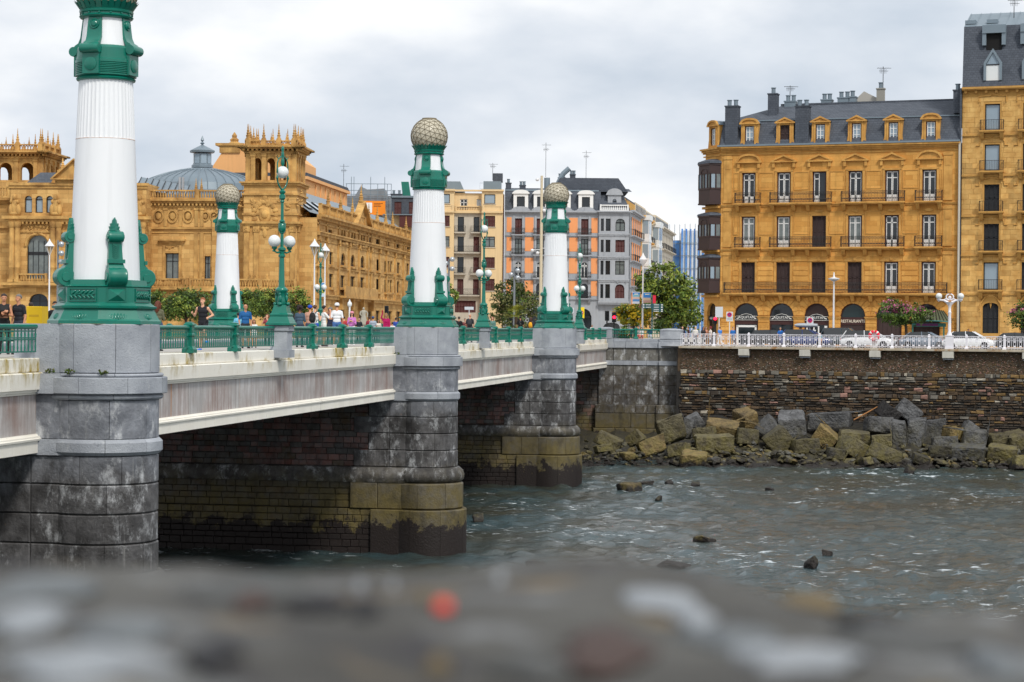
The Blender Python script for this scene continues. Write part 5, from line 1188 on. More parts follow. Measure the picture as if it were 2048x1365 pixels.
# ------------------------------------------------------------------ taller stone house at the right edge
def tall_house():
    F = HF; X0 = HXE+.12; X1 = X0+14; t = thing('tall_stone_house', 'tall ochre stone house with steep slate roof and gothic hood windows', 'building', F.o+F.d*X0, F.a); zc = F.z(1960, 176)
    rows = [(208, 261, 'plain_l'), (289, 342, 'plain_l'), (369, 423, 'dshutter'), (448, 502, 'dshutter'), (525, 580, 'plain_l')]; ops = []; wins = []; cs = [F(1983.5, 400)[0]-X0, F(2060, 400)[0]-X0, F(2136, 400)[0]-X0]
    cs = [F(1983, 400)[0]-X0+k*3.42 for k in range(3)]
    for y0, y1, s_ in rows:
        z1, z0 = F.z(1983, y0), F.z(1983, y1)
        for k, c in enumerate(cs):
            st = s_ if k == 0 else ('dshutter' if s_ == 'plain_l' and k == 1 else s_)
            ops.append((c-.68, c+.68, z0, z1)); wins.append((c-.68, c+.68, z0, z1, st))
    g0, g1 = F.z(1980, 667), F.z(1980, 606)
    for c in cs: ops.append((c-.72, c+.72, g0, g1, .35))
    m = MB(); skin(m, 0, X1-X0, 0, zc, ops, .1, .35); hull(m, 0, X1-X0, .1, 13, 0, zc); m.build('wall', M_TTR, t)
    # facing stones, course by course, leaving the openings free
    rr = random.Random(3); rest = MB(); n = 0; z = .02; o = obj('stone_facing', None, t); h = .47
    while z < zc-.9:
        x = rr.uniform(-.5, 0)
        while x < 9.5:
            w_ = rr.choice((.64, .8, .96, 1.12, 1.36)); a, b = max(.0, x), min(9.5, x+w_); x += w_
            if b-a < .15: continue
            segs = [(a, b)]
            for q in ops:
                if q[2]-.03 < z+h and q[3]+.12 > z:
                    segs = [s2 for (sa, sb) in segs for s2 in ((sa, min(sb, q[0]-.12)), (max(sa, q[1]+.12), sb)) if s2[1]-s2[0] > .12]
            for sa, sb in segs:
                if n < 295: block(sa+.006, sb-.006, z+.006, z+h-.006, .06, .1, M_TAL, o, .012, rr.uniform(-.012, .008)); n += 1
                else: rest.cbox(sa+.006, sb-.006, .06, .1, z+.006, z+h-.006, .012)
        z += h
    if rest.v: tag(rest.build('upper_stones', M_TAL, o), kind='stuff')
    for i, w_ in enumerate(wins):
        window(t, *w_[:4], .28, w_[4]); a, b, z0, z1 = w_[:4]; c = (a+b)/2
        m = MB(); zt = z1+.15
        if i < 3: pts = [(a-.55, zt+.0), (a-.55, zt+.55), (c-.15, zt+.62), (c, zt+.75), (c+.15, zt+.62), (b+.55, zt+.55), (b+.55, zt+.0)]
        else: pts = [(a-.75, zt-.25), (a-.45, zt-.25), (a-.42, zt+.1), (a-.2, zt+.35), (c-.25, zt+.42), (c, zt+.62), (c+.25, zt+.42), (b+.2, zt+.35), (b+.42, zt+.1), (b+.45, zt-.25), (b+.75, zt-.25)]
        m.tube([(x, .03, z) for x, z in pts], .075, 5); m.build('hood_mould', M_TTR, t)
        balcony(t, a-.42, b+.42, z0, .62, M_TTR, .95, (a-.2, b+.2), orn=False, y=.05)
    for y0, y1, _ in rows: courses(t, 'string_course', M_TTR, 0, X1-X0, [(F.z(1983, y1)-.5, F.z(1983, y1)-.36, .06)])
    for c in cs:
        window(t, c-.72, c+.72, g0, g1, .3, 'dshutter'); m = MB()
        m.tube([(c-1.0, .02, g1-.6), (c-.9, .02, g1-.1), (c-.5, .02, g1+.5), (c, .02, g1+.95), (c+.5, .02, g1+.5), (c+.9, .02, g1-.1), (c+1.0, .02, g1-.6)], .08, 5); m.prism([(c-.1, g1-.02), (c, g1-.55), (c+.1, g1-.02)], .2, .3); m.build('pointed_hood', M_TTR, t)
    courses(t, 'cornice', M_TTR, 0, X1-X0, [(zc-.14, zc+.05, .45), (zc-.24, zc-.14, .35)])
    m = MB(); x = .2
    while x < X1-X0: m.box(x, x+.24, -.2, .1, zc-.5, zc-.25); x += .92
    m.build('corbel_row', M_TTR, t)
    z1, z2 = F.z(1960, 48), F(1990, 33, 4)[1]; m = MB(); W = X1-X0
    m.add([(0, -.1, zc+.05), (W, -.1, zc+.05), (W, 1.5, z1), (-.1, 1.5, z1)], [(0, 1, 2, 3)]); m.add([(-.1, 1.5, z1), (-.9, 10, z1), (-.9, 11, zc-4), (-.05, -.05, zc-3)], [(0, 1, 2, 3)]); m.add([(0, -.1, zc+.05), (-.1, 1.5, z1), (-.05, 0, zc-3)], [(0, 1, 2)])
    m.add([(-.1, 1.5, z1), (0, -.1, zc), (-.9, 10, zc-4), (-.9, 10, z1)], [(0, 1, 2, 3)]); m.build('roof', M_SLATE, t)
    m = MB(); m.add([(-.1, 1.5, z1), (W, 1.5, z1), (W, 6, z2+.6), (-.1, 6, z2+.6)], [(0, 1, 2, 3)])
    for i in range(16): x = i*.9; m.box(x, x+.05, 1.5, 1.6, z1, z1+.03); m.add([(x, 1.5, z1), (x+.05, 1.5, z1), (x+.05, 6, z2+.68), (x, 6, z2+.68)], [(0, 1, 2, 3)])
    m.build('zinc_roof', M_ZINC, t)
    for c in cs[:2]:
        o = obj('dormer', None, t, (c, -.1, 0)); za, zb, zt = F.z(1990, 161), F.z(1990, 128), F.z(1990, 97); m = MB()
        m.prism([(-.82, za), (-.6, za), (-.6, zb), (0, zt-.35), (.6, zb), (.6, za), (.82, za), (.82, zb+.1), (0, zt), (-.82, zb+.1)], 0, 1.6); m.build('gable_frame', M_ZINC, o)
        m = MB(); m.box(-.6, .6, .15, .18, za, zb-.1); m.build('pane', mat('white_blind', (222, 226, 226), .4), o); m = MB(); m.prism([(-.58, zb-.02), (.58, zb-.02), (0, zt-.4)], .15, .18); m.build('pane', M_GLL, o)
        m = MB(); m.box(-.6, .6, .1, .2, zb-.12, zb-.02); m.build('transom', M_DFR, o)
        o = obj('upper_dormer', None, t, (c, .6, 0)); za, zt = F.z(1990, 95), F.z(1990, 48); m = MB(); m.box(-1.05, 1.05, -.1, 2.2, zt-.75, zt); m.box(-1.05, -.7, 0, 2, za+.3, zt-.75); m.box(.7, 1.05, 0, 2, za+.3, zt-.75); m.build('frame', M_ZINC, o)
        m = MB(); m.box(-.7, .7, .25, .3, za-.3, zt-.75); m.build('pane', M_DARK, o)
    for px in (1942, 1985): 
        m = MB(); a = F(px, 45, 2.5)[0]-X0; z = z1+.35; m.box(a-.5, a+.5, 2.2, 3.0, z, z+.35); m.build('skylight', M_ZINC, t)
    chimney(t, -.9, -.2, .5, 1.6, zc-2.2, F.z(1918, 178), M_SLATE, 1)
    m = MB(); m.tube([(-.12, -.1, 0), (-.12, -.1, HZC), (-.12, -.1, zc)], .1, 8); m.build('drain_pipe', M_SLATE, t)
    z = F(2030, 27, 5)[1]; aerial(F.o+F.d*F(2028, 30, 4)[0]+F.n*4+Vector((0, 0, z-1.0)), 2.2, 'roof aerial on top of the tall slate roofed house')
tall_house()
# ------------------------------------------------------------------ theatre
def pinnacle(m, x, y, z, h, r=.22):
    r *= .85
    m.lathe([(r*1.3, z), (r*1.3, z+h*.08), (r*.8, z+h*.1), (r*.9, z+h*.25), (r*1.1, z+h*.28), (r*.5, z+h*.33), (r*.75, z+h*.42), (r*.35, z+h*.5), (r*.5, z+h*.58), (r*.2, z+h*.66), (r*.28, z+h*.72), (.02, z+h)], 7, x, y)
def balustrade(par, x0, x1, y, z, h, mt, step=.3, axis='x', name='balustrade'):
    o = obj(name, None, par, (x0 if axis == 'x' else y, y if axis == 'x' else x0, z), 0 if axis == 'x' else math.pi/2); L_ = x1-x0
    m = MB(); m.box(0, L_, -.16, .16, h-.16, h); m.box(0, L_, -.14, .14, 0, .14); m.build('rail', mt, o)
    m = MB(); n = max(2, int(L_/step))
    for i in range(n): m.lathe([(.06, .14), (.11, .14+h*.22), (.05, h*.6), (.07, h-.16)], 6, L_*(i+.5)/n, 0)
    tag(m.build('balusters', mt, o, 60), kind='stuff'); m = MB()
    for x in [L_*i/max(1, round(L_/4.5)) for i in range(max(1, round(L_/4.5))+1)]: m.box(max(0, x-.22), min(L_, x+.22), -.2, .2, 0, h+.04)
    m.build('pier', mt, o); return o
def relief(m, x0, x1, z0, z1, y, n, rr, d=.1):
    for i in range(n):
        q = min(x1-x0, z1-z0)*rr.uniform(.12, .24); m.T = Matrix.Translation((rr.uniform(x0+q, x1-q) if x1-x0 > 2*q else (x0+x1)/2, y, rr.uniform(z0+q, z1-q) if z1-z0 > 2*q else (z0+z1)/2)) @ Matrix.Rotation(rr.uniform(0, 3), 4, 'Y')
        m.sphere((0, 0, 0), (q, d, q*.45), 7, 5)
    m.T = None
TF = Fac(592, 222, -4); TS = Fac(634, 224, 83.7)
def loggia(par, cx, cy, w_, d_, z0, z1, zt, rr, rz=0, chamf=0):
    """open arcaded tower top: three arches a side, deep cornice, pierced parapet with pinnacles"""
    o = obj('arcaded_tower', None, par, (cx, cy, 0), rz)
    for k, (L_, off) in enumerate(((w_, d_/2), (d_, w_/2), (w_, d_/2), (d_, w_/2))):
        wo = obj('arcade_wall', None, o, (0, 0, 0), k*math.pi/2); ops = []; n = 3; bw2 = (L_-1.1)/n
        for i in range(n): c = -L_/2+.55+bw2*(i+.5); ops.append((c-bw2*.3, c+bw2*.3, z0+.25, z1-.9, bw2*.3))
        m = MB(); skin(m, -L_/2, L_/2, z0, z1, ops, -off, .55, seg=10); skin(m, -L_/2+.05, L_/2-.05, z0, z1, ops, -off+.55, .001, seg=10); m.build('arcade', M_THT, wo)
        m = MB()
        for i in range(n+1):
            x = -L_/2+.55+bw2*i-(.5 if i == n else (-.5 if i == 0 else 0))*.6
            m.box(x-.24, x+.24, -off-.14, -off, z0, z1-.4); m.box(x-.3, x+.3, -off-.22, -off, z1-.75, z1-.4); m.box(x-.28, x+.28, -off-.2, -off, z0, z0+.25)
        m.build('pilasters', M_THT, wo)
        m = MB()
        for a, b, p_ in ((z1-.4, z1-.15, .15), (z1+.1, z1+.26, .6), (z1+.26, z1+.45, .95), (zt-.95, zt-.82, .05), (zt-.12, zt, .08), (z1+.45, z1+.7, -.1)): m.box(-L_/2-p_, L_/2+p_, -off-p_, -off+.4, a, b)
        q = int(L_/.42)
        for i in range(q): x = -L_/2-.4+(L_+.8)*(i+.5)/q; m.box(x-.1, x+.1, -off-.5, -off, z1-.12, z1+.1)
        m.build('cornice', M_THT, wo)
        m = MB(); q = int(L_/.32)
        for i in range(q):
            x = -L_/2+L_*(i+.5)/q; m.tube([(x-.12, -off+.1, zt-.8), (x+.12, -off+.1, zt-.14)], .05, 4); m.tube([(x+.12, -off+.1, zt-.8), (x-.12, -off+.1, zt-.14)], .05, 4)
        tag(m.build('pierced_parapet', M_THT, wo), kind='stuff')
        for i in range(4):
            x = -L_/2+.3+(L_-.6)*i/3; m = MB(); m.box(x-.28, x+.28, -off-.12, -off+.4, z1+.45, zt+.1); pinnacle(m, x, -off+.14, zt+.1, 1.75, .24); m.build('pinnacle', M_THT, wo)
            if i < 3:
                m = MB(); pinnacle(m, x+(L_-.6)/6, -off+.14, zt, .85, .13); m.build('small_pinnacle', M_THT, wo)
    m = MB(); m.box(-w_/2+.3, w_/2-.3, -d_/2+.3, d_/2-.3, z1-.2, z1+.3); m.box(-w_/2+.2, w_/2-.2, -d_/2+.2, d_/2-.2, z0-.2, z0+.1); m.build('ceiling', M_THT, o); return o
def theatre():
    rr = random.Random(9); t = thing('theatre', 'ornate golden sandstone theatre with arcaded towers, balustrades and slate dome', 'theatre', TF.o, TF.a); F = TF
    # tower at the corner: plain shaft with cartouche, frieze, arcaded top
    x0, x1 = F(487, 450)[0], 0.0; D = 6.0; zA = F.z(540, 448); zf = F.z(540, 407); zb = F.z(540, 365); zp = F.z(540, 300); zpt = F.z(540, 281)
    tw = obj('corner_tower', None, t, (0, 0, 0)); wx0, wx1 = F(604, 480)[0], F(618, 480)[0]
    m = MB(); skin(m, x0, x1, 0, zb, [], 0, .3); hull(m, x0, x1, 0, D, 0, zb); m.build('shaft', M_THE, tw)
    for x in (x0+.1, x0+1.2, x1-1.9, x1-.7):
        m = MB(); m.box(x, x+.55, -.16, 0, F.z(540, 585), zA-.3); m.box(x-.08, x+.63, -.25, 0, zA-.9, zA-.3); relief(m, x-.05, x+.6, zA-.9, zA-.3, -.26, 5, rr, .06); m.build('pilaster', M_THT, tw)
    m = MB()
    for a, b, p_ in ((zA-.25, zA, .2), (zA, zA+.25, .4), (zf-1.3, zf-1.1, .15), (zf+.9, zf+1.1, .2), (zf-.05, zf+.05, .05), (zb-.35, zb-.1, .25), (zb-.1, zb+.05, .45), (F.z(540, 580)-.2, F.z(540, 580), .3)): m.box(x0-p_, x1+p_, -p_, D+p_, a, b)
    m.build_each('moulding', M_THT, tw)
    m = MB(); relief(m, x0+.5, x1-.5, zf-1.0, zf+.8, -.02, 26, rr, .12); m.build('frieze_relief', M_THT, tw, 60)
    c = F(530, 430); m = MB(); cx, cz = c; m.T = Matrix.Translation((cx, -.02, cz)); m.sphere((0, 0, 0), (.75, .18, .95), 12, 8); m.sphere((0, -.1, .05), (.42, .3, .52), 10, 7); m.T = None
    for k in range(18): a = 2*math.pi*k/18; m.sphere((cx+1.25*math.cos(a), -.03, cz+1.45*math.sin(a)), (.34, .12, .28), 7, 5)
    m.sphere((cx, -.03, cz+1.95), (.3, .12, .5), 7, 5); m.sphere((cx, -.03, cz-2.0), (.25, .12, .6), 7, 5); m.build('cartouche', M_THT, tw, 60)
    loggia(t, (x0+x1)/2, D/2, x1-x0-.3, D-.3, zb, zp, zpt, rr)
    for x in (x0-.3, x1+.3):
        m = MB(); relief(m, x-.5, x+.5, zf-.6, zf+1.6, -.1, 9, rr, .2); m.build('scroll_group', M_THT, tw, 60)
    # wing between the tower and the central pavilion
    wx = F(270, 480, 2.5)[0]; wz = F.z(350, 402, 2.5); zm = F.z(350, 456, 2.5); zw0, zw1 = F.z(344, 561, 2.5), F.z(344, 507, 2.5); zg = F.z(344, 578, 2.5)
    a, b = F(331, 530, 2.5)[0], F(357.5, 530, 2.5)[0]; a2, b2 = F(409, 530, 2.5)[0], F(421, 530, 2.5)[0]; a3, b3 = F(466, 530, 2.5)[0], F(474, 530, 2.5)[0]
    ops = [(a, b, zw0, zw1), (a2, b2, zw0, zw1-.3), (a3, b3, zw0, zw1-.4)]
    m = MB(); skin(m, wx-30, x0, 0, wz, ops, 2.5, .4); m.build('wing_wall', M_THE, t)
    for o_ in ops: window(t, *o_, 2.8, 'plain_c')
    m = MB()
    for q0, q1, p_ in ((wz-.3, wz-.05, .3), (wz-.05, wz+.2, .65), (wz-.75, wz-.6, .1), (zm-.15, zm+.1, .25), (zm-.6, zm-.45, .1), (zg-.35, zg-.1, .35), (zg-.1, zg+.1, .9)): m.box(wx-30, x0-.01, 2.5-p_, 2.52, q0, q1)
    for i in range(30): x = wx+(x0-wx)*(i+.5)/30; m.box(x-.1, x+.1, 2.1, 2.5, wz-.55, wz-.3)
    m.build_each('moulding', M_THT, t)
    for px in (317, 345, 376, 411, 428, 445, 466):
        c = F(px, 433, 2.5); m = MB(); w_ = .62 if px < 400 else .45
        m.T = Matrix.Translation((c[0], 2.48, c[1])) @ Matrix.Rotation(rad(90), 4, 'X'); m.lathe([(w_*.72, 0), (w_*.75, .12), (w_, .12), (w_*1.02, 0)], 18, sy=1.25); m.lathe([(w_*.5, 0), (w_*.4, .1), (.0001, .14)], 14, sy=1.3); m.T = None; m.build('roundel', M_THT, t, 40)
    for px in (300, 331, 361, 393, 404, 437, 480, 487):
        c = F(px, 433, 2.5); m = MB(); m.box(c[0]-.2, c[0]+.2, 2.38, 2.5, zm+.15, wz-.8); m.box(c[0]-.26, c[0]+.26, 2.32, 2.5, wz-1.05, wz-.8); m.box(c[0]-.22, c[0]+.22, 2.36, 2.5, zg+.1, zm-.6) if px in (300, 393, 404, 437, 480) else None; m.build('pilaster', M_THT, t)
    m = MB(); m.box(a-.3, a-.02, 2.35, 2.5, zw0, zw1+.9); m.box(b+.02, b+.3, 2.35, 2.5, zw0, zw1+.9); m.box(a-.3, b+.3, 2.38, 2.5, zw1+.02, zw1+.25); m.box(a-.8, b+.8, 2.0, 2.5, zw1+1.4, zw1+1.6); m.box(a-.6, b+.6, 2.2, 2.5, zw1+1.2, zw1+1.4); relief(m, a-.2, b+.2, zw1+.4, zw1+1.1, 2.45, 9, rr, .08); m.build('window_surround', M_THT, t)
    balustrade(t, F(297, 390, 2.0)[0], x0-.1, 2.1, wz+.2, 1.0, M_THT)
    balustrade(t, a-1.3, b+1.3, 1.7, zg+.1, 1.05, M_THT); balustrade(t, a2-.9, x1+.1, -.75, zg+.1, 1.0, M_THT)
    m = MB(); m.box(a2-.9, x1+.2, -1.0, 2.5, zg-.3, zg+.1); m.build('terrace', M_THT, t)
    for px in (311, 363, 405, 500, 510, 534):
        m = MB(); c = F(px, 560, 1 if px < 480 else -.7); pinnacle(m, c[0], 1.2 if px < 480 else -.75, zg+1.1, 1.05, .17); m.build('pinnacle', M_THT, t)
    for px in (392, 403):
        m = MB(); c = F(px, 375, 2.2); pinnacle(m, c[0], 2.2, wz+1.2, 1.3, .2); m.build('pinnacle', M_THT, t)
    # central pavilion: attic with three arched lights, big arched window between paired columns, pediment
    pv = obj('central_pavilion', None, t); px0, px1 = F(20, 480)[0], F(292, 480)[0]; zt = F.z(60, 366); zc = F.z(60, 437)
    A0, A1 = F(53.5, 520)[0], F(97, 520)[0]; zA0, zA1 = F.z(75, 558), F.z(75, 471); ops = [(A0, A1, zA0, zA1, (A1-A0)/2)]; B = [(49, 64), (70.5, 85.5), (92, 106)]
    for q0, q1 in B: ops.append((F(q0, 410)[0], F(q1, 410)[0], F.z(75, 426), F.z(75, 392), .42))
    G0, G1 = F(58, 600)[0], F(96, 600)[0]; ops.append((G0, G1, 0.02, F.z(75, 588), .8))
    m = MB(); skin(m, px0, px1, 0, zt, ops, 0, .5, seg=12); hull(m, px0, px1, 0, 9, 0, zt); m.build('wall', M_THE, pv)
    window(pv, A0, A1, zA0, zA1, .35, 'grille', (A1-A0)/2)
    for o_ in ops[1:4]: window(pv, *o_[:4], .3, 'plain_l', o_[4])
    window(pv, *ops[4][:4], .4, 'plain', .8)
    m = MB()
    for q0, q1, p_ in ((zt-.3, zt, .3), (zt-.6, zt-.3, .15), (zc-.1, zc+.25, .75), (zc-.4, zc-.1, .5), (zA0-.75, zA0-.45, .9), (zA0-.95, zA0-.75, .6), (zc-1.6, zc-1.4, .12), (F.z(75, 427)-.3, F.z(75, 427), .2)): m.box(px0-p_, px1+p_, -p_, .02, q0, q1)
    q = int((px1-px0)/.45)
    for i in range(q): x = px0+(px1-px0)*(i+.5)/q; m.box(x-.1, x+.1, -.5, 0, zc-.65, zc-.4)
    m.build_each('moulding', M_THT, pv)
    for px in (26, 37, 108, 119, 275, 287):
        c = F(px, 500)[0]; m = MB(); zl = zA0-.4; m.box(c-.42, c+.42, -.75, 0, zl, zl+.35); m.lathe([(.36, zl+.35), (.34, zl+1.6), (.37, zl+1.65), (.34, zl+1.7), (.31, zc-1.1), (.36, zc-1.05), (.42, zc-.75), (.46, zc-.42)], 12, c, -.4); m.build('column', M_THT, pv, 40)
    m = MB(); relief(m, A0-.2, A1+.2, zA1+.1, zA1+1.3, -.02, 26, rr, .14); m.tube([((A0+A1)/2+(A1-A0)/2*1.13*math.cos(a_), -.05, zA1-(A1-A0)/2+(A1-A0)/2*1.13*math.sin(a_)) for a_ in [math.pi*k/12 for k in range(13)]], .16, 6); m.build('arch_relief', M_THT, pv, 60)
    for px in (31, 113, 281):
        c = F(px, 415)[0]; m = MB()
        for dx, dz, r1, r2 in ((0, .9, .5, 1.0), (-.4, .6, .35, .7), (.45, .6, .4, .7), (0, 2.0, .3, .38), (-.35, 1.55, .22, .26), (.35, 1.5, .22, .26), (0, .2, .8, .3), (.1, 1.3, .4, .5)): m.sphere((c+dx, -.35, zc+.3+dz), (r1*.8, .35, r2), 9, 7)
        m.build('statue_group', M_THT, pv, 60)
    balustrade(pv, F(38, 570)[0], F(98, 570)[0], -.75, zA0-.44, 1.0, M_THT)
    # pediment behind the first lighthouse column, with side urn
    p0, p1, zp0, zp1 = F(104, 357)[0], F(196, 357)[0], F.z(110, 358), F.z(140, 318); m = MB(); pediment(m, p0, p1, zp0, zp1-zp0, .7, 'tri'); m.box(p0+.4, p1-.4, -.2, .5, zt, zp0); m.build('pediment', M_THT, pv)
    c = F(115, 330)[0]; m = MB(); m.box(c-.5, c+.5, 1.5, 2.5, zt, F.z(115, 338)); pinnacle(m, c, 2, F.z(115, 338), 1.4, .4); m.build('urn', M_THT, pv)
    m = MB(); xs0, xs1 = F(62, 355, 3)[0], F(112, 355, 3)[0]; m.add([(xs0, 1, zt), (xs1, 1, zt), (xs1-.3, 4, F.z(90, 340)), (xs0+.8, 4, F.z(90, 340))], [(0, 1, 2, 3)]); m.build('roof', M_SLATE, pv)
    # left tower, set back
    F2 = Fac(0, 236, -4); xl = (F2(-66, 330)[0]-F2.s(0), F2(98, 330)[0]-F2.s(0)); c0 = TF.a
    lo = F2.o - TF.o; lx, ly = lo.dot(TF.d), lo.dot(TF.n); zb2, zp2, zt2 = F2.z(50, 366), F2.z(50, 312), F2.z(50, 290)
    L_ = xl[1]-xl[0]; loggia(t, lx+(xl[0]+xl[1])/2, ly+2.6, L_-1.0, 7.0, zb2, zp2, zt2, rr, rad(0))
    m = MB(); m.box(lx+xl[0], lx+xl[1], ly-1, ly+6.5, 0, zb2); m.build('left_tower_shaft', M_THE, t)
    balustrade(t, px0-8, px0-.05, .2, F.z(10, 395), 1.2, M_THT)
    # roofs: dome with lantern, glazed slope, peach coloured stage house
    F3 = Fac(402, 250, -4); o = F3.o-TF.o; dx, dy = o.dot(TF.d), o.dot(TF.n); zz = lambda y: F3.z(402, y); r = 7.6
    m = MB(); m.lathe([(r*1.12, zz(400)-2), (r*1.12, zz(392)), (r, zz(386)), (r*.97, zz(372)), (r*.86, zz(361)), (r*.62, zz(350)), (r*.36, zz(342)), (r*.25, zz(338))], 40, dx, dy); dm = m.build('dome', M_ZINC, t, 25); m = MB()
    for k in range(40):
        a_ = 2*math.pi*k/40; m.tube([(dx+q*math.cos(a_), dy+q*math.sin(a_), z_+.04) for q, z_ in ((r, zz(386)), (r*.97, zz(372)), (r*.86, zz(361)), (r*.62, zz(350)), (r*.36, zz(342)))], .06, 4)
    m.build('dome_rib', M_ZINC, dm)
    m = MB(); m.lathe([(1.35, zz(336)), (1.35, zz(331)), (1.15, zz(329)), (1.15, zz(308))], 8, dx, dy); m.lathe([(1.55, zz(306)), (1.6, zz(302)), (1.0, zz(297)), (.35, zz(292)), (.1, zz(290)), (.3, zz(287)), (.08, zz(284)), (.22, zz(281)), (.03, zz(272))], 8, dx, dy); ln = m.build('lantern', M_ZINC, t)
    for k in range(8):
        a_ = 2*math.pi*(k+.5)/8; m = MB(); m.T = Matrix.Translation((dx, dy, 0)) @ Matrix.Rotation(a_, 4, 'Z'); m.box(1.075, 1.09, -.33, .33, zz(328), zz(310)); m.build('pane', M_GLL, ln)
    g0, g1 = F(275, 360, 6)[0], F(385, 385, 6)[0]; m = MB(); m.add([(g0, 4, F.z(275, 373)), (g1, 4, F.z(385, 388)), (g1-1, 8, F.z(385, 362)), (g0, 8, F.z(275, 344))], [(0, 1, 2, 3)]); m.build('glazed_roof', M_ZINC, t)
    for i in range(9):
        m = MB(); f_ = (i+.5)/9; xa = g0+(g1-g0)*f_; za = F.z(275, 373)+(F.z(385, 388)-F.z(275, 373))*f_; zb_ = F.z(275, 344)+(F.z(385, 362)-F.z(275, 344))*f_; m.tube([(xa, 3.95, za+.05), (xa-.4, 7.95, zb_+.05)], .06, 4); m.build('glazing_bar', M_DFR, t)
    c = F(362, 370, 4)[0]; m = MB()
    for k in range(2): m.cyl(c+.35*k, 3.5, wz, F.z(362, 350), .15, n=10)
    m.build('flue_pipes', mat('steel_flue', (190, 192, 194), .3, metal=.8), t, 40)
    # stage house with gable: peach render
    M_PEA = mat('peach_render', (236, 178, 118), .8, var=.35, vscale=.5, col2=(220, 158, 98), streak=.2)
    F4 = Fac(420, 262, -4); o = F4.o-TF.o; sx, sy = o.dot(TF.d), o.dot(TF.n); e0, e1 = F4(420, 330)[0]-F4.s(420)+sx, F4(606, 330)[0]-F4.s(420)+sx; za_, zb_, zc_ = F4.z(420, 322), F4.z(470, 288), F4.z(500, 345)
    m = MB(); k0 = F4(450, 300)[0]+sx; m.prism([(e0, 0), (e1, 0), (e1, F4.z(600, 325)), (F4(560, 300)[0]+sx, zb_+.2), (k0, zb_), (k0, F4.z(450, 296)), (e0, za_-1.2)], sy, sy+10); m.build('stage_house', M_PEA, t)
    m = MB(); m.box(k0-1.2, k0+2.5, sy-.4, sy+2, F4.z(460, 292), F4.z(460, 287)); m.box(k0-.7, k0+2, sy-.2, sy+2, F4.z(460, 306), F4.z(460, 292)); m.lathe([(.9, F4.z(467, 287)), (.5, F4.z(467, 283)), (.6, F4.z(467, 279)), (.3, F4.z(467, 275)), (.35, F4.z(467, 271)), (.05, F4.z(467, 264))], 8, F4(467, 280)[0]+sx, sy+.6); m.build('gable_urn', M_THT, t)
    S0 = TS; s0, s1 = 14, 44; m = MB()    # long side of the stage house above the side wing
    SO = S0.o-TF.o; ux = (SO.dot(TF.d), SO.dot(TF.n)); ra = S0.a-TF.a
    sd = obj('side_wing', None, t, (ux[0], ux[1], 0), ra)
    q0, q1 = S0(628, 400, 9)[0], S0(694, 400, 9)[0]; zt0 = S0.z(660, 368, 9); zq = S0.z(690, 382, 9)
    m = MB(); m.box(q0-6, q1, 9, 24, 0, zt0-.6); m.build('upper_hall', M_PEA, sd); m = MB(); m.box(q0-6, q1+.4, 8.6, 24.4, zt0-.6, zt0-.2); m.build('hall_cornice', M_PEA, sd); m = MB(); m.prism([(q0-6, zt0-.2), (q1+.4, zt0-.2), (q1-1, zt0+.25), (q0-6, zt0+.25)], 8.7, 24); m.build('hall_roof', M_SLATE, sd)
    for i in range(7): m = MB(); x = q0+(q1-q0)*(i+.3)/7; m.box(x-.3, x+.3, 8.85, 9, zt0-5, zt0-.8); m.build('lesene', M_PEA, sd)
    # side wing facade
    P = lambda px, py: S0(px, py)
    Z5 = lambda x, y: (460+x*.3077, 240+y*.3077); Z6 = lambda x, y: (620+x*.1319, 480+y*.1319)
    spec = []
    for x0_, y0_, x1_, y1_ in ((640, 715, 664, 750), (905, 768, 924, 798), (950, 778, 970, 808), (1015, 790, 1036, 820), (1083, 805, 1101, 833), (1152, 815, 1168, 843)): spec.append((Z5(x0_, y0_), Z5(x1_, y1_), 0, 'plain'))
    for x0_, y0_, x1_, y1_ in ((722, 715, 735, 795), (738, 715, 751, 795), (788, 730, 801, 800), (804, 732, 817, 800), (850, 740, 862, 815), (866, 742, 878, 815)): spec.append((Z5(x0_, y0_), Z5(x1_, y1_), 1, 'plain'))
    for x0_, y0_, x1_, y1_, ar in ((100, 170, 158, 360, 0), (295, 185, 350, 375, 0), (467, 200, 540, 385, 1), (615, 222, 687, 405, 1), (763, 242, 832, 425, 1), (905, 280, 952, 455, 0), (1010, 297, 1057, 470, 0), (1130, 320, 1165, 490, 0), (1175, 322, 1210, 490, 0), (1220, 325, 1255, 490, 0), (1320, 345, 1367, 510, 0), (1465, 360, 1502, 530, 0),
           (100, 500, 155, 700, 0), (290, 515, 352, 720, 0), (463, 540, 528, 725, 0), (615, 555, 682, 735, 0), (760, 570, 822, 745, 0), (905, 578, 952, 755, 0), (1005, 595, 1057, 785, 0), (1130, 608, 1165, 795, 0), (1173, 610, 1207, 795, 0), (1213, 612, 1247, 795, 0), (1320, 630, 1362, 805, 0),
           (270, 1040, 340, 1400, 0), (450, 1010, 522, 1420, 1), (605, 1010, 668, 1420, 1), (742, 1020, 808, 1420, 1), (880, 1062, 942, 1420, 0), (995, 1072, 1057, 1420, 0), (1190, 1082, 1242, 1420, 0), (1310, 1087, 1372, 1420, 0)):
        spec.append((Z6(x0_, y0_), Z6(x1_, y1_), ar, 'plain'))
    # several bays hidden behind the column
    ops = []
    for (xa, ya), (xb, yb), ar, st in spec:
        a_, b_ = P(xa, (ya+yb)/2)[0], P(xb, (ya+yb)/2)[0]; z1 = P((xa+xb)/2, ya)[1]; z0 = max(.02, P((xa+xb)/2, yb)[1]); ops.append((a_, b_, z0, z1, (b_-a_)/2 if ar else 0))
    zt_ = P(640, 437)[1]; SE = P(826, 480)[0]+14
    # the corner tower's own right face sits flush at the start: begin after it
    b0 = P(634, 450)[0]
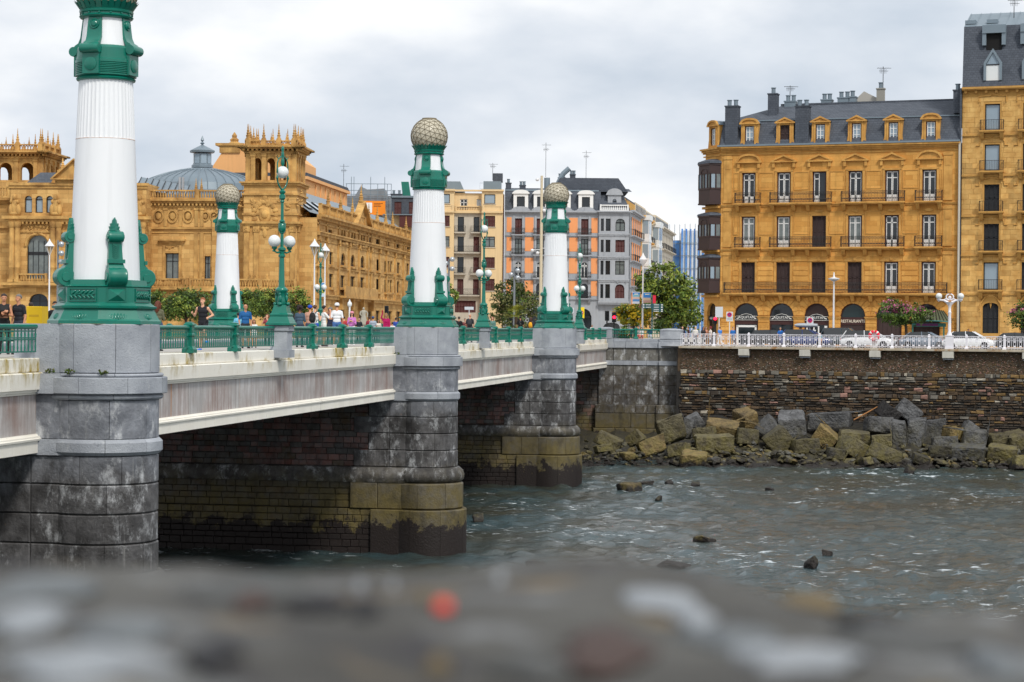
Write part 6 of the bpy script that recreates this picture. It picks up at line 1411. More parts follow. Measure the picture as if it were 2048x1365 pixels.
    m = MB(); skin(m, b0, SE, 0, zt_, ops, 0, .34, seg=8); hull(m, b0, SE, 0, 12, 0, zt_); m.build('wall', M_THE, sd)
    for o_ in ops:
        window(sd, *o_[:4], .22, 'plain', o_[4])
        if o_[2] > 3:
            m = MB(); a_, b_, z0, z1 = o_[:4]; m.box(a_-.3, b_+.3, -.3, .0, z0-.3, z0-.08)
            if z1-z0 > 2.2: m.box(a_-.32, a_-.04, -.16, 0, z0, z1+.1); m.box(b_+.04, b_+.32, -.16, 0, z0, z1+.1); m.box(a_-.5, b_+.5, -.4, 0, z1+.3, z1+.5) if not o_[4] else None
            m.build('window_surround', M_THT, sd)
    zs1 = P(640, 468)[1]; zs2 = P(640, 595)[1]; zs3 = (zs1+zs2)/2
    m = MB()
    for q0, q1, p_ in ((zt_-.2, zt_+.1, .5), (zt_+.1, zt_+.35, .95), (zt_-.7, zt_-.5, .15), (zs1-.2, zs1+.1, .35), (zs1+.1, zs1+.25, .5), (zs2-.15, zs2+.2, .4), (zs2+.2, zs2+.35, .55), (zs3-.1, zs3+.1, .12), (zs1-.8, zs1-.65, .1)): m.box(b0-.0, SE, -p_, .02, q0, q1)
    m.build_each('moulding', M_THT, sd)
    for px in (636, 652, 676, 697, 717, 734, 741, 758, 772, 789, 806):
        c = P(px, 540)[0]; m = MB(); m.box(c-.35, c+.35, -.2, 0, zs2+.3, zs1-.3); m.box(c-.42, c+.42, -.3, 0, zs1-.75, zs1-.25); m.box(c-.3, c+.3, -.15, 0, zs1+.2, zt_-.3); relief(m, c-.5, c+.5, zs1-1.1, zs1-.3, -.25, 4, rr, .12); m.build('pilaster', M_THT, sd)
    c0, c1 = P(672, 590)[0], P(740, 590)[0]; m = MB(); m.box(c0, c1, -1.2, 0, zs2+.1, zs2+.35); m.box(c0+.1, c1-.1, -1.1, -.95, zs2+.35, zs2+1.5)
    for i in range(4): x = c0+.8+(c1-c0-1.6)*i/3; m.prism([(x-.25, zs2-1.3), (x+.25, zs2-1.3), (x+.3, zs2+.1), (x-.3, zs2+.1)], -.7, 0)
    m.build('long_balcony', M_THT, sd)
    balustrade(sd, b0+.2, SE-.5, -.3, zt_+.35, 1.25, M_THT, .5); i = 0
    for px in (651, 676, 700, 733, 750, 767, 781, 808): m = MB(); c = P(px, 440)[0]; pinnacle(m, c, -.3, zt_+1.6, 1.9, .3); m.build('pinnacle', M_THT, sd)
    g0, g1 = P(702, 440)[0], P(732, 440)[0]; m = MB(); pediment(m, g0, g1, zt_+.4, 3.0, .9, 'tri'); pinnacle(m, (g0+g1)/2, -.3, zt_+3.3, 2.2, .35); m.build('gable', M_THT, sd)
    m = MB(); m.add([(b0, .8, zt_+.6), (SE, .8, zt_+.6), (SE, 6, zt_+4.2), (b0, 6, zt_+4.2)], [(0, 1, 2, 3)]); m.add([(b0, 6, zt_+4.2), (SE, 6, zt_+4.2), (SE, 12, zt_), (b0, 12, zt_)], [(0, 1, 2, 3)]); m.build('roof', M_ZINC, sd)
    for i in range(11):
        x = b0+3+i*5.2; m = MB(); m.T = Matrix.Translation((x, 2.4, zt_+1.75)) @ Matrix.Rotation(math.atan2(3.6, 5.2), 4, 'X'); m.box(-.9, .9, -1.2, 1.2, .02, .14); sk = m.build('skylight', M_DFR, sd); m = MB(); m.T = Matrix.Translation((x, 2.4, zt_+1.75)) @ Matrix.Rotation(math.atan2(3.6, 5.2), 4, 'X'); m.box(-.75, .75, -1.05, 1.05, .14, .16); m.build('pane', M_GLL, sk)
    # right face of the corner tower: narrow window
    FT = Fac(592, 222, 86); fl = obj('tower_flank', None, t, (0, 0, 0), rad(90)); Pf = lambda px, py: FT(px, py)
    for xa, xb, ya, yb, nm in ((606, 613, 456, 491, 1), (604, 616, 583, 660, 0)):
        a_, b_ = Pf(xa, 470)[0], Pf(xb, 470)[0]; z1, z0 = Pf(609, ya)[1], max(.1, Pf(609, yb)[1]); m = MB(); m.box(a_-.35, a_, -.18, 0, z0-.2, z1+.3); m.box(b_, b_+.35, -.18, 0, z0-.2, z1+.3); m.box(a_-.5, b_+.5, -.3, 0, z0-.5, z0-.2); m.box(a_-.6, b_+.6, -.4, 0, z1+.3, z1+.6); m.build_each('window_surround', M_THT, fl)
        m = MB(); pediment(m, a_-.6, b_+.6, z1+.75, 1.1, .35, 'arc' if nm else 'tri'); m.build('window_pediment', M_THT, fl); m = MB(); m.box(a_, b_, -.05, -.01, z0, z1); m.build('pane', M_GLS, fl)
    for px in (594, 622): c_ = Pf(px, 520)[0]; m = MB(); m.box(c_, c_+.5, -.16, 0, 3, zA-.3); m.box(c_-.08, c_+.58, -.25, 0, zA-.9, zA-.3); m.build_each('pilaster', M_THT, fl)
theatre()

# ------------------------------------------------------------------ houses across the end of the bridge
CF = Fac(880, 300, 0)
M_TAN = mat('tan_render', (226, 198, 152), .8, var=.3, vscale=.5, col2=(208, 178, 132), streak=.25); M_PALE = mat('pale_stone_render', (206, 198, 184), .85, var=.8, vscale=.6, col2=(168, 160, 146), streak=.3)
M_GST = mat('grey_stucco_trim', (172, 176, 182), .8, var=.6, vscale=.8, col2=(136, 140, 146), streak=.35); M_ORG = mat('orange_render', (240, 162, 106), .8, var=.5, vscale=.8, col2=(222, 142, 88), streak=.2)
def tan_house():
    F = CF; t = thing('tan_apartment_house', 'tan apartment house with recessed balconies and brown roller shutters', 'building', F.o, F.a); Z = lambda x, y: F(860+x*.2785, 320+y*.2785)
    xl, xa, xb, xr = F(872, 500)[0], Z(178, 0)[0], Z(375, 0)[0], Z(528, 0)[0]; zt = Z(300, 226)[1]; zb = Z(300, 372)[1]; z5 = [Z(300, v_)[1] for v_ in (520, 665, 818, 972)]
    rws = [(402, 480), (550, 625), (698, 775), (853, 938)]; sh = ['rshutter', 'plain_c', 'rshutter', 'rshutter']
    def bay(x0, x1, w0, w1, y):
        ops = [(w0, w1, Z(0, 315)[1], Z(0, 248)[1])]+[(w0, w1, Z(0, b)[1], Z(0, a)[1]) for a, b in rws]
        m = MB(); skin(m, x0, x1, 0, zt, ops, y, .2); hull(m, x0, x1, y, 10, 0, zt); o = m.build('bay_wall', M_TAN, t)
        for i, q in enumerate(ops): window(t, *q, y+.12, 'plain_l' if i == 0 else sh[i-1]); m = MB(); m.box(q[0]-.1, q[1]+.1, y-.12, y, q[2]-.12, q[2]-.01); m.build('sill', M_PALE, t)
    bay(xl, xa, Z(77, 0)[0], Z(147, 0)[0], -1.2); bay(xb, xr, Z(393, 0)[0], Z(472, 0)[0], -1.2)
    d1, d2 = (Z(203, 0)[0], Z(248, 0)[0]), (Z(317, 0)[0], Z(358, 0)[0]); ops = []; st = []
    for i, (a, b) in enumerate(((408, 515), (550, 657), (697, 808), (855, 967))):
        for d in (d1, d2): ops.append((*d, Z(0, b)[1], Z(0, a)[1])); st.append('plain' if (i < 3 and d is d1) or i == 0 else 'rshutter')
    ops.append((Z(220, 0)[0], Z(272, 0)[0], zb, Z(0, 280)[1])); ops.append((Z(338, 0)[0], Z(375, 0)[0]-.1, zb+.6, Z(0, 280)[1])); st += ['white2', 'white_l']
    ops.append((Z(187, 0)[0], Z(337, 0)[0], Z(0, 1095)[1], Z(0, 1010)[1])); st.append('rshutter')
    m = MB(); skin(m, xa, xb, 0, zb, [o for o in ops if o[3] < zb], 0, .2, mi=1); skin(m, xa, xb, zb, zt-.3, [o for o in ops if o[2] >= zb-.01], 0, .2); hull(m, xa, xb, 0, 10, 0, zt-.3); m.build('centre_wall', [M_TAN, M_PALE], t)
    for o_, s_ in zip(ops, st): window(t, *o_, .12, s_)
    for i, z in enumerate(z5):
        for a, b in ([(d1[0]-.5, d1[1]+.3), (d2[0]-.4, d2[1]+.2)] if i in (0, 2) else [(d1[0]-.5, d2[1]+.2)]): balcony(t, a, b, z, .7, M_PALE, .95, orn=False)
    for x0, x1, y in ((xl, xa, -1.35), (xa, xb, -.3), (xb, xr, -1.35)):
        balustrade(t, x0+.15, x1-.15, y+.25, zb+.05, .8, M_TAN, .25); m = MB(); m.box(x0, x1, y-.15, 0, zb-.25, zb+.05); m.box(x0-.1, x1+.1, y-.2, 0, zt-.05, zt+.2); m.build_each('cornice', M_TAN, t)
    m = MB(); m.box(xb+.2, xr-.3, 1, 5, zt+.2, zt+1.6); m.build('penthouse', M_ZINC, t); m = MB(); ironwork(m, xb-.3, xr-.2, -.9, zt+.2, 1.0, .5, False); m.build('roof_railing', M_ZINC, t); m = MB(); m.box(xb+1.6, xr-.1, 1, 4, zt+1.6, zt+2.8); m.build('chimney', M_SLATE, t)
    m = MB(); m.prism([(xl, zt), (xa+1.5, zt), (xa+.8, zt+1.6), (xl+.8, zt+1.6)], 2, 6); m.build('rooflight', M_ZINC, t)
    m = MB(); m.tube([(xr+.1, -1.3, 0), (xr+.1, -1.3, zb-1), (xr+.1, -1.0, zt-.5)], .1, 6); m.build('drain_pipe', M_MAR, t)
    aerial(F.o+F.d*Z(450, 0)[0]+Vector((0, 2, Z(450, 140)[1])), 2.6, 'aerial above the penthouse of the tan apartment house')
    return xr
def grey_house(xr):
    F = CF; t = thing('orange_panel_house', 'grey stone corner house with orange wall panels and tall slate mansard', 'building', F.o+F.d*(xr+.25), F.a); X0 = xr+.25
    Z = lambda x, y: (F(860+x*.2785, 320+y*.2785)[0]-X0, F(860+x*.2785, 320+y*.2785)[1]); Y = lambda x, y: (F(1140+x*.2345, 380+y*.2345)[0]-X0, F(1140+x*.2345, 380+y*.2345)[1])
    zc = Z(700, 372)[1]; xe = Y(250, 0)[0]; rows = [(415, 530, 'rshutter'), (560, 675, 'plain_c'), (725, 842, 'white2'), (880, 1000, 'plain')]
    cols = [(615, 665), (770, 822), (930, 982), (1090, 1142)]; pan = [(555, 590), (687, 748), (845, 908), (1005, 1065), (1163, 1208)]; ops = []; st = []
    for a, b in cols:
        for i, (y0, y1, s_) in enumerate(rows): ops.append((Z(a, 0)[0], Z(b, 0)[0], Z(0, y1)[1], Z(0, y0)[1], .5 if i >= 2 else 0)); st.append(s_)
    g = [(Z(c-40, 0)[0], Z(c+75, 0)[0], .02, Z(0, 1060)[1], 1.2) for c in (600, 760, 1095)]
    m = MB(); skin(m, 0, xe, 0, zc, ops+g, 0, .3, seg=8); hull(m, 0, xe, 0, 12, 0, zc); m.build('wall', M_GST, t)
    for o_, s_ in zip(ops, st): window(t, *o_[:4], .18, s_, o_[4])
    for o_ in g: window(t, *o_[:4], .2, 'plain', o_[4])
    for a, b in pan:
        for y0, y1 in ((408, 515), (550, 650), (698, 808), (860, 968)): m = MB(); m.box(Z(a, 0)[0], Z(b, 0)[0], -.03, .02, Z(0, y1)[1], Z(0, y0)[1]); m.build('orange_panel', M_ORG, t)
    for y in (530, 675, 842, 985):
        z = Z(0, y)[1]; courses(t, 'string_course', M_GST, 0, xe, [(z-.35, z-.2, .1), (z-.2, z-.08, .2)])
        for a, b in cols: balcony(t, Z(a, 0)[0]-.55, Z(b, 0)[0]+.5, z, .7, M_GST, .95, (Z(a, 0)[0]-.2, Z(b, 0)[0]+.2))
    for a, b in cols:
        m = MB(); x0, x1 = Z(a, 0)[0], Z(b, 0)[0]
        for s_ in (x0-.3, x1+.02): m.box(s_, s_+.28, -.1, .02, Z(0, 1000)[1], zc-.5)
        m.build('window_surround', M_GST, t)
    courses(t, 'cornice', M_GST, 0, xe, [(zc-.3, zc-.1, .25), (zc-.1, zc+.15, .55)])
    zm = Z(0, 212)[1]; m = MB(); m.add([(0, -.1, zc+.15), (xe+.3, -.1, zc+.15), (xe+.3, 1.8, zm), (0, 1.8, zm)], [(0, 1, 2, 3)]); m.add([(0, 1.8, zm), (xe+5, 1.8, zm), (xe+5, 10, zm+1), (0, 10, zm+1)], [(0, 1, 2, 3)]); m.add([(0, -.1, zc+.15), (0, 1.8, zm), (0, 10, zm), (0, 10, zc)], [(0, 1, 2, 3)]); m.build('roof', M_SLATE, t)
    zu = Z(0, 110)[1]; xu = Z(880, 0)[0]; m = MB(); m.prism([(xu, zm), (xe+4.5, zm), (xe+3, zu), (xu+1.2, zu)], 3, 12); m.build('upper_roof', M_SLATE, t); m = MB(); m.box(0, xe, 1.7, 1.9, zm, zm+.2); m.build('ridge_flashing', M_ZINC, t)
    for a in (655, 800, 960, 1122):
        c = Z(a, 0)[0]; o = obj('dormer', None, t, (c, -.2, zc+.15)); m = MB(); skin(m, -1.1, 1.1, 0, 2.6, [(-.6, .6, .4, 2.1)], 0, .2); hull(m, -1.1, 1.1, 0, 2.4, 0, 2.6); m.prism([(-1.3, 2.5), (1.3, 2.5)]+arc_pts(-1.3, 1.3, 2.6, .5), -.2, 2.2); m.build('surround', M_WFR, o); window(o, -.6, .6, .4, 2.1, .12, 'plain')
        m = MB(); m.prism([(-1.8, 0), (1.8, 0)]+arc_pts(-1.4, 1.4, .1, .5), -.15, -.02); m.build('shell_crest', M_GST, o)
    # rounded corner bay
    cb = obj('corner_bay', None, t); yb = -.5; xa, xb = xe, Y(505, 0)[0]; wn = [(265, 290), (307, 347), (390, 470)]; ops = []; st = []
    for i, (y0, y1) in enumerate(((245, 350), (425, 530), (603, 722), (803, 922))):
        for j, (a, b) in enumerate(wn): ops.append((Y(a, 0)[0], Y(b, 0)[0], Y(0, y1)[1], Y(0, y0)[1], .6 if (i in (0, 3) and j == 2) else 0)); st.append('plain' if j < 2 else ('plain_c' if i in (0, 2) else 'rshutter'))
    zp = Y(0, 150)[1]; m = MB(); skin(m, xa, xb, Y(0, 960)[1], zp, ops, yb, .3); hull(m, xa, xb, yb, 8, Y(0, 960)[1], zp); skin(m, xa, xb, 0, Y(0, 965)[1], [(xa+.8, xb-1.2, .02, Y(0, 1130)[1], .6)], 0.2, .3); m.build('wall', M_GST, cb)
    for o_, s_ in zip(ops, st): window(cb, *o_[:4], yb+.18, s_, o_[4])
    m = MB()
    for y in (190, 375, 570, 765, 955):
        z = Y(0, y)[1]; m.box(xa-.1, xb+.1, yb-.2, yb, z-.12, z+.12); m.box(xa-.05, xb+.05, yb-.1, yb, z-.35, z-.12)
    m.box(xa-.3, xb+.3, yb-.5, 0, Y(0, 190)[1], Y(0, 178)[1]); m.build_each('moulding', M_GST, cb); rr = random.Random(2)
    for y in (375, 575, 775): m = MB(); relief(m, Y(375, 0)[0], Y(490, 0)[0], Y(0, y+25)[1], Y(0, y-10)[1], yb-.1, 9, rr, .12); m.build('swag_relief', M_GST, cb, 60)
    balustrade(cb, xa+.1, xb-.1, yb, Y(0, 178)[1], .9, M_WFR, .3); d0, d1 = Y(325, 0)[0], Y(440, 0)[0]; zd0, zd1 = zp, Y(0, 40)[1]
    m = MB(); skin(m, d0, d1, zd0, zd1, [(d0+.7, d1-.7, zd0+.2, zd1-.6, .3)], .6, .3); hull(m, d0, d1, .6, 4, zd0, zd1); m.prism([(d0-.3, zd1), (d1+.3, zd1)]+arc_pts(d0-.3, d1+.3, zd1, 1.0), .4, 4); m.build('crown_dormer', M_GST, cb); window(cb, d0+.7, d1-.7, zd0+.2, zd1-.6, .8, 'plain_l', .3)
    m = MB(); m.add([(xa, yb, zp), (xb, yb, zp), (xb-1, 3, zm), (xa, 3, zm)], [(0, 1, 2, 3)]); m.add([(xb, yb, zp), (xb+1, 9, zp), (xb-1, 9, zm), (xb-1, 3, zm)], [(0, 1, 2, 3)]); m.build('roof', M_SLATE, cb)
    chimney(t, Z(545, 0)[0], Z(585, 0)[0], 2, 3, zm-1, Z(0, 152)[1], M_SLATE, 1); chimney(t, Z(645, 0)[0], Z(690, 0)[0], 3, 4, zm-1, Z(0, 165)[1], M_SLATE, 2)
    for a, b, y in ((928, 980, 95), (1015, 1055, 72)): chimney(t, Z(a, 0)[0], Z(b, 0)[0], 6, 7, zu-1, Z(0, y)[1], M_SLATE, 2)
    m = MB(); c = Z(845, 0)[0]; m.cyl(c, 4, zm, Z(0, 108)[1], .45, n=12); m.tube([(c+1, 5, zm), (c+2.5, 5, zu+.8), (c+3.4, 5, zu+1.6)], .4, 8); m.build('vent_duct', M_ZINC, t, 40)
    aerial(F.o+F.d*(X0+Z(835, 0)[0])+Vector((0, 4, Z(835, 108)[1])), 5.2, 'tall aerial beside the vent duct of the orange panel house'); aerial(F.o+F.d*(X0+Y(150, 0)[0])+Vector((0, 7, zu)), 4.5, 'slender aerial on the upper roof of the orange panel house')
    return t
XR = tan_house(); grey_house(XR)
# street running away beside the corner house
EF = Fac(1259, 301, 81)
def street():
    F = EF
    M_WH = mat('white_glazed_gallery', (226, 230, 232), .4, var=.2); M_YEL = mat('yellow_render', (228, 176, 92), .8, var=.3); M_CRM = mat('cream_stone', (222, 208, 184), .8, var=.5, col2=(190, 176, 150), streak=.3)
    def house(name, lb, pa, pb, ytop, base, shut, bays, floors, orange=False, grp='houses along the side street'):
        a, b = F(pa, 540)[0], F(pb, 540)[0]; zt = F.z((pa+pb)/2, ytop); t = thing(name, lb, 'building', F.o+F.d*a, F.a, grp); L_ = b-a; ops = []; n = max(2, int(L_/3.2)); fh = (zt-4)/floors; k = .0
        for f in range(floors):
            for i in range(n): c = L_*(i+.5)/n; ops.append((c-.6, c+.6, 4.2+fh*f, 4.2+fh*f+fh*.72))
        m = MB(); skin(m, 0, L_, 0, zt, ops, 0, .3); hull(m, 0, L_, 0, 9, 0, zt); m.add([(0, 0, 0), (0, 0, zt), (0, 9, zt), (0, 9, 0)], [(0, 1, 2, 3)]); m.build('wall', base, t)
        for o_ in ops: window(t, *o_, .2, shut)
        for f in range(floors):
            z = 4.2+fh*f; courses(t, 'string_course', base, 0, L_, [(z-.3, z-.12, .15)])
            for i in range(n):
                c = L_*(i+.5)/n; balcony(t, c-1.0, c+1.0, z, .7, base, .95, orn=False)
                if orange: 
                    m = MB(); m.box(c+.75, c+L_/n-.85, -.03, .02, z, z+fh*.75); m.build('orange_panel', M_ORG, t)
        for c, w_ in bays:
            o = obj('glazed_bay', None, t); m = MB(); m.box(c-w_, c+w_, -1.1, 0, 4, zt-.6)
            for f in range(floors): z = 4.2+fh*f; m.box(c-w_-.1, c+w_+.1, -1.2, 0, z-.4, z)
            m.box(c-w_-.15, c+w_+.15, -1.3, 0, zt-.6, zt+.2); m.build('frame', M_WH, o)
            for f in range(floors):
                z = 4.2+fh*f
                for x0, x1, y in [(c-w_+.1+(2*w_-.2)*i/3+.05, c-w_+.1+(2*w_-.2)*(i+1)/3-.05, -1.12) for i in range(3)]:
                    m = MB(); m.box(x0, x1, y-.01, y, z+.9, z+fh*.8); m.build('pane', M_GLL, o)
                m = MB(); m.box(c-w_-.02, c-w_-.005, -1.0, -.1, z+.9, z+fh*.8); m.build('pane', M_GLL, o)
        courses(t, 'cornice', base, 0, L_, [(zt-.3, zt-.1, .3), (zt-.1, zt+.15, .6)]); m = MB(); m.prism([(0, zt), (L_, zt), (L_, zt+2.2), (0, zt+2.2)], 1, 8); m.build('attic', M_SLATE if orange else M_CRM, t)
        q = int(L_/2)
        for i in range(q): m = MB(); x = L_*(i+.5)/q; m.box(x-.4, x+.4, .9, 1.0, zt+.5, zt+1.9); m.build('attic_window', M_YEL if orange else M_GLS, t)
        return t
    house('orange_flank_house', 'side of the corner house with orange panels facing the street', 1260, 1281, 428, M_GST, 'rshutter', [], 4, True)
    house('white_bay_house', 'house with tall white glazed bays along the side street', 1282.5, 1302, 438, M_YEL, 'white2', [(3, 2.2), (24, 2.4)], 4)
    house('cream_street_house', 'cream stone house with black balconies further up the street', 1303, 1320, 452, M_CRM, 'plain', [(3, 2)], 4)
    house('pale_street_house', 'pale house at the far end of the left street side', 1321, 1346, 462, M_PALE, 'plain', [], 4)
    # scaffolded block wrapped in blue netting
    F2 = Fac(1338, 395, -4); t = thing('netted_scaffold_block', 'building wrapped in blue striped scaffold netting at the street end', 'building', F2.o, F2.a); w_ = F2(1420, 540)[0]; zt = F2.z(1370, 458)
    x1 = F2(1362, 540)[0]; m = MB(); m.box(x1, w_, .6, 14, 0, zt-.4); m.box(.2, x1, 6, 14, 0, zt-2); m.build('wall', M_PALE, t)
    M_B1 = mat('blue_netting', (60, 118, 206), .8, var=1, vscale=.6, col2=(120, 172, 226)); M_B2 = mat('white_netting', (214, 222, 232), .8, var=.3)
    n = 14
    for i in range(n):
        m = MB(); xa, xb = x1+(w_-x1)*i/n, x1+(w_-x1)*(i+1)/n-.05; zz = [0, zt*.3, zt*.6, zt-.3*(i % 2)]; m.add([(x, -.05*((j+i) % 2)-.06*(x == xb), z) for j, z in enumerate(zz) for x in (xa, xb)], [(2*j, 2*j+1, 2*j+3, 2*j+2) for j in range(3)]); m.build('net_strip', M_B1 if i % 2 == 0 else M_B2, t)
    m = MB(); m.box(0, x1-.1, 3.0, 3.1, 0, zt-2.2); m.build('side_net', M_B1, t); m = MB()
    for i in range(8): z = 2.5*i+1; m.box(0, x1, 2.6, 2.7, z, z+.12); m.box(x1, w_, -.3, -.24, z, z+.1)
    for i in range(9): x = w_*i/8; m.tube([(x, -.27 if x > x1 else 2.65, 0), (x, -.27 if x > x1 else 2.65, zt+1)], .06, 5)
    m.build('scaffold_poles', M_ZINC, t)
    # blocks rising behind the theatre
    F3 = Fac(690, 330, 0); t = thing('scaffolded_roof_house', 'grey house behind scaffolding poles with a big orange banner', 'building', F3.o, 0); Q = lambda x, y: F3(660+x*.1758, 320+y*.1758); x0, x1_ = Q(190, 0)[0], Q(690, 0)[0]
    m = MB(); m.box(x0, x1_, 1, 12, 0, Q(0, 400)[1]); m.prism([(Q(275, 0)[0], Q(0, 400)[1]), (Q(630, 0)[0], Q(0, 400)[1]), (Q(610, 0)[0], Q(0, 312)[1]), (Q(420, 0)[0], Q(0, 325)[1]), (Q(340, 0)[0], Q(0, 290)[1])], 2, 10); m.build('wall', mat('grey_sheeting', (150, 154, 158), .8, var=.8, vscale=.4, col2=(96, 98, 102)), t)
    m = MB()
    for x in (190, 245, 275, 370, 465, 545, 625, 655, 700): xx = Q(x, 0)[0]; m.tube([(xx, 0, 0), (xx, 0, Q(0, 190 if x in (245, 275, 465, 625) else 270)[1])], .05, 5)
    for y in (270, 345, 390, 430, 500, 560): m.tube([(Q(180, 0)[0], 0, Q(0, y)[1]), (Q(700, 0)[0], 0, Q(0, y)[1])], .05, 5)
    m.build('scaffold_poles', M_ZINC, t); b0, b1, z0, z1 = Q(335, 0)[0], Q(635, 0)[0], Q(0, 625)[1], Q(0, 465)[1]
    o = obj('banner', None, t, (0, -.3, 0)); m = MB(); m.box(b0, b1, 0, .05, z0, z1); m.build('sheet', mat('orange_banner', (246, 142, 20), .6), o); m = MB(); xx = Q(405, 0)[0], Q(485, 0)[0]; m.box(*xx, -.02, 0, Q(0, 600)[1], Q(0, 485)[1]); m.box(b0, xx[0], -.02, 0, Q(0, 560)[1], Q(0, 525)[1]); m.build('white_block', mat('banner_white', (236, 236, 236), .6), o)
    m = MB(); 
    for i, w2 in enumerate((100, 75, 80)): m.box(Q(505, 0)[0], Q(505+w2, 0)[0], -.02, 0, Q(0, 497+17*i)[1], Q(0, 489+17*i)[1])
    m.build('text_lines', mat('banner_brown', (150, 80, 14), .6), o)
    F4 = Fac(785, 320, 0); t = thing('red_shutter_attic_house', 'house with dark slate attic and red brown shutters beside the scaffolding', 'building', F4.o, 0); Q = lambda x, y: F4(660+x*.1758, 320+y*.1758); x0, x1_ = Q(705, 0)[0], Q(1180, 0)[0]; ze = Q(0, 620)[1]; zt = Q(0, 425)[1]
    m = MB(); m.box(x0, x1_, 0, 10, 0, ze); m.build('wall', M_TAN, t); m = MB(); skin(m, x0, x1_, ze, zt, [(Q(a, 0)[0], Q(a+80, 0)[0], ze+.1, Q(0, 472)[1]) for a in (738, 903, 1060)], -.2, .2); hull(m, x0, x1_, -.2, 10, ze, zt); m.build('attic', M_SLATE, t)
    for a in (738, 903, 1060): window(t, Q(a, 0)[0], Q(a+80, 0)[0], ze+.1, Q(0, 472)[1], -.1, 'rshutter')
    m = MB(); m.box(Q(800, 0)[0], x1_, -1.2, -.2, Q(0, 760)[1], ze-.1); m.build('gallery', M_RSHUT, t); m = MB(); m.box(x0, x1_, -.4, 0, zt, zt+.3); m.box(x0-1.3, x1_, -1.4, 0, ze-.1, ze+.05); m.build('cornice', M_ZINC, t)
    chimney(t, x0-.2, x0+1.6, 1, 2, zt, Q(0, 375)[1], M_SLATE, 2); m = MB(); xx = Q(825, 0)[0]; m.prism([(xx, zt), (xx+1.3, zt), (xx+.9, Q(0, 232)[1]), (xx-.3, Q(0, 232)[1])], 2, 3); m.build('folded_parasol', M_GREEN, t)
    aerial(at_depth(687, 395, 300), 5, 'tall aerial rising behind the theatre hall roof')
street()
# ------------------------------------------------------------------ trees and plants
M_BARK = mat('bark', (86, 70, 54), .9, var=.6, vscale=4, bump=.5)
def leafmat(n, c, c2): return mat('leaf_'+n, c, .55, var=.9, vscale=1.2, col2=c2, spec=.35)
LG = [leafmat('mid', (104, 128, 48), (78, 102, 40)), leafmat('dark', (60, 82, 34), (44, 62, 28)), leafmat('light', (150, 162, 66), (118, 134, 52))]
LY = [leafmat('yellow', (150, 148, 44), (116, 122, 40)), leafmat('mid', (0, 0, 0), (0, 0, 0)), leafmat('flower', (214, 180, 30), (180, 150, 30))]
LP_ = [leafmat('mid', (0, 0, 0), (0, 0, 0)), leafmat('dark', (0, 0, 0), (0, 0, 0)), leafmat('pink', (200, 110, 150), (170, 90, 120))]
LO = [leafmat('olive', (112, 112, 62), (84, 88, 50)), leafmat('dark', (0, 0, 0), (0, 0, 0)), leafmat('mid', (0, 0, 0), (0, 0, 0))]
def crown_mesh(lobes, n, size, mats, wts, seed, pink_top=False):
    """lobes: ellipsoids (cx,cy,cz,rx,ry,rz); thousands of folded leaves gathered in clumps through their volume"""
    rs = np.random.RandomState(seed); vol = np.array([l[3]*l[4]*l[5] for l in lobes]); nc = max(10, n//34)
    li = rs.choice(len(lobes), nc, p=vol/vol.sum()); L_ = np.array(lobes)[li]
    d = rs.normal(size=(nc, 3)); d /= np.linalg.norm(d, axis=1)[:, None]; r = rs.uniform(.35, 1.0, (nc, 1))**.45
    cc = L_[:, :3]+d*r*L_[:, 3:]; ci = rs.randint(0, nc, n); sp = (L_[ci, 3:].min(1)*rs.uniform(.12, .26, n))[:, None]
    P = cc[ci]+rs.normal(size=(n, 3))*sp*[1, 1, .75]
    nrm = rs.normal(size=(n, 3))+d[ci]*1.0+[0, 0, .5]; nrm /= np.linalg.norm(nrm, axis=1)[:, None]
    t = np.cross(nrm, rs.normal(size=(n, 3))); t /= np.linalg.norm(t, axis=1)[:, None]; b = np.cross(nrm, t); s_ = rs.uniform(.6, 1.25, (n, 1))*size
    V = np.stack([P-t*s_, P-b*s_*.45-nrm*s_*.12, P+t*s_, P+b*s_*.45-nrm*s_*.12], 1).reshape(-1, 3)
    me = bpy.data.meshes.new('crown'); me.from_pydata(V.tolist(), [], np.arange(4*n).reshape(n, 4).tolist())
    cm = rs.choice(len(mats), nc, p=np.array(wts)/sum(wts)); mi = cm[ci]; sw = rs.rand(n) < .25; mi[sw] = rs.choice(len(mats), sw.sum(), p=np.array(wts)/sum(wts))
    if pink_top: mi[(mi == 2) & (P[:, 2] < np.median(P[:, 2]))] = 0
    for m_ in mats: me.materials.append(m_)
    me.polygons.foreach_set('material_index', mi.astype(np.int32)); return me
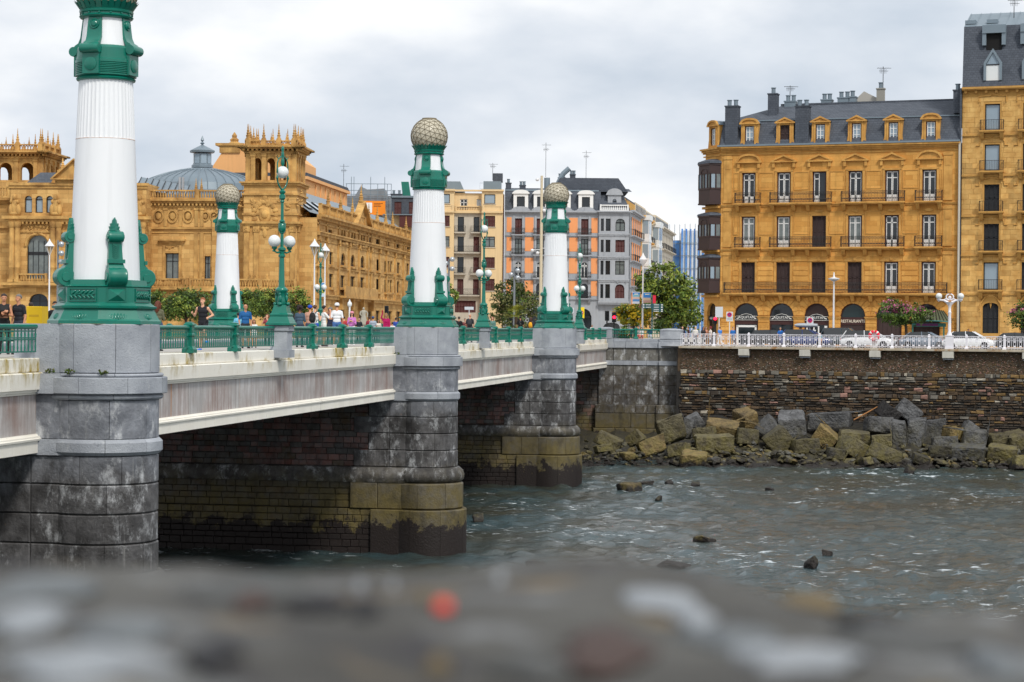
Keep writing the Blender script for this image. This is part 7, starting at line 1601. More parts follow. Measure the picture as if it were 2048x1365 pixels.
def tree(name, label, px, d, ybase, lobes_px, n, size, mats, wts, seed, group=None, trunk=.13, zg=GND, pink=False):
    """lobes in pixels (cx, cy, rx, ry) at depth d"""
    o = at_depth(px, 650, d); t = thing(name, label, 'tree', (o.x, o.y, zg), 0, group); lobes = []
    for cx, cy, rx, ry in lobes_px:
        p = at_depth(cx, cy, d); s_ = d/4000; lobes.append((p.x-o.x, R.uniform(-.3, .3), p.z-zg, rx*s_, rx*s_*.9, ry*s_))
    obj('crown', crown_mesh(lobes, n, size, mats, wts, seed, pink), t)
    m = MB(); zc = min(l[2] for l in lobes); m.tube([(0, 0, 0), (.05, 0, zc*.4), (-.03, .03, zc*.75), (.02, 0, zc)], [trunk*1.3, trunk, trunk*.85, trunk*.6], 8)
    for i, l in enumerate(lobes):
        for k in range(3): m.tube([(0, 0, zc*.7), (l[0]*.4+R.uniform(-.2, .2), R.uniform(-.3, .3), zc*.7+(l[2]-zc*.7)*.6), (l[0]+l[3]*R.uniform(-.5, .5), R.uniform(-.4, .4)*l[4], l[2]+l[5]*R.uniform(0, .6))], [trunk*.55, trunk*.35, trunk*.12], 5)
    m.build('trunk', M_BARK, t, 50); return t
G1 = 'clipped trees in front of the theatre'
tree('clipped_tree', 'clipped round tree behind the woman in the olive jumper', 312, 203, 0, [(312, 612, 26, 32), (302, 622, 22, 26)], 2600, .16, LG, (5, 4, 2), 1, G1)
tree('clipped_tree', 'broad clipped tree behind the running man', 372, 200, 0, [(362, 608, 36, 30), (390, 610, 34, 32), (350, 625, 26, 22)], 5200, .16, LG, (5, 5, 2), 2, G1)
tree('clipped_tree', 'clipped tree behind the bald man in the blue T-shirt', 496, 204, 0, [(490, 608, 26, 28), (512, 612, 24, 26)], 3000, .16, LG, (5, 4, 2), 3, G1)
tree('clipped_tree', 'clipped tree just behind the lamp post with the cast figures', 540, 201, 0, [(533, 606, 32, 30), (552, 615, 26, 28)], 3600, .16, LG, (5, 4, 3), 4, G1)
tree('clipped_tree', 'clipped tree beside the theatre corner door', 592, 206, 0, [(590, 604, 28, 28), (600, 616, 20, 24)], 2800, .16, LG, (5, 4, 3), 5, G1)
tree('grey_green_tree', 'loose grey green tree in front of the tan and orange houses', 1028, 232, 0, [(1020, 588, 34, 26), (1040, 610, 38, 30), (1005, 615, 26, 34)], 4200, .2, LO, (5, 3, 2), 6)
tree('street_tree', 'small bright tree beside the second lighthouse column', 900, 240, 0, [(900, 590, 14, 20)], 900, .2, LG, (3, 1, 4), 7)
tree('large_plane_tree', 'large dark green tree filling the street mouth beside the hotel', 1335, 222, 0, [(1330, 560, 40, 34), (1355, 600, 44, 44), (1310, 590, 34, 40), (1365, 630, 36, 32), (1320, 635, 34, 28), (1290, 565, 22, 20)], 8200, .24, LG, (4, 2, 6), 8, trunk=.28)
tree('yellow_flowering_tree', 'low tree with yellow blossom behind the direction sign', 1268, 212, 0, [(1252, 628, 26, 18), (1285, 620, 28, 20), (1270, 640, 30, 14)], 3600, .19, LY, (4, 3, 4), 9)
_s = QF.s(1805)
tree('tamarisk_tree', 'small quay tree with pink blossom in front of the hotel', 1812, 174, 0, [(1786, 626, 30, 24), (1815, 628, 32, 22), (1842, 630, 20, 16), (1772, 608, 14, 14)], 4600, .13, LP_, (6, 4, 2.4), 10, 'small trees along the quay', pink=True)
tree('tamarisk_tree', 'small quay tree in front of the house with pointed windows', 2050, 170, 0, [(2050, 632, 28, 26), (2075, 625, 28, 24)], 3000, .13, LP_, (6, 4, 1.2), 11, 'small trees along the quay', pink=True)
def palm(px, py, d):
    o = at_depth(px, 650, d); t = thing('fan_palm', 'low fan palm with yellow green fronds behind the bridge people', 'palm', (o.x, o.y, GND)); zc = at_depth(px, py, d).z-GND; m = MB(); m.lathe([(.2, 0), (.17, zc)], 8); m.build('trunk', M_BARK, t); rr = random.Random(4)
    for k in range(22):
        m = MB(); a, e_ = rr.uniform(0, 6.28), rr.uniform(-.4, 1.2); T0 = Matrix.Translation((0, 0, zc)) @ Matrix.Rotation(a, 4, 'Z') @ Matrix.Rotation(-e_, 4, 'Y'); m.T = T0; m.tube([(0, 0, 0), (.7, 0, 0)], .02, 4)
        for j in range(9): q = (j-4)*.26; m.T = T0 @ Matrix.Translation((.7, 0, 0)) @ Matrix.Rotation(q, 4, 'Z'); m.add([(0, -.03, 0), (.45, -.045, .03), (.8, 0, -.08), (.45, .045, .03)], [(0, 1, 2, 3)])
        m.build('frond', LY[0] if k % 3 else LG[0], t)
palm(1032, 632, 215)
def hedge(name, lb, x0, x1, y0, y1, d, mats, seed):
    a, b = at_depth(x0, y1, d), at_depth(x1, y0, d); c = (a+b)/2; t = thing(name, lb, 'shrub', (c.x, c.y, GND)); me = crown_mesh([(0, 0, (b.z-GND)/2, (b.x-a.x)/2, .8, (b.z-GND)/2)], 1500, .14, mats, (4, 3, 2), seed); obj('foliage', me, t); m = MB(); m.tube([(0, 0, 0), (0, 0, .6)], .06, 5); m.build('stem', M_BARK, t)
hedge('brown_hedge', 'brownish low hedge under the fan palm', 990, 1068, 642, 672, 212, LO, 21); hedge('flower_bed', 'small green shrub beside the pale statue', 735, 765, 644, 668, 205, LG, 22); hedge('round_shrub', 'small round shrub at the foot of the yellow blossom tree', 1240, 1262, 652, 680, 200, LO, 23)

for k_, x_, y_, lb in ((0, .55, -1.5, 'weed tuft on the ledge of the first pier, right of its middle joint'), (0, -.3, -1.58, 'weed tuft on the ledge of the first pier, under the pedestal middle'), (0, -.95, -1.38, 'weed tuft on the ledge of the first pier by its shoulder'), (1, -1.2, -1.36, 'weed tuft where the second pier meets the white ledge')):
    q_ = bw(x_, k_*S+y_, -1.24); t = thing('weed_tuft', lb, 'weeds', q_, 0, 'weeds on the pier ledges'); obj('foliage', crown_mesh([(0, 0, .03, .16, .06, .06)], 160, .035, LO, (3, 2, 3), 60+k_+int(x_*9)), t)
# ------------------------------------------------------------------ street furniture
M_POLE = mat('white_pole', (226, 226, 228), .5); M_GPOLE = mat('grey_pole', (120, 126, 132), .5); M_SGN = mat('sign_face', (206, 212, 218), .5); M_RED = mat('sign_red', (214, 28, 60), .5); M_BLU = mat('sign_blue', (34, 46, 140), .5)
def lantern_lamp(px, ytop, d, lb):
    o = at_depth(px, 650, d); h = at_depth(px, ytop, d).z-GND; t = thing('lantern_lamp', lb, 'lamp post', (o.x, o.y, GND), 0, 'white lantern lamp posts'); s_ = d/4000
    m = MB(); m.lathe([(.16, 0), (.14, .8), (.09, 1), (.065, h-1.6)], 10); m.build('pole', M_POLE, t, 40)
    m = MB(); m.lathe([(.05, h-1.55), (.36, h-.75)], 6, mi=0); m.build('lantern_glass', mat('lantern_glass', (176, 150, 110), .3, spec=.6), t); m = MB()
    for k in range(6): a = math.pi/3*k; m.tube([(.05*math.cos(a), .05*math.sin(a), h-1.6), (.38*math.cos(a), .38*math.sin(a), h-.75)], .025, 4)
    m.build('lantern_frame', M_POLE, t); m = MB(); m.lathe([(.46, h-.75), (.48, h-.7), (.2, h-.35), (.1, h-.2), (.03, h)], 12); m.build('hood', M_POLE, t, 40)
lantern_lamp(98, 478, 196, 'white lantern lamp in front of the theatre arched window'); lantern_lamp(628, 478, 186, 'white lantern lamp touching the small green lamp post'); lantern_lamp(649, 487, 192, 'white lantern lamp carrying a blue pennant')
def pennant(px, y0, y1, w_, d, lb, cols, text=None):
    o = at_depth(px, y1, d); s_ = d/4000; t = thing('banner', lb, 'banner', o, 0, 'street banners'); h = (y1-y0)*s_; W = w_*s_/2
    m = MB()
    for i, c in enumerate(cols): m.box(-W, W, 0, .02, h*(1-(i+1)/len(cols)), h*(1-i/len(cols)), i)
    m.build('cloth', [mat('banner_%d_%d_%d' % c, c, .6, var=.5, vscale=6) for c in cols], t); m = MB(); m.tube([(-W-.1, 0, h), (W+.1, 0, h)], .03, 5); m.build('rod', M_POLE, t)
    if text: m = MB(); m.box(-W*.55, W*.6, -.02, -.005, h*.8, h*.88); m.build('pale_line', M_WFR, t)
pennant(644, 566, 594, 9, 191, 'blue and yellow pennant on the lantern lamp by the theatre', [(90, 150, 210), (60, 100, 180), (210, 200, 60), (200, 215, 230)])
_l = at_depth(1285, 650, 208)
def plain_lamp(px, y0, d, lb, y1=None, head='cone', mt=None):
    o = at_depth(px, 650, d); h = at_depth(px, y0, d).z-GND; t = thing('street_lamp', lb, 'lamp post', (o.x, o.y, GND), 0, 'slim street lamps'); m = MB(); m.lathe([(.12, 0), (.1, 1), (.06, h-.3)], 10); m.build('pole', mt or M_POLE, t, 40); m = MB()
    if head == 'cone': m.lathe([(.1, h-1.3), (.4, h-.8), (.42, h-.7), (.15, h-.3), (.03, h)], 10)
    elif head == 'disc': m.lathe([(.08, h-2.3), (.6, h-2.0), (.62, h-1.92), (.1, h-1.8), (.05, h-.1)], 14) if False else m.lathe([(.07, h-.85), (.5, h-.62), (.52, h-.55), (.1, h-.45), (.04, h)], 14)
    m.build('lamp_head', mt or M_POLE, t, 40); return t
plain_lamp(1285, 506, 208, 'white lantern mast between the two beach banners'); plain_lamp(1667, 545, 178, 'slim pale lamp post in front of the hotel restaurant arch', head='disc')
pennant(1272, 585, 608, 14, 207, 'blue beach banner left of the lantern mast', [(30, 140, 220), (130, 190, 210), (220, 190, 180), (90, 150, 210), (220, 225, 235)], True); pennant(1294, 586, 606, 15, 207, 'blue beach banner right of the lantern mast', [(40, 150, 230), (60, 140, 220), (224, 200, 170), (200, 160, 150)], True)
def spot_pole(px, y0, y1, d, ys, lb):
    o = at_depth(px, 650, d); h = at_depth(px, y0, d).z-GND; t = thing('spotlight_pole', lb, 'pole', (o.x, o.y, GND), 0, 'spotlight poles'); m = MB(); m.lathe([(.14, 0), (.1, h)], 8); m.build('pole', M_GPOLE, t, 40)
    for i, y in enumerate(ys):
        z = at_depth(px, y, d).z-GND; m = MB(); m.T = Matrix.Translation((.35 if i % 2 == 0 or px < 500 else -.35, -.1, z)); m.sphere((0, 0, 0), (.3, .28, .28), 12, 8); m.tube([(-.35, .1, 0), (0, 0, 0)], .05, 5); m.build('spotlight', mat('steel_spot', (178, 184, 190), .3, metal=.6), t, 60)
spot_pole(115, 481, 600, 200, (489, 507, 524), 'grey pole with three round spotlights before the theatre'); spot_pole(897, 518, 600, 225, (519, 527, 538, 551), 'grey pole with round spotlights beside the second lighthouse column'); spot_pole(1028, 535, 600, 220, (542, 550, 556), 'grey pole with dark spotlights in front of the orange panel house')
def mast():
    d = 225; o = at_depth(1081, 650, d); h = at_depth(1081, 352, d).z-GND; t = thing('camera_mast', 'tall beige mast with white cameras beside the third lighthouse column', 'mast', (o.x, o.y, GND)); m = MB(); m.lathe([(.2, 0), (.14, h)], 10); m.build('pole', mat('beige_pole', (214, 200, 172), .6, var=.3), t, 40)
    for y, x in ((358, -.5), (500, -1.0), (497, .8), (420, .3), (505, -.4)): z = at_depth(1081, y, d).z-GND; m = MB(); m.tube([(0, 0, z), (x, 0, z)], .04, 5); m.sphere((x, -.1, z-.1), (.2, .22, .2), 10, 6); m.build('camera', M_POLE, t, 60)
mast()
def sign(px, y0, y1, w_, d, lb, kind, zg=GND):
    o = at_depth(px, 650, d); s_ = d/4000; zt, zb = at_depth(px, y0, d).z-zg, at_depth(px, y1, d).z-zg; W = w_*s_/2; t = thing('road_sign', lb, 'sign', (o.x, o.y, zg), 0 if px < 1400 else rad(-12), 'road signs'); m = MB(); m.cyl(0, .05, 0, zb+.1, .04, n=8); m.build('post', M_POLE, t, 40)
    m = MB(); m.box(-W, W, -.02, .02, zb, zt); m.build('plate', {'noturn': mat('sign_yellow', (246, 214, 20), .5)}.get(kind, M_SGN), t); c = (zt+zb)/2
    if kind in ('nopark', 'noturn'):
        r = W*.72; cz = zt-r*1.25 if kind == 'nopark' else c; m = MB(); m.T = Matrix.Translation((0, -.03, cz)) @ Matrix.Rotation(rad(90), 4, 'X'); m.lathe([(r*.68, -.0), (r*.68, .02), (r, .02), (r, 0)], 24); m.T = Matrix.Translation((0, -.045, cz)) @ Matrix.Rotation(rad(45), 4, 'Y'); m.box(-r*.8, r*.8, -.008, .008, -r*.13, r*.13); m.build('ring', M_RED, t)
        m = MB(); m.T = Matrix.Translation((0, -.028, cz)) @ Matrix.Rotation(rad(90), 4, 'X'); m.lathe([(r*.7, 0), (r*.7, .006), (.0001, .006)], 24); m.build('disc', M_BLU if kind == 'nopark' else M_WFR, t)
        if kind == 'noturn': m = MB(); m.tube([(r*.25, -.05, cz-r*.45), (r*.25, -.05, cz+r*.1), (0, -.05, cz+r*.3), (-r*.3, -.05, cz+r*.1), (-r*.3, -.05, cz-r*.2)], r*.1, 5); m.build('arrow', M_DFR, t)
        else:
            m = MB(); 
            for k in range(2): m.box(-W*.7, W*.7, -.03, -.02, zb+.12+.12*k, zb+.15+.12*k)
            m.build('small_print', M_GPOLE, t)
    return t
sign(1459, 624, 643, 13, 177, 'no parking sign on white plate beside the corner shop arch', 'nopark'); sign(1620, 635, 654, 13.5, 175, 'tilted no parking sign on white plate near the roof box', 'nopark'); sign(1438, 614, 635, 15, 180, 'blank grey back of a large road sign at the hotel corner', 'blank'); sign(1162, 615, 637, 13, 168, 'yellow no turning sign behind the last lamp post', 'noturn'); sign(938, 614, 620, 18, 190, 'small grey sign plate near the second lighthouse column', 'blank'); sign(1144, 616, 626, 7, 190, 'small pale blue plate beside the yellow no turning sign', 'blank')
def traffic(px, y0, y1, d, red, lb):
    o = at_depth(px, 650, d); s_ = d/4000; zt, zb = at_depth(px, y0, d).z-GND, at_depth(px, y1, d).z-GND; t = thing('traffic_light', lb, 'traffic light', (o.x, o.y, GND), 0, 'traffic lights'); m = MB(); m.cyl(0, .1, 0, zb+.1, .07, n=8); m.build('post', M_DFR, t, 40); m = MB(); m.cbox(-.2, .2, -.15, .15, zb, zt, .05); m.build('housing', M_DFR, t)
    for i in range(3):
        z = zt-(zt-zb)*(i+.5)/3; m = MB(); m.T = Matrix.Translation((0, -.15, z)) @ Matrix.Rotation(rad(90), 4, 'X'); m.lathe([(.13, 0), (.13, .16), (.12, .16), (.12, .02), (.0001, .03)], 14); m.build('lens', mat('red_light', (255, 30, 60), .4, emit=3) if red == i else M_DFR, t)
traffic(1228, 625, 645, 185, 1, 'pedestrian light showing red in front of the grey corner house'); traffic(1214, 622, 642, 187, -1, 'dark traffic light beside the grey corner house door'); traffic(1430, 636, 648, 178, 0, 'traffic light showing red at the hotel corner'); traffic(773, 612, 632, 200, -1, 'dark traffic light before the theatre side wall')
def direction_sign():
    d = 190; o = at_depth(1304, 650, d); t = thing('direction_sign', 'dark teal finger post with white arrows and red top tab', 'sign', (o.x, o.y, GND)); Mt = mat('teal_sign', (28, 78, 84), .5); z = lambda y: at_depth(1304, y, d).z-GND; m = MB(); m.cyl(0, 0, 0, z(590), .06, n=8); m.build('post', Mt, t, 40); s_ = d/4000
    for y0, y1, x0, x1 in ((608, 612.5, -20, 0), (612.8, 617.3, -20, 0), (608, 612.3, 0, 22), (612.6, 616.9, 0, 22), (617.2, 621.5, 0, 22), (621.8, 624, 0, 22)):
        m = MB(); m.box(x0*s_, x1*s_, -.08, -.05, z(y1), z(y0)); m.build('finger', Mt, t)
        m = MB(); xx = x0*s_ if x0 < 0 else x1*s_; sg = -1 if x0 < 0 else 1; m.box(min(xx-sg*.06, xx-sg*.2), max(xx-sg*.06, xx-sg*.2), -.1, -.08, (z(y0)+z(y1))/2-.05, (z(y0)+z(y1))/2+.05); m.box(min(sg*.15, sg*.62), max(sg*.15, sg*.62), -.1, -.08, (z(y0)+z(y1))/2-.025, (z(y0)+z(y1))/2+.025); m.build('lettering', M_WFR, t)
    m = MB(); m.box(.05, .34, -.05, -.02, z(607), z(591)); m.build('red_tab', M_RED, t)
direction_sign()
def statue():
    d = 215; o = at_depth(727, 650, d); t = thing('stone_statue', 'pale weathered standing stone figure beside the theatre', 'statue', (o.x, o.y, GND)); zb = at_depth(727, 648, d).z-GND; Ms = mat('statue_stone', (176, 172, 158), .85, var=.7, vscale=4); m = MB(); m.box(-.45, .45, -.45, .45, 0, zb-.1); m.box(-.55, .55, -.55, .55, zb-.1, zb); m.build('plinth', Ms, t)
    m = MB(); m.lathe([(.42, zb), (.38, zb+.3), (.26, zb+.8), (.22, zb+1.0), (.28, zb+1.25), (.26, zb+1.4), (.1, zb+1.48)], 12, sy=.7); m.sphere((0, 0, zb+1.62), (.12, .13, .16), 10, 7); m.tube([(-.27, 0, zb+1.36), (-.38, -.05, zb+1.05), (-.2, -.2, zb+.85)], [.09, .08, .05], 7); m.tube([(.27, 0, zb+1.36), (.42, -.02, zb+1.1), (.4, -.1, zb+.7)], [.09, .08, .05], 7); m.build('figure', Ms, t, 60)
statue()
def orb_lamp():
    d = 200; o = at_depth(699, 650, d); h = at_depth(699, 602, d).z-GND; t = thing('orb_lamp', 'short pale lamp with ribbed orb before the theatre arches', 'lamp post', (o.x, o.y, GND)); m = MB(); m.lathe([(.15, 0), (.08, .6), (.09, h-.6)], 8); m.build('pole', M_POLE, t, 40); m = MB(); m.sphere((0, 0, h-.35), (.24, .24, .3), 12, 8); m.lathe([(.1, h-.08), (.02, h+.15)], 8); m.build('globe', M_GLOBE, t, 60)
orb_lamp()
def lifebuoy():
    s_ = QF.s(1748); o = QF.o+QF.d*s_+QF.n*.25; t = thing('lifebuoy', 'red and white lifebuoy on a stand behind the quay railing', 'lifebuoy', (o.x, o.y, GND), QF.a); z = QF.z(1748, 672); r = .36; m = MB(); n = 24
    m.tube([(r*math.cos(a), 0, z+r*math.sin(a)) for a in [2*math.pi*i/n for i in range(n+1)]], .13, 8); m.build('ring', mat('buoy_red', (232, 20, 56), .45), t, 60)
    for k in range(4):
        a0 = math.pi/4+k*math.pi/2; m = MB(); m.tube([(r*math.cos(a0+q), 0, z+r*math.sin(a0+q)) for q in (-.16, 0, .16)], .136, 8); m.build('white_band', M_WFR, t, 60)
    m = MB(); m.box(-.22, .22, .12, .16, 0, z+.35); m.build('stand', M_WFR, t)
lifebuoy()
# ------------------------------------------------------------------ cars behind the quay railing
M_TYRE = mat('tyre', (22, 22, 23), .9); M_RIM = mat('alloy', (170, 172, 176), .3, metal=.8); M_CGL = mat('car_glass', (24, 30, 34), .05, spec=.9)
def car(px, lb, col, back, L_=4.3, H=1.48, roofbox=False, flip=1, estate=0):
    s_ = QF(px, 680, back)[0]; o = QF.o+QF.d*s_+QF.n*back; t = thing('parked_car', lb, 'car', (o.x, o.y, GND+.004), QF.a, 'cars parked along the quay'); Mp = mat('paint_%d_%d_%d' % col, col, .25, coat=1, spec=.6)
    st = [(-.5, .45, .62, .60), (-.49, .30, .72, .74), (-.44, .24, .82, .82), (-.30, .22, .92, .88), (-.05, .21, .95, .89), (.2, .21, .95, .89), (.34, .22, .9, .87), (.45, .26, .78, .8), (.49, .33, .66, .7), (.5, .45, .58, .58)]
    m = MB(); vs = []; q = 10
    for f, zl, zh, hw in st:
        x = f*L_*flip; mid = (zl+zh)/2
        vs += [(x, -hw*.9, zl), (x, -hw, zl+.12), (x, -hw, mid+.1), (x, -hw*.95, zh-.05), (x, -hw*.8, zh), (x, hw*.8, zh), (x, hw*.95, zh-.05), (x, hw, mid+.1), (x, hw, zl+.12), (x, hw*.9, zl)]
    n = len(st); m.add(vs, [(i*q+j, (i+1)*q+j, (i+1)*q+(j+1) % q, i*q+(j+1) % q) for i in range(n-1) for j in range(q)]+[tuple(range(q)), tuple((n-1)*q+j for j in range(q))]); m.build('body', Mp, t, 50)
    cab = [(-.46 if estate else -.42, .9, .74), (-.38 if estate else -.27, H-.04, .6), (-.05, H, .62), (.08, H-.03, .6), (.30, .92, .76)]; m = MB(); vs = []
    for f, z, hw in cab: x = f*L_*flip; vs += [(x, -hw, z), (x, hw, z)]
    bs = [(f*L_*flip, s2*.8, .9) for f in (-.42, .30) for s2 in (-1, 1)]
    pts = [(f*L_*flip, z) for f, z, hw in cab]; m.add([(x, -(.8 if z < 1 else .62), z) for x, z in pts]+[(x, (.8 if z < 1 else .62), z) for x, z in pts], [(0, 1, 2, 3, 4), (9, 8, 7, 6, 5)]+[(i, i+5, i+6, i+1) for i in range(4)]); m.build('glasshouse', M_CGL, t, 30)
    m = MB(); (xa, za), (xb, zb), (xc, zc) = pts[1], pts[2], pts[3]; m.add([(xa, -.63, za+.012), (xb, -.64, zb+.015), (xc, -.63, zc+.012), (xc, .63, zc+.012), (xb, .64, zb+.015), (xa, .63, za+.012)], [(0, 1, 4, 5), (1, 2, 3, 4)])
    for sd_ in (-1, 1):
        for (p0, p1) in ((pts[0], pts[1]), (pts[4], pts[3]), ((pts[2][0]+.05, .92), (pts[2][0], pts[2][1]))): m.tube([(p0[0], sd_*.81, p0[1]), (p1[0], sd_*.645, p1[1])], .035, 4)
    m.build('roof', Mp, t)
    for f in (-.31, .31):
        for sd_ in (-1, 1):
            w_ = obj('wheel', None, t, (f*L_, sd_*.8, .31)); m = MB(); m.T = Matrix.Rotation(rad(90), 4, 'X'); m.lathe([(.19, -.1), (.29, -.1), (.315, -.06), (.315, .06), (.29, .1), (.19, .1)], 22); m.build('tyre', M_TYRE, w_, 40); m = MB(); m.T = Matrix.Rotation(rad(90), 4, 'X'); m.lathe([(.2, -.08), (.2, .08)], 18)
            for k in range(5): m.T = Matrix.Rotation(rad(90), 4, 'X') @ Matrix.Rotation(k*1.2566, 4, 'Z'); m.box(.02, .2, -.03, .03, -.105, .105)
            m.build('rim', M_RIM, w_, 40)
    for sd_ in (-1, 1):
        m = MB(); m.sphere((.485*L_*flip, sd_*.6, .66), (.06, .16, .07), 8, 6); m.build('headlight', M_WFR, t, 60); m = MB(); m.sphere((-.487*L_*flip, sd_*.62, .74), (.05, .12, .08), 8, 6); m.build('tail_light', mat('tail_red', (190, 16, 24), .3), t, 60)
        m = MB(); m.sphere((.2*L_*flip, sd_*.95, .98), (.08, .1, .06), 8, 5); m.build('mirror', Mp, t, 60)
    if roofbox:
        b = thing('roof_box', 'grey roof box strapped on top of the dark blue car', 'roof box', (o.x, o.y, GND+H+.03), QF.a); m = MB(); m.lathe([(.02, -1.05), (.3, -1.0), (.38, -.5), (.4, .2), (.36, .7), (.2, 1.0), (.02, 1.03)], 14); m.v = [(z*flip*-1, x, y*.5+.32) for x, y, z in m.v]; m.build('shell', mat('grey_plastic', (170, 176, 182), .4), b, 50); m = MB()
        for x in (-.5, .5): m.box(x-.03, x+.03, -.55, .55, 0, .12)
        m.build('bars', M_DFR, b)
car(1548, 'black car parked behind the railing before the second shop arch', (22, 23, 26), 8.5, estate=1); car(1612, 'dark blue car carrying a grey roof box', (30, 54, 120), 7.5, 4.5, 1.55, True, estate=1); car(1736, 'white estate car parked behind the red lifebuoy', (232, 234, 236), 5.6, 4.6, 1.5, estate=1); car(1850, 'silver grey car in front of the glass canopy', (120, 134, 150), 8.5, 4.3, 1.42); car(1938, 'white hatchback parked beside the white globe lamp', (236, 238, 240), 5.4, 4.4, 1.5); car(2036, 'dark grey car parked before the house with pointed windows', (40, 42, 46), 8.0, 4.2, 1.42); car(1690, 'grey people carrier in front of the restaurant shutter', (70, 84, 90), 9.5, 4.6, 1.72, estate=1)
# ------------------------------------------------------------------ people
SKIN = {'l': (226, 172, 140), 'm': (206, 146, 112), 'd': (150, 98, 70)}
def pmat(c, r=.75): return mat('cloth_%d_%d_%d' % c, c, r, var=.35, vscale=9, bump=.25, bscale=40)
POSES = {  # elbow and hand for (left, right): offsets from the shoulder in a 1.75 m figure; x outwards, y forwards, z up
 'stand': (((.06, -.02, -.28), (.05, .05, -.53)), ((.06, -.02, -.28), (.05, .05, -.53))),
 'phone': (((.04, .06, -.28), (-.09, .30, -.16)), ((.04, .06, -.28), (-.09, .30, -.16))),
 'camera': (((.08, .16, -.2), (-.08, .26, .10)), ((.08, .16, -.2), (-.08, .26, .10))),
 'run': (((.12, -.16, -.22), (.04, .06, -.30)), ((.14, -.10, -.24), (.12, .16, -.16))),
 'raise': (((.05, .0, -.28), (.03, .10, -.50)), ((.10, .10, .10), (.02, .12, .38))),
 'hold': (((.06, -.03, -.28), (-.12, .20, -.26)), ((.06, -.02, -.28), (.03, .06, -.52))),
 'fold': (((.07, .04, -.27), (-.16, .22, -.22)), ((.07, .04, -.27), (-.16, .20, -.17))),
 'walk': (((.05, -.14, -.25), (.03, -.10, -.50)), ((.05, .10, -.26), (.02, .26, -.44)))}
def person(label, px, ytop, xv=None, yaw=0, top=(40, 40, 45), bottom=(40, 42, 60), shoes=(40, 40, 42), skin='m', hair=(50, 36, 28), hairstyle='short', pose='stand', sleeve=.5, leg=1.0, depth=None, zg=None, H=None, female=False, cap=None, fine=False, group='people on the bridge', legs=None, long_top=0):
    if depth is None:
        a = BMI.to_3x3() @ ray(px, ytop); c = BMI @ Vector((0, 0, 0)); tt = (-xv-c.x)/a.x; p = ray(px, ytop)*tt; zg = DECK+.002
    else: p = at_depth(px, ytop, depth); zg = GND+.003 if zg is None else zg
    if H is None: H = max(1.05, min(1.96, p.z-zg))
    k = H/1.75; W = .9 if female else 1.0
    prim = []                    # (p0, p1, r0, r1, region, squash of depth)
    def cap_(a, b, r0, r1, reg, sq=1.0): prim.append((Vector(a), Vector(b), r0, r1, reg, sq))
    sh = 1.44; hipz = .93; sw = .185*W
    lean = .06 if pose == 'run' else 0
    T_, B_, S_, K_ = 0, 1, 2, 3          # top, bottom, shoes, skin
    bot = lambda f: B_ if f <= leg else K_
    # trunk
    cap_((-.075, 0, .93), (.075, 0, .93), .115, .115, B_ if not long_top else T_, .85); cap_((-.05, .0, 1.04), (.05, 0, 1.04), .115, .115, T_ if long_top or True else B_, .82)
    cap_((-.055*W, lean*.5, 1.18), (.055*W, lean*.5, 1.18), .112, .112, T_, .85); cap_((-.08*W, lean, 1.32), (.08*W, lean, 1.32), .115, .115, T_, .85); cap_((-.13*W, lean, sh-.035), (.13*W, lean, sh-.035), .068, .068, T_, .95)
    if female: cap_((-.07, .07+lean, 1.28), (.07, .07+lean, 1.28), .06, .06, T_)
    cap_((0, lean, sh), (0, lean+.015, sh+.10), .058, .052, K_)
    hc = Vector((0, lean+.03, 1.635))
    cap_(hc+Vector((0, -.012, .03)), hc+Vector((0, -.012, .031)), .082, .082, K_); cap_(hc+Vector((0, .02, -.04)), hc+Vector((0, .028, -.058)), .062, .05, K_); cap_(hc+Vector((0, .092, .005)), hc+Vector((0, .104, -.022)), .011, .016, K_)
    for s_ in (-1, 1): cap_(hc+Vector((s_*.078, -.005, .015)), hc+Vector((s_*.08, -.008, -.018)), .014, .012, K_)
    # legs
    L_ = legs or {'run': ((.0, .20, .62, .02, -.06, .34), (.0, -.05, .50, .0, -.02, .06)), 'walk': ((0, .12, .50, .0, .14, .08), (0, -.02, .50, 0, -.24, .10))}.get(pose, ((.01, .02, .50, .02, .0, .08), (.0, .01, .50, .0, -.03, .08)))
    for s_, (kx, ky, kz, ax, ay, az) in zip((-1, 1), L_):
        hip, kn, an = Vector((s_*.092, 0, .90)), Vector((s_*(.10+kx), ky, kz)), Vector((s_*(.10+ax), ay, az))
        mid = hip.lerp(kn, .55); cap_(hip, mid, .092*(.5+.5*W), .078, bot(.2)); cap_(mid, kn, .078, .058, bot(.45)); cm = kn.lerp(an, .4); cap_(kn, cm, .056, .056, bot(.7)); cap_(cm, an, .054, .036, bot(.95))
        dr = Vector((s_*.15, 1, 0)).normalized(); dz = -.045 if az < .12 else -.06; cap_(an+Vector((0, -.03, dz)), an+dr*.10+Vector((0, 0, dz-.005)), .042, .038, S_); cap_(an+dr*.10+Vector((0, 0, dz-.005)), an+dr*.17+Vector((0, 0, dz-.012)), .04, .03, S_)
    # arms and hands
    for s_, (e_, h_) in zip((-1, 1), POSES[pose]):
        shp = Vector((s_*sw, lean, sh-.045)); el = shp+Vector((s_*e_[0], e_[1], e_[2])); ha = shp+Vector((s_*h_[0], h_[1], h_[2]))
        f = min(1, sleeve*2); g = max(0, sleeve*2-1); m1 = shp.lerp(el, max(.05, f)); cap_(shp, m1, .058, .05 if f > .6 else .054, T_ if sleeve > .05 else K_)
        if f < 1: cap_(m1, el, .045, .04, K_)
        m2 = el.lerp(ha, max(.03, g)); cap_(el, m2, .043, .038, T_ if g > 0 else K_)
        if g < 1: cap_(m2, ha, .038, .027, K_)
        d = (ha-el).normalized(); n_ = d.cross(Vector((s_, .3, .2))).normalized(); w_ = d.cross(n_)
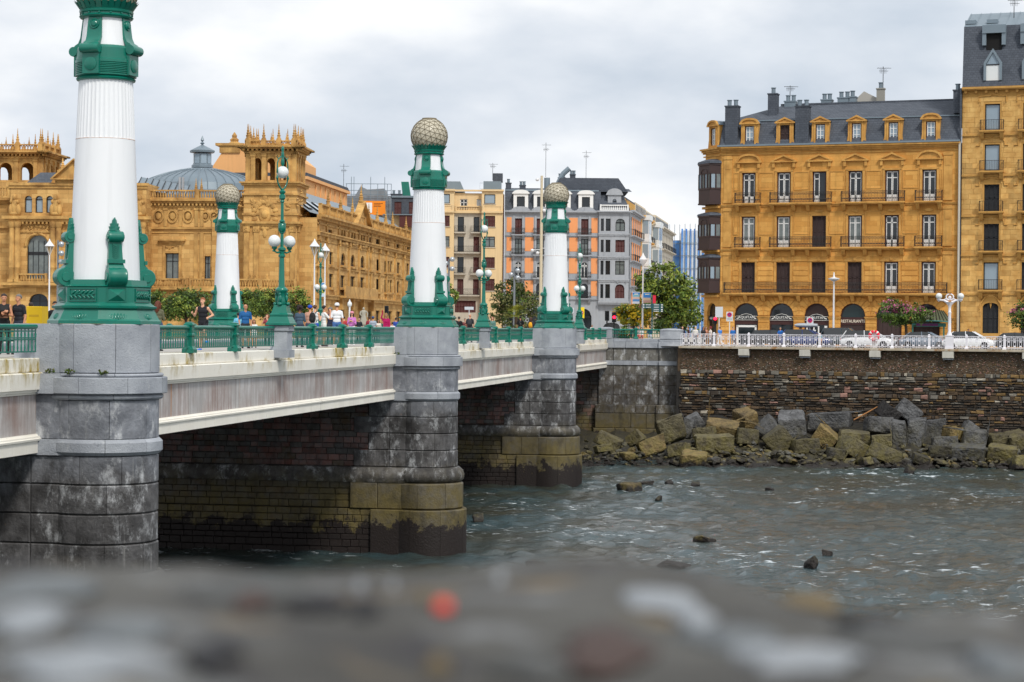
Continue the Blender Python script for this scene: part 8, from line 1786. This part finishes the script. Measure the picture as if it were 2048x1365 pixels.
        pc = ha+d*.05; cap_(ha, pc+d*.02, .026, .034, K_, 1)
        if fine:
            for i, ln in enumerate((.062, .07, .066, .052)):
                r0 = pc+d*.02+n_*(.0225*(i-1.5)); k1 = r0+d*ln*.55+w_*.008*s_; cap_(r0, k1, .0095, .009, K_); cap_(k1, k1+d*ln*.4+w_*.03*s_, .009, .0075, K_)
            r0 = ha+d*.025+n_*-.03; cap_(r0, r0+n_*-.03+d*.035, .0105, .009, K_)
        else: cap_(pc+d*.02, pc+d*.085+w_*.02*s_, .03, .018, K_)
    # mesh of overlapping tapered pieces, fused into one skin
    m = MB()
    for a, b, r0, r1, reg, sq in prim:
        ax = (b-a); ln = ax.length; q = Vector((0, 0, 1)).rotation_difference(ax.normalized()) if ln > 1e-6 else None
        T0 = Matrix.Translation(a) @ (q.to_matrix().to_4x4() if q else Matrix.Identity(4))
        if sq != 1: T0 = Matrix.Diagonal((1, sq, 1, 1)) @ T0
        pr = [(max(1e-5, r0*math.sin(t_)), -r0*math.cos(t_)) for t_ in (0, .5, 1.05)]+[(r0, 0), (r1, ln)]+[(max(1e-5, r1*math.cos(t_)), ln+r1*math.sin(t_)) for t_ in (.52, 1.05, 1.57)]
        m.T = T0; m.lathe(pr, 10)
    m.T = None; me0 = m.mesh('body_raw', M_DARK); ob = bpy.data.objects.new('raw', me0); COL.objects.link(ob)
    md = ob.modifiers.new('r', 'REMESH'); md.mode = 'VOXEL'; md.voxel_size = .0115 if fine else .021; md.use_smooth_shade = True
    sm = ob.modifiers.new('s', 'SMOOTH'); sm.factor = .5; sm.iterations = 2 if fine else 3
    dg = bpy.context.evaluated_depsgraph_get(); dg.update(); me = bpy.data.meshes.new_from_object(ob.evaluated_get(dg)); bpy.data.objects.remove(ob); bpy.data.meshes.remove(me0)
    nf = len(me.polygons); C_ = np.empty(nf*3); me.polygons.foreach_get('center', C_); C_ = C_.reshape(-1, 3); best = np.full(nf, 9.); reg = np.zeros(nf, int)
    for a, b, r0, r1, rg, sq in prim:
        a_, b_ = np.array(a), np.array(b); Q = C_.copy()
        if sq != 1: Q[:, 1] = Q[:, 1]/sq
        ab = b_-a_; l2 = max(1e-9, ab@ab); t_ = np.clip((Q-a_)@ab/l2, 0, 1); dd = np.linalg.norm(Q-a_-t_[:, None]*ab, axis=1)-(r0+(r1-r0)*t_); u = dd < best; best[u] = dd[u]; reg[u] = rg
    me.materials.clear()
    for mm in (pmat(top), pmat(bottom), pmat(shoes, .6), mat('skin_'+skin, SKIN[skin], .55, var=.25, vscale=12, col2=tuple(int(c*.9) for c in SKIN[skin]))): me.materials.append(mm)
    me.polygons.foreach_set('material_index', reg.astype(np.int32)); me.polygons.foreach_set('use_smooth', [True]*nf); me.name = 'person'
    o = obj('person', me, None, (p.x, p.y, zg), rad(yaw)); o.scale = (k, k, k); tag(o, label, 'person', group)
    # hair, eyes, cap
    hm = mat('hair_%d_%d_%d' % hair, hair, .6, var=.4, vscale=30, bump=.4, bscale=60); c = hc+Vector((0, -.02, .04)); m = MB()
    if hairstyle != 'bald':
        m.sphere(c+Vector((0, -.012, .012)), (.091, .096, .086), 14, 9); m.v = [v_ for v_ in m.v]
        m.v = [(x, y if z > c.z-.0 or y < c.y+.02 else min(y, c.y+.02), max(z, c.z-.055) if y > c.y-.02 else z) for x, y, z in m.v]
        if hairstyle == 'long':
            m.tube([c+Vector((0, -.05, .03)), c+Vector((0, -.075, -.08)), c+Vector((0, -.085, -.2)), c+Vector((0, -.08, -.32))], [.085, .092, .085, .04], 12)
            for s_ in (-1, 1): m.tube([c+Vector((s_*.06, .01, .03)), c+Vector((s_*.082, .0, -.08)), c+Vector((s_*.08, .01, -.22))], [.04, .036, .02], 8)
        if hairstyle == 'curly':
            rr = random.Random(3)
            for i in range(60): a, e_ = rr.uniform(0, 6.28), rr.uniform(-.6, 1.5); q = .115; v_ = c+Vector((q*math.cos(a)*math.cos(e_), min(.06, q*math.sin(a)*math.cos(e_)-.02), q*math.sin(e_)-.01)); m.sphere(v_, .042, 7, 5)
        if hairstyle == 'pony': m.tube([c+Vector((0, -.09, .03)), c+Vector((0, -.14, -.04)), c+Vector((0, -.12, -.18))], [.03, .035, .015], 8)
        if hairstyle == 'bun': m.sphere(c+Vector((0, -.1, .06)), .045, 10, 7)
        m.build('hair', hm, o, 60)
    if cap:
        cm = pmat(cap); m = MB(); m.lathe([(.102, -.02), (.104, .01), (.095, .06), (.06, .095), (.0001, .105)], 16, c.x, c.y-.005); m.v = [(x, y, z+c.z+.012) for x, y, z in m.v]; m.build('cap', cm, o, 60)
        m = MB(); m.slab([(-.075, c.y+.07), (-.06, c.y+.14), (0, c.y+.175), (.06, c.y+.14), (.075, c.y+.07)], c.z, c.z+.012); m.build('cap_peak', cm, o)
    m = MB()
    for s_ in (-1, 1): m.sphere(hc+Vector((s_*.032, .078, .022)), (.013, .008, .007), 8, 5)
    m.build('eyes', mat('eye_dark', (30, 22, 20), .3), o, 60); m = MB(); m.sphere(hc+Vector((0, .081, -.052)), (.024, .008, .007), 8, 5); m.build('mouth', mat('lip', (170, 86, 80), .5), o, 60)
    o['_sh'] = 0; del o['_sh']
    return o
def on_body(o, name, label, cat, build, loc):
    """a carried thing, placed in the wearer's frame but standing free of it"""
    t = thing(name, label, cat); t.matrix_world = o.matrix_basis @ Matrix.Translation(loc); t.location, t.rotation_euler, t.scale = t.matrix_world.to_translation(), t.matrix_world.to_euler(), t.matrix_world.to_scale(); build(t); return t
def backpack(col):
    def f(t):
        m = MB(); m.sphere((0, -.03, 0), (.155, .1, .24), 16, 12); m.v = [(max(-.145, min(.145, x)), max(-.12, y), max(-.21, min(.23, z))) for x, y, z in m.v]; m.build('sack', pmat(col), t, 60); m = MB(); m.sphere((0, -.12, -.08), (.11, .05, .1), 12, 8); m.build('pocket', pmat(tuple(int(c*.85) for c in col)), t, 60)
        for s_ in (-1, 1): m = MB(); m.tube([(s_*.1, .02, .2), (s_*.11, .12, .27), (s_*.115, .255, .2), (s_*.13, .25, .02), (s_*.14, .06, -.16)], .018, 6); m.build('strap', pmat(tuple(int(c*.8) for c in col)), t, 60)
    return f
def phone(c=(20, 20, 22)):
    def f(t): m = MB(); m.cbox(-.037, .037, -.006, .006, -.075, .075, .004); m.box(-.037, .037, .006, .007, -.075, .075); m.build('case', mat('phone_%d' % c[0], c, .3), t)
    return f
BLK = (26, 27, 30); D_ = 'footway'
p = person('woman in dark sleeveless dress and sunglasses beside the first stone pedestal', 8, 589, 4.0, 195, BLK, BLK, skin='m', hair=(46, 30, 26), hairstyle='bun', pose='fold', sleeve=.0, female=True, fine=True, long_top=1)
on_body(p, 'shoulder_bag', 'brown shoulder bag held by the woman in sunglasses', 'bag', lambda t: MB().cbox(-.13, .13, -.05, .05, -.08, .08, .03).build('pouch', mat('bag_brown', (110, 74, 52), .6), t), (0, .24, 1.14))
person('grey haired man in navy polo shirt leaning by the first pedestal', 38, 590, 3.6, 150, (24, 26, 36), (40, 44, 60), skin='m', hair=(120, 116, 112), pose='stand', sleeve=.35, fine=True)
p = person('courier in a dark T-shirt carrying the yellow delivery bag', 110, 604, 4.2, 205, (28, 30, 42), BLK, skin='m', hair=(40, 30, 26), sleeve=.35)
def bag(t):
    m = MB(); m.cbox(-.25, .25, -.45, .0, -.28, .28, .02); m.box(-.25, .25, 0, .01, -.28, .28); m.build('box', mat('delivery_yellow', (246, 200, 10), .5), t)
dp = at_depth(80, 650, p.location.y-.4); t = thing('delivery_bag', 'square yellow delivery backpack beside the first lighthouse column', 'delivery bag', (dp.x, dp.y, at_depth(80, 632, dp.y).z), BT); bag(t); MB().box(-.15, .15, -.456, -.451, -.03, .03).build('faint_print', mat('bag_print', (214, 170, 20), .5), t)
p = person('woman with long auburn hair in an olive jumper seen from behind', 316, 603, 3.2, -15, (98, 98, 74), (52, 70, 110), skin='l', hair=(104, 50, 28), hairstyle='long', pose='phone', sleeve=.95, female=True, fine=True)
person('running man in black sleeveless top and blue shoes', 407, 596.5, 3.0, 168, (22, 24, 32), (24, 26, 34), (20, 120, 220), 'l', (150, 84, 44), pose='run', sleeve=.0, leg=.3, fine=True)
person('person in a light blue shirt half hidden by the bald man', 477, 626, 6.0, 10, (110, 190, 220), (70, 80, 100), hair=(30, 26, 24), sleeve=.4)
person('bald man in a blue printed T-shirt with dark shorts', 491, 609, 3.4, 200, (22, 96, 158), (36, 38, 44), BLK, 'm', hairstyle='bald', sleeve=.4, leg=.45, fine=True)
person('small child in white beside the bald man', 508, 640, 3.6, 185, (232, 232, 230), (230, 230, 228), BLK, 'm', (90, 58, 40), hairstyle='long', sleeve=.4, leg=.4, female=True)
person('woman leaning out from behind the lamp post with cast figures', 535, 629, 5.0, 160, (150, 60, 70), (60, 60, 70), skin='l', hair=(120, 80, 50), hairstyle='long', female=True, pose='camera', sleeve=.4)
p = person('man with a black backpack behind the lamp post', 577, 611, 4.0, 60, BLK, (60, 60, 70), skin='m', hair=(40, 32, 28), sleeve=.4); on_body(p, 'backpack', 'rounded black backpack next to the green lamp post', 'backpack', backpack(BLK), (0, -.15, 1.22))
person('woman with dark curly hair in a denim jacket seen from behind', 600, 613, 2.9, -10, (66, 88, 108), (40, 50, 70), skin='d', hair=(40, 22, 20), hairstyle='curly', sleeve=.95, female=True, fine=True, pose='phone')
p = person('man in a white vest wearing the large black backpack', 630, 611, 2.8, -30, (234, 236, 238), (30, 80, 180), skin='l', hair=(92, 60, 40), sleeve=.0, leg=.4, pose='phone', fine=True); on_body(p, 'backpack', 'large black backpack on the man in the white vest', 'backpack', backpack((24, 24, 27)), (0, -.15, 1.22))
person('man in blue cap mostly hidden behind the large black backpack', 620, 612, 4.4, -10, (196, 150, 130), (60, 70, 90), skin='m', cap=(20, 70, 190), sleeve=.3)
p = person('dark haired man in white T-shirt taking a photograph', 648, 612, 3.0, -65, (236, 236, 234), (232, 232, 228), skin='m', hair=(24, 20, 20), pose='camera', sleeve=.4, leg=.4, fine=True); on_body(p, 'camera', 'small silver camera held up by the man in white', 'camera', lambda t: (MB().cbox(-.06, .06, -.03, .03, -.04, .04, .01).build('camera_body', mat('camera_silver', (190, 190, 186), .4), t), MB().cyl(0, 0, -.02, .02, .03).build('lens', M_DFR, t)), (0, .33, 1.52))
person('man in grey cap and navy top behind the photographer', 661, 616, 4.6, 20, (24, 32, 62), (40, 46, 60), skin='m', cap=(120, 116, 112), pose='camera', sleeve=.4)
person('broad man in white T-shirt and white cap seen from behind', 674, 607.5, 3.0, -5, (238, 239, 242), (70, 110, 170), (230, 230, 230), 'm', (110, 90, 70), sleeve=.38, leg=.45, cap=(236, 238, 240), pose='hold', fine=True)
p = person('woman in pink cap and lilac cardigan looking at her phone', 704, 624, 3.4, 175, (206, 124, 196), (236, 236, 236), (236, 236, 236), 'l', (26, 20, 22), hairstyle='long', pose='phone', sleeve=.95, female=True, cap=(226, 146, 164), fine=True); on_body(p, 'phone', 'dark phone in the hands of the woman in lilac', 'phone', phone(), (0, .33, 1.27))
person('man in maroon T-shirt walking away towards the theatre', 739, 634, 9.0, 0, (150, 40, 56), (60, 64, 80), skin='m', hair=(60, 40, 32), sleeve=.4)
person('man in grey T-shirt and blue cap beside the maroon shirt', 746, 634, 8.0, -5, (168, 178, 194), (70, 80, 100), skin='m', cap=(40, 80, 130), sleeve=.4)
p = person('blonde woman in hot pink top raising a red phone', 772, 627, 3.2, 185, (232, 30, 118), (232, 40, 110), (220, 60, 60), 'l', (206, 156, 90), hairstyle='long', pose='raise', sleeve=.95, female=True, fine=True); on_body(p, 'phone', 'red backed phone raised by the woman in hot pink', 'phone', phone((214, 30, 36)), (-.22 if False else .21, .16, 1.84))
person('boy in white shirt next to the woman in hot pink', 785, 645, 3.4, 20, (232, 232, 234), (60, 70, 100), skin='m', hair=(50, 38, 32), sleeve=.4)
person('person in bright blue jacket behind the woman in hot pink', 792, 636, 6.0, 15, (36, 70, 160), (40, 50, 80), skin='m', hair=(56, 40, 34), sleeve=.9)
p = person('man in black cap and black shirt past the second column', 908, 633, 6.0, 190, BLK, BLK, skin='m', cap=(22, 22, 24), sleeve=.4)
person('broad man in black T-shirt with his back to the railing', 918, 634, 2.9, 0, (22, 23, 26), (50, 54, 66), skin='m', hair=(70, 56, 46), sleeve=.4)
p = person('bald man with a dark backpack before the second lamp post', 940, 629, 3.0, -10, (32, 36, 44), (50, 50, 56), skin='m', hairstyle='bald', sleeve=.4); on_body(p, 'backpack', 'dark grey backpack on the bald man', 'backpack', backpack((52, 54, 58)), (0, -.15, 1.22))
person('woman in teal open jacket over a white top, arm raised', 985, 634, 3.4, 175, (90, 128, 120), (120, 150, 180), skin='l', hair=(120, 70, 50), hairstyle='long', pose='raise', sleeve=.5, female=True)
p = person('man in black T-shirt with white printed lines on the back', 1041, 633, 3.2, 0, (24, 25, 28), (60, 62, 70), skin='m', hair=(40, 32, 28), sleeve=.4)
for i in range(5): lettering('-----', .07, M_WFR, p, (0, -.118, 1.36-.06*i), 'shirt_print')
p = person('woman with long hair wearing the yellow backpack', 1062, 635, 3.2, -15, (34, 40, 56), (60, 64, 80), skin='l', hair=(70, 40, 28), hairstyle='long', sleeve=.9, female=True); on_body(p, 'backpack', 'yellow backpack in front of the third lighthouse column', 'backpack', backpack((236, 170, 24)), (0, -.15, 1.15))
person('person in an orange cap past the last lamp post', 1167, 650.5, 4.0, 170, (196, 84, 60), (70, 60, 60), skin='l', cap=(236, 96, 50), sleeve=.4)
person('dark haired woman in white past the last lamp post', 1184, 650.5, 4.0, 180, (232, 232, 230), (70, 70, 80), skin='l', hair=(40, 28, 26), hairstyle='long', sleeve=.4, female=True)
GQ = 'people along the quay'
for px, y, d, yw, tp, bt, sk, hr, hs, lb, kw in (
  (1263, 648, 180, 100, (24, 28, 40), (24, 28, 40), 'l', (40, 40, 50), 'short', 'youth in dark top and cap on the abutment footway', dict(cap=(26, 32, 46), leg=.4)), (1276, 645, 179, 190, (236, 214, 214), (226, 90, 90), 'l', (170, 110, 70), 'long', 'girl with long red blonde hair in pale top and red shorts', dict(female=True, leg=.35)), (1283, 650, 181, 175, (236, 236, 236), (200, 90, 80), 'l', (60, 40, 34), 'long', 'girl in white top beside the red blonde girl', dict(female=True, leg=.4)),
  (1300, 642, 178.5, 5, (40, 64, 108), (220, 222, 230), 'l', (50, 38, 32), 'short', 'man in navy T-shirt and white shorts under the finger post', dict(leg=.45)), (1365, 653, 178, 185, (30, 40, 66), (30, 34, 50), 'l', (150, 110, 100), 'bald', 'balding man in dark blue at the start of the white railing', {}), (1377, 656, 178, 100, (90, 50, 46), (40, 40, 50), 'm', (60, 40, 34), 'short', 'man in brown at the white railing', {}),
  (1391, 655, 177, 170, (226, 222, 216), (60, 60, 70), 'l', (190, 180, 160), 'short', 'fair haired person in striped top at the white railing', {}), (1407, 657, 178, 200, (40, 36, 40), (40, 40, 48), 'm', (36, 26, 26), 'long', 'dark haired woman in dark clothes under the hotel corner', dict(female=True)), (1412, 657, 179, 190, (220, 150, 120), (60, 50, 60), 'l', (60, 36, 30), 'long', 'woman in peach beside the dark haired woman', dict(female=True)),
  (1421, 649, 175, 110, (236, 226, 218), (90, 90, 100), 'l', (130, 30, 34), 'curly', 'red haired woman in white print dress at the railing', dict(female=True)), (1440, 651, 175, 30, (60, 130, 214), (226, 226, 226), 'l', (120, 90, 70), 'short', 'person in sky blue walking beside the railing', {}), (1466, 650, 174.5, 200, (24, 104, 180), (60, 70, 90), 'l', (110, 96, 86), 'short', 'man in deep blue shirt under the no parking sign', {}),
  (1561, 654, 176, 150, (30, 110, 196), (30, 60, 140), 'm', (120, 110, 100), 'short', 'man in bright blue before the second shop arch', {}), (1937, 664, 178, 190, (120, 70, 60), (60, 60, 60), 'm', (60, 44, 36), 'short', 'head of a person behind the white hatchback', {}), (1640, 668, 172.8, 190, (110, 190, 196), (196, 150, 130), 'l', (110, 80, 60), 'long', 'child in pale turquoise behind the quay railing', dict(female=True))):
    person(lb, px, y, None, yw, tp, bt, (60, 60, 66), sk, hr, hs, ('walk' if px in (1440, 1263, 1561) else 'stand'), .4, kw.get('leg', 1.0), d, None, (1.25 if px == 1640 else {1263: 1.66, 1276: 1.66, 1283: 1.6}.get(px, 1.7)), kw.get('female', False), kw.get('cap'), False, GQ)

for px, y, xv, yw, tp, bt, hs, lb, kw in ((62, 606, 6.5, 10, (60, 44, 40), (40, 40, 50), 'short', 'man in dark brown between the navy polo and the yellow bag', {}), (688, 634, 12, 0, (190, 60, 60), (50, 60, 90), 'short', 'person in red shirt further along the footway', {}), (718, 636, 9, 180, (30, 34, 44), (40, 44, 60), 'short', 'person in dark jacket behind the woman in lilac', {}),
   (757, 640, 10, 185, (226, 214, 200), (80, 90, 120), 'long', 'woman in cream top between the grey T-shirt and hot pink', {'female': True}), (765, 641, 12, 170, (50, 90, 80), (40, 40, 50), 'short', 'person in green behind the woman in hot pink', {}), (800, 641, 9, 190, (40, 44, 70), (40, 44, 60), 'short', 'man in slate blue beside the second column base', {}),
   (568, 622, 7, 160, (186, 170, 150), (60, 60, 70), 'long', 'woman in beige partly behind the lamp post base', {'female': True}), (930, 638, 7, 190, (120, 60, 60), (50, 50, 60), 'short', 'person in dusty red between the men in black', {}), (974, 640, 6, 150, (226, 196, 170), (70, 70, 90), 'long', 'woman in peach top beside the teal jacket', {'female': True})):
    person(lb, px, y, xv, yw, tp, bt, hairstyle=hs, sleeve=.45, skin='m' if px % 2 else 'l', **kw)
